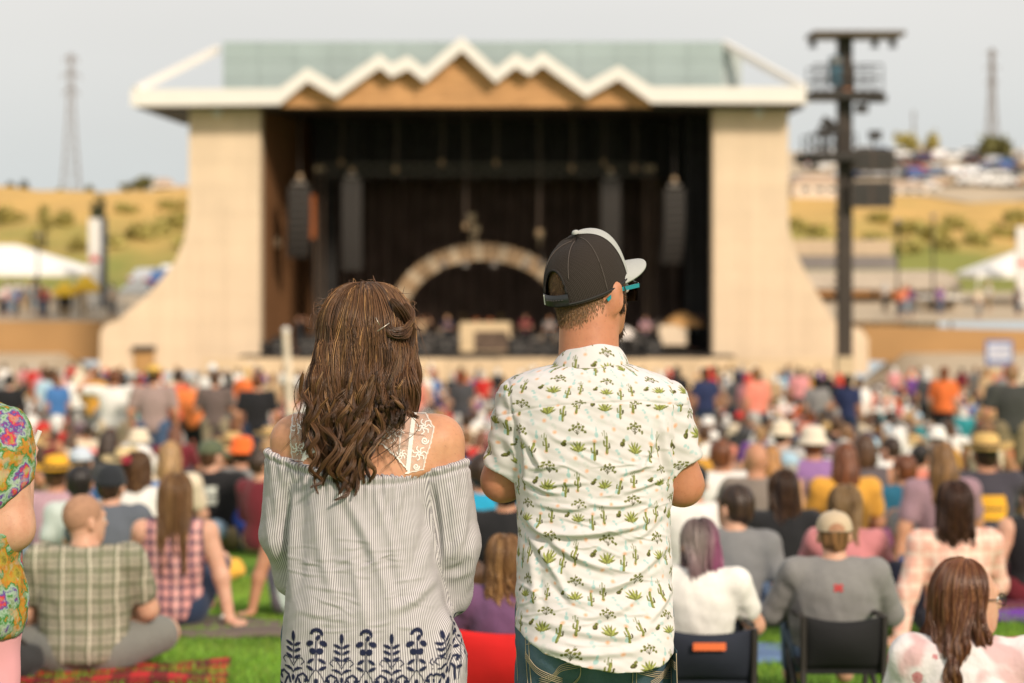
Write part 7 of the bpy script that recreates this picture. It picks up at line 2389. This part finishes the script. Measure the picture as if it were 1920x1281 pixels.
V = V - N * (.004 * np.exp(-((V[:, 0]) / .012) ** 2) * (N[:, 1] < -.3) * np.clip((1.30 - V[:, 2]) * 20, 0, 1))[:, None]
wbody = mesh_np('body', V, Q)
obj('body', wbody, M['skin'], woman, color=(.60, .315, .185))
for s in (-1, 1):
    Rz_ = Matrix.Rotation(-.12, 3, 'Z')
    e = obj('eye', eye_me, None, woman, loc=Vector(PW['hed']) + Rz_ @ Vector((s * .033, .080, .003)), rot=(0, 0, -.12)); obj('iris', iris_me, None, e)
# lace bralette laid on the skin of the back
poly = A([(549, 771), (584, 768), (600, 779), (660, 786), (700, 790), (740, 785), (757, 767), (800, 772), (819, 802), (813, 832), (804, 860), (800, 882), (757, 892), (768, 883), (749, 862), (720, 835), (677, 828), (640, 830), (615, 838), (586, 855), (573, 866), (549, 864), (545, 820)])
def wpx(V_): return np.stack([WX + V_[:, 0] * KPX * (PD / (PD + V_[:, 1])), HOR + (CZ - gz(PD) - V_[:, 2]) * KPX * (PD / (PD + V_[:, 1]))], 1)
cF = V[Q].mean(1); cN = N[Q].mean(1); pF = wpx(cF)
sel = (cN[:, 1] < .35) & (cF[:, 1] < .05) & (pF[:, 0] > 535) & (pF[:, 0] < 830) & (pF[:, 1] > 755) & (pF[:, 1] < 905)
q = Q[sel]; uq, inv = np.unique(q, return_inverse=True)
LV, LQ, LN = V[uq], inv.reshape(-1, 4), N[uq]
LV = LV + LN * .0028
LV, LQ = subdiv(LV, LQ); LV, LQ = subdiv(LV, LQ); LV, LQ = subdiv(LV, LQ)
P = wpx(LV[LQ].mean(1))
d, t = seg_dist(P, np.concatenate([poly, poly[:1]]))
keep = inside(P, poly) & (d > 1.6 * np.abs(np.sin(t * 210)))
LQ = LQ[keep]; uq, inv = np.unique(LQ, return_inverse=True); LV = LV[uq]; LQ = inv.reshape(-1, 4)
P = wpx(LV)
d, t = seg_dist(P, np.concatenate([poly, poly[:1]]))
al = np.full(len(P), .16)
al = np.maximum(al, .75 * (d < 3.5)); al = np.maximum(al, .55 * (np.sin(P[:, 0] * 2.2) * np.sin(P[:, 1] * 2.2) > .35))
def stroke(pts, w_, a_=1.0):
    global al
    dd, _ = seg_dist(P, pts); al = np.maximum(al, a_ * (dd < w_))
stroke([(573, 862), (600, 846), (640, 832), (677, 829), (720, 836), (749, 862), (768, 886)], 4.5)
stroke([(778, 770), (774, 830), (769, 888)], 4); stroke([(577, 770), (573, 862)], 3.5); stroke([(762, 770), (757, 800), (752, 850)], 1.2, .7)
def flower(cx, cy, R_, n_=7):
    for k in range(n_):
        a = k * 2 * math.pi / n_
        stroke([(cx + R_ * .35 * math.cos(a + s_ * .0) + R_ * .65 * f_ * math.cos(a) - s_ * R_ * .24 * math.sin(f_ * 3.14) * math.sin(a), cy + R_ * .35 * math.sin(a) + R_ * .65 * f_ * math.sin(a) + s_ * R_ * .24 * math.sin(f_ * 3.14) * math.cos(a)) for s_ in (-1,) for f_ in np.linspace(0, 1, 7)], 1.1, .95)
        stroke([(cx + R_ * .35 * math.cos(a) + R_ * .65 * f_ * math.cos(a) + R_ * .24 * math.sin(f_ * 3.14) * math.sin(a), cy + R_ * .35 * math.sin(a) + R_ * .65 * f_ * math.sin(a) - R_ * .24 * math.sin(f_ * 3.14) * math.cos(a)) for f_ in np.linspace(0, 1, 7)], 1.1, .95)
    stroke([(cx + 3 * math.cos(a), cy + 3 * math.sin(a)) for a in np.linspace(0, 6.3, 9)], 1.4, .95)
for c in ((742, 812, 19), (797, 800, 14), (562, 800, 14), (790, 850, 13), (562, 842, 11), (690, 808, 13), (640, 806, 13), (757, 852, 9)): flower(*c)
for cx, cy, R_ in ((800, 826, 7), (720, 815, 6), (600, 815, 9), (665, 815, 6), (785, 875, 6)):
    stroke([(cx + R_ * (1 - f_ * .8) * math.cos(f_ * 9), cy + R_ * (1 - f_ * .8) * math.sin(f_ * 9)) for f_ in np.linspace(0, 1, 22)], 1.2, .95)
def m_lace():
    g = NG('white_lace', .8, .2)
    g.col((.80, .77, .72))
    tr_ = g.n('ShaderNodeBsdfTransparent'); mx_ = g.n('ShaderNodeMixShader')
    g.t.links.new(g.attr('lace', 2), mx_.inputs[0]); g.t.links.new(tr_.outputs[0], mx_.inputs[1]); g.t.links.new(g.b.outputs[0], mx_.inputs[2])
    g.t.links.new(mx_.outputs[0], g.t.nodes['Material Output'].inputs[0])
    return g.mat
lm_ = mesh_np('lace_bralette', LV, LQ); set_attr(lm_, 'lace', al)
obj('lace_bralette', lm_, m_lace(), woman)

# blouse
rows = [(836, 548, 828, -.104, .085), (860, 546, 816, -.112, .092), (886, 545, 806, -.117, .098), (950, 546, 803, -.122, .10), (1000, 545, 815, -.126, .102), (1060, 543, 824, -.130, .104), (1130, 535, 836, -.138, .106), (1190, 530, 866, -.135, .108), (1230, 528, 879, -.140, .11), (1290, 526, 878, -.144, .112), (1350, 523, 880, -.146, .115)]
f, lo, hi = loft_fn(rows, WX, 2.25)
B = Body().fn(f, lo, hi, 0)
B.rc((-.160, -.012, 1.248), (-.186, .02, 1.04), .066, .056, .022); B.rc((-.186, .02, 1.04), (-.168, .06, .945), .056, .046, .02); B.rc((-.168, .06, .945), (-.05, .19, .98), .046, .04, .02)
B.rc((.154, -.012, 1.248), (.190, .01, 1.02), .064, .060, .024); B.rc((.190, .01, 1.02), (.184, .05, .905), .060, .046, .02); B.rc((.184, .05, .905), (.06, .20, .96), .048, .04, .02)
nx_ = A([495, 505, 560, 640, 700, 760, 820, 863, 875]); ny_ = A([842, 844, 863, 880, 886, 884, 874, 863, 861])
B.cut(lambda X, Y, Z: Z - np.interp(WX + X * KPX, nx_, lz(ny_)))
B.plane((0, 0, -1), -lz(1345))
V, Q = B.surf(.0046)
V = relax(V, Q, 2, .5)
V, Q = subdiv(V, Q)
V = relax(V, Q, 1, .5)
N = vnormals(V, Q)
IT = [([(632, 885), (690, 985), (725, 1075), (745, 1150)], 6, 10), ([(700, 890), (735, 990), (760, 1080)], 4, 8), ([(800, 940), (795, 1000), (770, 1075)], -5, 9), ([(825, 1070), (780, 1110), (735, 1130)], 5, 9), ([(560, 900), (556, 1000), (552, 1120)], 5, 9), ([(600, 900), (605, 1000), (640, 1120)], 4, 10),
      ([(660, 1000), (680, 1090), (700, 1180)], 4, 9), ([(760, 900), (750, 940), (742, 980)], 3, 6), ([(735, 895), (722, 940), (712, 975)], 3, 6), ([(585, 1040), (640, 1035), (690, 1045)], 1.2, 4), ([(575, 1084), (630, 1090), (680, 1098)], 1.2, 4), ([(565, 1132), (620, 1140), (680, 1150)], 1.5, 5),
      ([(845, 1130), (835, 1190), (820, 1260)], 7, 10), ([(862, 1150), (858, 1210), (850, 1275)], -6, 7), ([(780, 1150), (790, 1210), (800, 1280)], 5, 10), ([(700, 1160), (705, 1220), (712, 1281)], 4, 10), ([(600, 1150), (598, 1220), (595, 1281)], 4, 10),
      ([(812, 900), (822, 980), (826, 1050)], -7, 6), ([(548, 900), (543, 1000), (538, 1100)], -7, 6), ([(870, 930), (868, 990), (850, 1045)], 6, 8), ([(845, 900), (852, 960), (850, 1010)], 5, 8), ([(882, 1040), (860, 1062), (830, 1070)], -5, 7), ([(525, 900), (520, 980), (524, 1050)], 5, 8), ([(505, 930), (508, 1000), (520, 1070)], 4, 7), ([(890, 1000), (880, 1080), (868, 1120)], 4, 8)]
for _ in range(34):
    x_, y_, L_, s_ = mc.uniform(570, 790), mc.uniform(1000, 1170), mc.uniform(15, 45), mc.normal(0, .2)
    IT.append(([(x_ - L_, y_ - s_ * L_), (x_, y_ + mc.normal(0, 3)), (x_ + L_, y_ + s_ * L_)], mc.uniform(.4, 1.1), mc.uniform(2.2, 3.5)))
IT = [(p_, a_ * 1.35, w_ * 1.15) for p_, a_, w_ in IT]
uu = arc_u(V[:, 0], V[:, 1], .19, .12)
V, P = folds(V, N, WX, IT)
nk = np.interp(P[:, 0], nx_, ny_)
dtop = np.clip((P[:, 1] - nk), 0, 200)
V = V + N * ((.0022 * np.sin(uu * 6.283 / .011 + 1.5 * np.sin(uu * 40)) * np.exp(-(dtop / 10) ** 2) + .0022 * np.sin(uu * 6.283 / .021) * np.exp(-((dtop - 20) / 26) ** 2) + .0022 * np.exp(-((dtop - 3) / 4) ** 2) - .003 * np.exp(-((dtop - 14) / 4) ** 2) + .002 * vnoise(V * A([9, 9, 7]), 31) + .0008 * vnoise(V * A([24, 24, 30]), 32)))[:, None]
# embroidery along the hem
E = np.zeros(len(V))
def em(dist): 
    global E
    E = np.maximum(E, np.clip(.5 - dist / 1.3, 0, 1))
lift = np.clip((P[:, 0] - 828) / 45, 0, 1) * 46
U = np.where(P[:, 0] > 815, 815 + (uu - arc_u(A([wx_(815)]), A([-.1]))[0]) * KPX, P[:, 0]); Yp = P[:, 1] + lift + 11
PER = 91.5
xa = (U - 557) - np.round((U - 557) / PER) * PER
xb = (U - 602) - np.round((U - 602) / PER) * PER
bk = N[:, 1] < .6
def ov(x, y, c, rx, ry, rot=0.): return oval(x, y, c, rx, ry, rot)
def arcs(x, pts, w_): 
    dd, _ = seg_dist(np.stack([x, Yp], 1), pts); return dd - w_
em(ov(xa, Yp, (0, 1191), 4, 10)); em(np.abs(xa) * 1.0 + np.where((Yp > 1185) & (Yp < 1240), 0, 99) - 1.1)
for s in (-1, 1):
    for i, y_ in enumerate((1205, 1216, 1228)): em(ov(xa, Yp, (s * 8, y_), 8, 3.4, s * -.45))
    em(arcs(xa, [(0, 1245), (s * 8, 1232), (s * 17, 1229), (s * 22, 1236), (s * 16, 1241)], 1.1)); em(arcs(xa, [(0, 1256), (s * 9, 1247), (s * 17, 1248)], 1.6)); em(ov(xa, Yp, (s * 8, 1250), 7, 3, s * -.3))
    em(arcs(xa, [(s * 5, 1275), (s * 10, 1262), (s * 20, 1257), (s * 28, 1263), (s * 24, 1271)], 2.4)); em(arcs(xa, [(s * 12, 1268), (s * 17, 1280), (s * 15, 1300)], 2.2)); em(ov(xa, Yp, (s * 27, 1268), 5, 4)); em(ov(xa, Yp, (s * 24, 1285), 6, 3.5, .5))
em(ov(xa, Yp, (0, 1266), 3.5, 6)); em(ov(xa, Yp, (0, 1290), 5, 9))
ring = np.abs(np.hypot(xb - 0, (Yp - 1185)) - 9.5) - np.interp(np.arctan2(-(Yp - 1185), xb), [-3.2, -1.2, 0, 1.2, 3.2], [0, -4, 2.6, 4.4, 2.6])
em(ring); em(ov(xb, Yp, (3, 1190), 4, 6, .4)); em(np.abs(xb) + np.where((Yp > 1195) & (Yp < 1250), 0, 99) - 1.2)
for s in (-1, 1):
    em(ov(xb, Yp, (s * 12, 1201), 8, 5.5, s * .5)); em(ov(xb, Yp, (s * 6, 1215), 6, 6.5, s * .6)); em(ov(xb, Yp, (s * 10, 1233), 8, 3.6, s * .6)); em(ov(xb, Yp, (s * 11, 1246), 8, 3.6, s * -.5))
    em(arcs(xb, [(0, 1247), (s * 10, 1262), (s * 20, 1285), (s * 24, 1305)], 1.0))
em(ov(xb, Yp, (0, 1270), 4, 6)); em(arcs(xb, [(0, 1276), (0, 1310)], 1.1))
E *= bk & (Yp > 1168) & (P[:, 1] > 1150)
S_ = np.stack([uu, V[:, 2], 0 * uu], 1)
# stripe coordinate: across the back, along the arms on the sleeves
slv = ((P[:, 0] < np.interp(P[:, 1], [860, 1000, 1130], [548, 545, 537]) - 1) | (P[:, 0] > np.interp(P[:, 1], [860, 950, 1060, 1150], [806, 808, 826, 850]) + 1)) & (P[:, 1] < 1160)
sk_ = np.clip((P[:, 0] - np.interp(P[:, 1], [880, 1150], [625, 738])) / 30, 0, 1); skew = .05 * (V[:, 2] - 1.2) * sk_ * sk_ * (3 - 2 * sk_)
def arm_u(pts, r_):
    zz = A([p[2] for p in pts])[::-1]; cx = A([p[0] for p in pts])[::-1]; cy = A([p[1] for p in pts])[::-1]
    return np.arctan2(V[:, 0] - np.interp(V[:, 2], zz, cx), -(V[:, 1] - np.interp(V[:, 2], zz, cy) - .02)) * r_
aL = arm_u([(-.162, 0, 1.25), (-.186, .02, 1.04), (-.168, .06, .945)], .058); aR = arm_u([(.158, 0, 1.25), (.190, .01, 1.02), (.184, .05, .905)], .060)
sc = np.where(slv, np.where(P[:, 0] > 690, aR, aL) * 1.22, uu)
def m_blouse():
    g = NG('striped_cotton', .85, .2)
    x = g.attr('stripe', 2); e = g.attr('stitch', 2)
    f_ = g.m('FRACT', g.m('ADD', g.m('DIVIDE', x, .0044), 50))
    st_ = g.ramp(g.m('SINE', g.m('MULTIPLY', f_, 6.2832)), -.5, .6, 0, 1)
    n = g.noise(30, 3)
    c = g.mix(st_, (.575, .545, .555), (.235, .22, .24))
    c = g.mix(e, c, (.012, .016, .045))
    g.col(c).bump(g.m('ADD', g.m('MULTIPLY', e, 1.0), g.m('MULTIPLY', n, .25)), .4, .003)
    return g.mat
me = mesh_np('blouse', V, Q); set_attr(me, 'stripe', sc); set_attr(me, 'stitch', E)
obj('blouse', me, m_blouse(), woman)
B = Body(); B.el((0, 0, .80), (.165, .115, .13), None, .05); legs(B, PW, .016, 1.9, .03, 1.0, False)
obj('jeans', B.mesh('jeans', .010), M['denim'], woman)
for s in (0, 1): obj('shoe', shoe_mesh('woman', s), M['fabric_flat'], woman, color=(.35, .25, .18))

# her hair
def tint_w(rng, n, t, phi, p):
    base, hi, dk = A((.185, .090, .041)), A((.52, .29, .115)), A((.070, .031, .017))
    lh = rng.uniform() < (.26 if phi < .6 else .16)
    m = np.where(rng.uniform(0, 1, (n, 1, 1)) < (.6 if lh else .05), 1.0, 0.0) * rng.uniform(.25, 1, (n, 1, 1))
    m = m * np.interp(t, [0, .1, .5, .8, 1], [.3, 1, .9, .45, .3])[None, :, None]
    c = base + (hi - base) * m
    g = np.interp(t + rng.normal(0, .1), [0, .3, .6, 1], [0, .08, .45, .8])[None, :, None] * rng.uniform(.6, 1.1)
    c = c + (dk - c) * np.clip(g, 0, 1)
    if rng.uniform() < .25: c = c * .55
    return c * rng.uniform(.65, 1.3, (n, 1, 1))
def zend_w(phi, rng):
    if phi > .2: return rng.uniform(-.185, -.12)
    if phi < -1.3: return rng.uniform(-.25, -.15)
    return rng.choice([rng.uniform(-.19, -.12), rng.uniform(-.30, -.20)], p=[.72, .28])
PHW = PW['hed']
parts_ = []
hm = long_hair(101, 330, 42, zend_w, .0085, .15, 1.0, tint_w, K=34, R=(.100, .112, .120), back=-.132, curl=1.2, rad0=.0105, r=.00070, soft=True, phi_max=114, shift=-.010, wstart=.015, bulge=.004, lift=.0)
hair_o = obj('hair', hm, M['strand'], woman, loc=PHW)
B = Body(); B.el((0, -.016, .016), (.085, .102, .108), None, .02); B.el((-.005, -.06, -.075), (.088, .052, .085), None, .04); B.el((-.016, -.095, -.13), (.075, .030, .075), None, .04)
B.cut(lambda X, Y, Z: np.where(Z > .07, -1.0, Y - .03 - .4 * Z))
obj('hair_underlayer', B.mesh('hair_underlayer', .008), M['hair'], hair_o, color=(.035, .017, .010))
# loose ringlets and the twisted, pinned lock
def ringlets():
    rng = np.random.default_rng(9)
    Ps, Rs, Ts = [], [], []
    def add(pts, n, r_, tw=3.0, K=34, dark=1.0):
        G = resample([((a - WX) / KPX - PHW[0], y, lz(b) - PHW[2]) for a, b, y in pts], K)
        t = np.linspace(0, 1, K)
        rad = r_ * np.interp(t, [0, .15, .6, .9, 1], [.5, 1, 1, .6, .15])
        p = lock_strands(G, n, rad, rng, tw)
        Ps.append(p); Rs.append(np.tile(.00075 * np.interp(t, [0, .1, .85, 1], [.7, 1, .9, .3]), (n, 1)))
        Ts.append(tint_w(rng, n, .35 + .65 * t, 0, p) * dark)
    y0 = -.165
    for pts in ([(640, 740), (622, 790), (650, 830), (628, 868), (655, 892), (663, 912), (640, 924)], [(610, 760), (585, 800), (606, 840), (592, 870), (612, 892), (592, 903)], [(660, 760), (676, 800), (652, 850), (640, 880), (662, 905), (650, 918)], [(690, 770), (722, 800), (700, 840), (714, 865), (702, 888)],
                [(625, 730), (600, 770), (640, 812), (618, 850), (600, 880), (606, 905)], [(600, 740), (584, 775), (604, 806), (588, 835), (600, 860)], [(715, 750), (730, 790), (712, 815)], [(655, 740), (690, 790), (680, 830), (690, 850)], [(575, 700), (572, 735), (590, 760), (578, 790)], [(745, 740), (775, 765), (790, 772)], [(735, 730), (758, 755), (770, 768)]):
        j_ = rng.normal(0, 4, 2)
        add([(a + j_[0], b + j_[1], y0 + .012 * math.sin(i * 1.9)) for i, (a, b) in enumerate(pts)], 30, .0050, 6.0, dark=.85)
    # many thinner waves falling from the nape
    for k in range(80):
        x0 = rng.uniform(592, 765); y_s = rng.uniform(690, 760)
        xe = 656 + (x0 - 672) * .60 + rng.normal(0, 14)
        long_ = rng.uniform() < .42 and x0 < 720
        y_e = rng.uniform(850, 922) if long_ else rng.uniform(770, 840)
        if x0 > 715: y_e = rng.uniform(745, 790); xe = x0 + rng.uniform(-8, 18)
        if x0 < 610 and rng.uniform() < .25: xe -= 12
        wl_, am_, ph_ = rng.uniform(66, 96), rng.uniform(4, 11), x0 * .035 + rng.normal(0, .9)
        m_ = 13; pts = []
        for i in range(m_):
            f_ = i / (m_ - 1); yy = y_s + (y_e - y_s) * f_
            g_ = am_ * min(1, f_ * 2.2)
            pts.append((x0 + (xe - x0) * f_ ** .8 + g_ * math.sin(6.283 * yy / wl_ + ph_), yy, -.138 - .02 * f_ - rng.uniform(0, .002) + .0009 * g_ * math.cos(6.283 * yy / wl_ + ph_) - .012 * math.sin(k * 7.1)))
        add(pts, int(rng.uniform(18, 44)), rng.uniform(.0035, .0085), rng.uniform(1, 5), dark=rng.uniform(.45, 1.0))
    # twisted lock on the right side of the head
    for k in range(7):
        o_ = k * 5
        add([(762, 568 + o_, -.06), (775 - k, 590 + o_ * .8, -.080), (764, 612 + o_ * .5, -.108), (742, 616 + o_ * .3, -.122), (728, 606 + o_ * .2, -.122)], 46, .007, 4.0, dark=.8)
    add([(735, 560, -.105), (752, 575, -.105), (768, 600, -.09), (772, 630, -.08), (768, 665, -.09), (775, 700, -.10)], 60, .010, 2.0)
    add([(728, 612, -.12), (740, 625, -.125), (758, 622, -.12), (770, 606, -.10)], 50, .008, 4.0, dark=.6)
    # flyaway hairs
    for _ in range(70):
        a = rng.uniform(-1.5, 1.5); x0, z0 = 686 + 88 * math.sin(a), 628 - 96 * math.cos(a)
        add([(x0, z0, -.02), (x0 + rng.normal(0, 10) + 8 * math.sin(a), z0 - 5 + rng.normal(0, 4), -.03), (x0 + 22 * math.sin(a) + rng.normal(0, 8), z0 + rng.normal(16, 16), -.04)], 1, .0004, 0, 12)
    for _ in range(40):
        x0, z0 = rng.uniform(570, 780), rng.uniform(690, 760)
        add([(x0, z0, -.14), (x0 + rng.normal(0, 16), z0 + 40, -.15), (x0 + rng.normal(0, 22), z0 + 80, -.15), (x0 + rng.normal(0, 26), z0 + rng.uniform(90, 130), -.155)], 2, .002, 3, 24)
    K = 34
    V_, Q_, C_ = [], [], []; n = 0
    for p, r_, t_ in zip(Ps, Rs, Ts):
        v_, q_ = tubes(p, r_, 3); V_.append(v_); Q_.append(q_ + n); n += len(v_); C_.append(np.repeat(t_.reshape(-1, 3), 3, 0))
    me = mesh_np('ringlets', np.concatenate(V_), np.concatenate(Q_)); c = np.concatenate(C_); set_attr(me, 'tint', np.concatenate([c, np.ones((len(c), 1))], 1))
    obj('ringlet', me, M['strand'], hair_o)
ringlets()
bp_ = thing('bobby_pin', Vector(woman.location), 0, 'small metal hair pins crossed in the twisted lock of the woman', 'hair pin')
MB().tube([(wx_(714), -.137, lz(617)), (wx_(736), -.133, lz(602))], .0011, 5).tube([(wx_(711), -.135, lz(592)), (wx_(718), -.137, lz(606))], .0009, 5).build('pin', m_plain('pin_metal', (.55, .48, .40), .3, metal=.8), bp_, True)
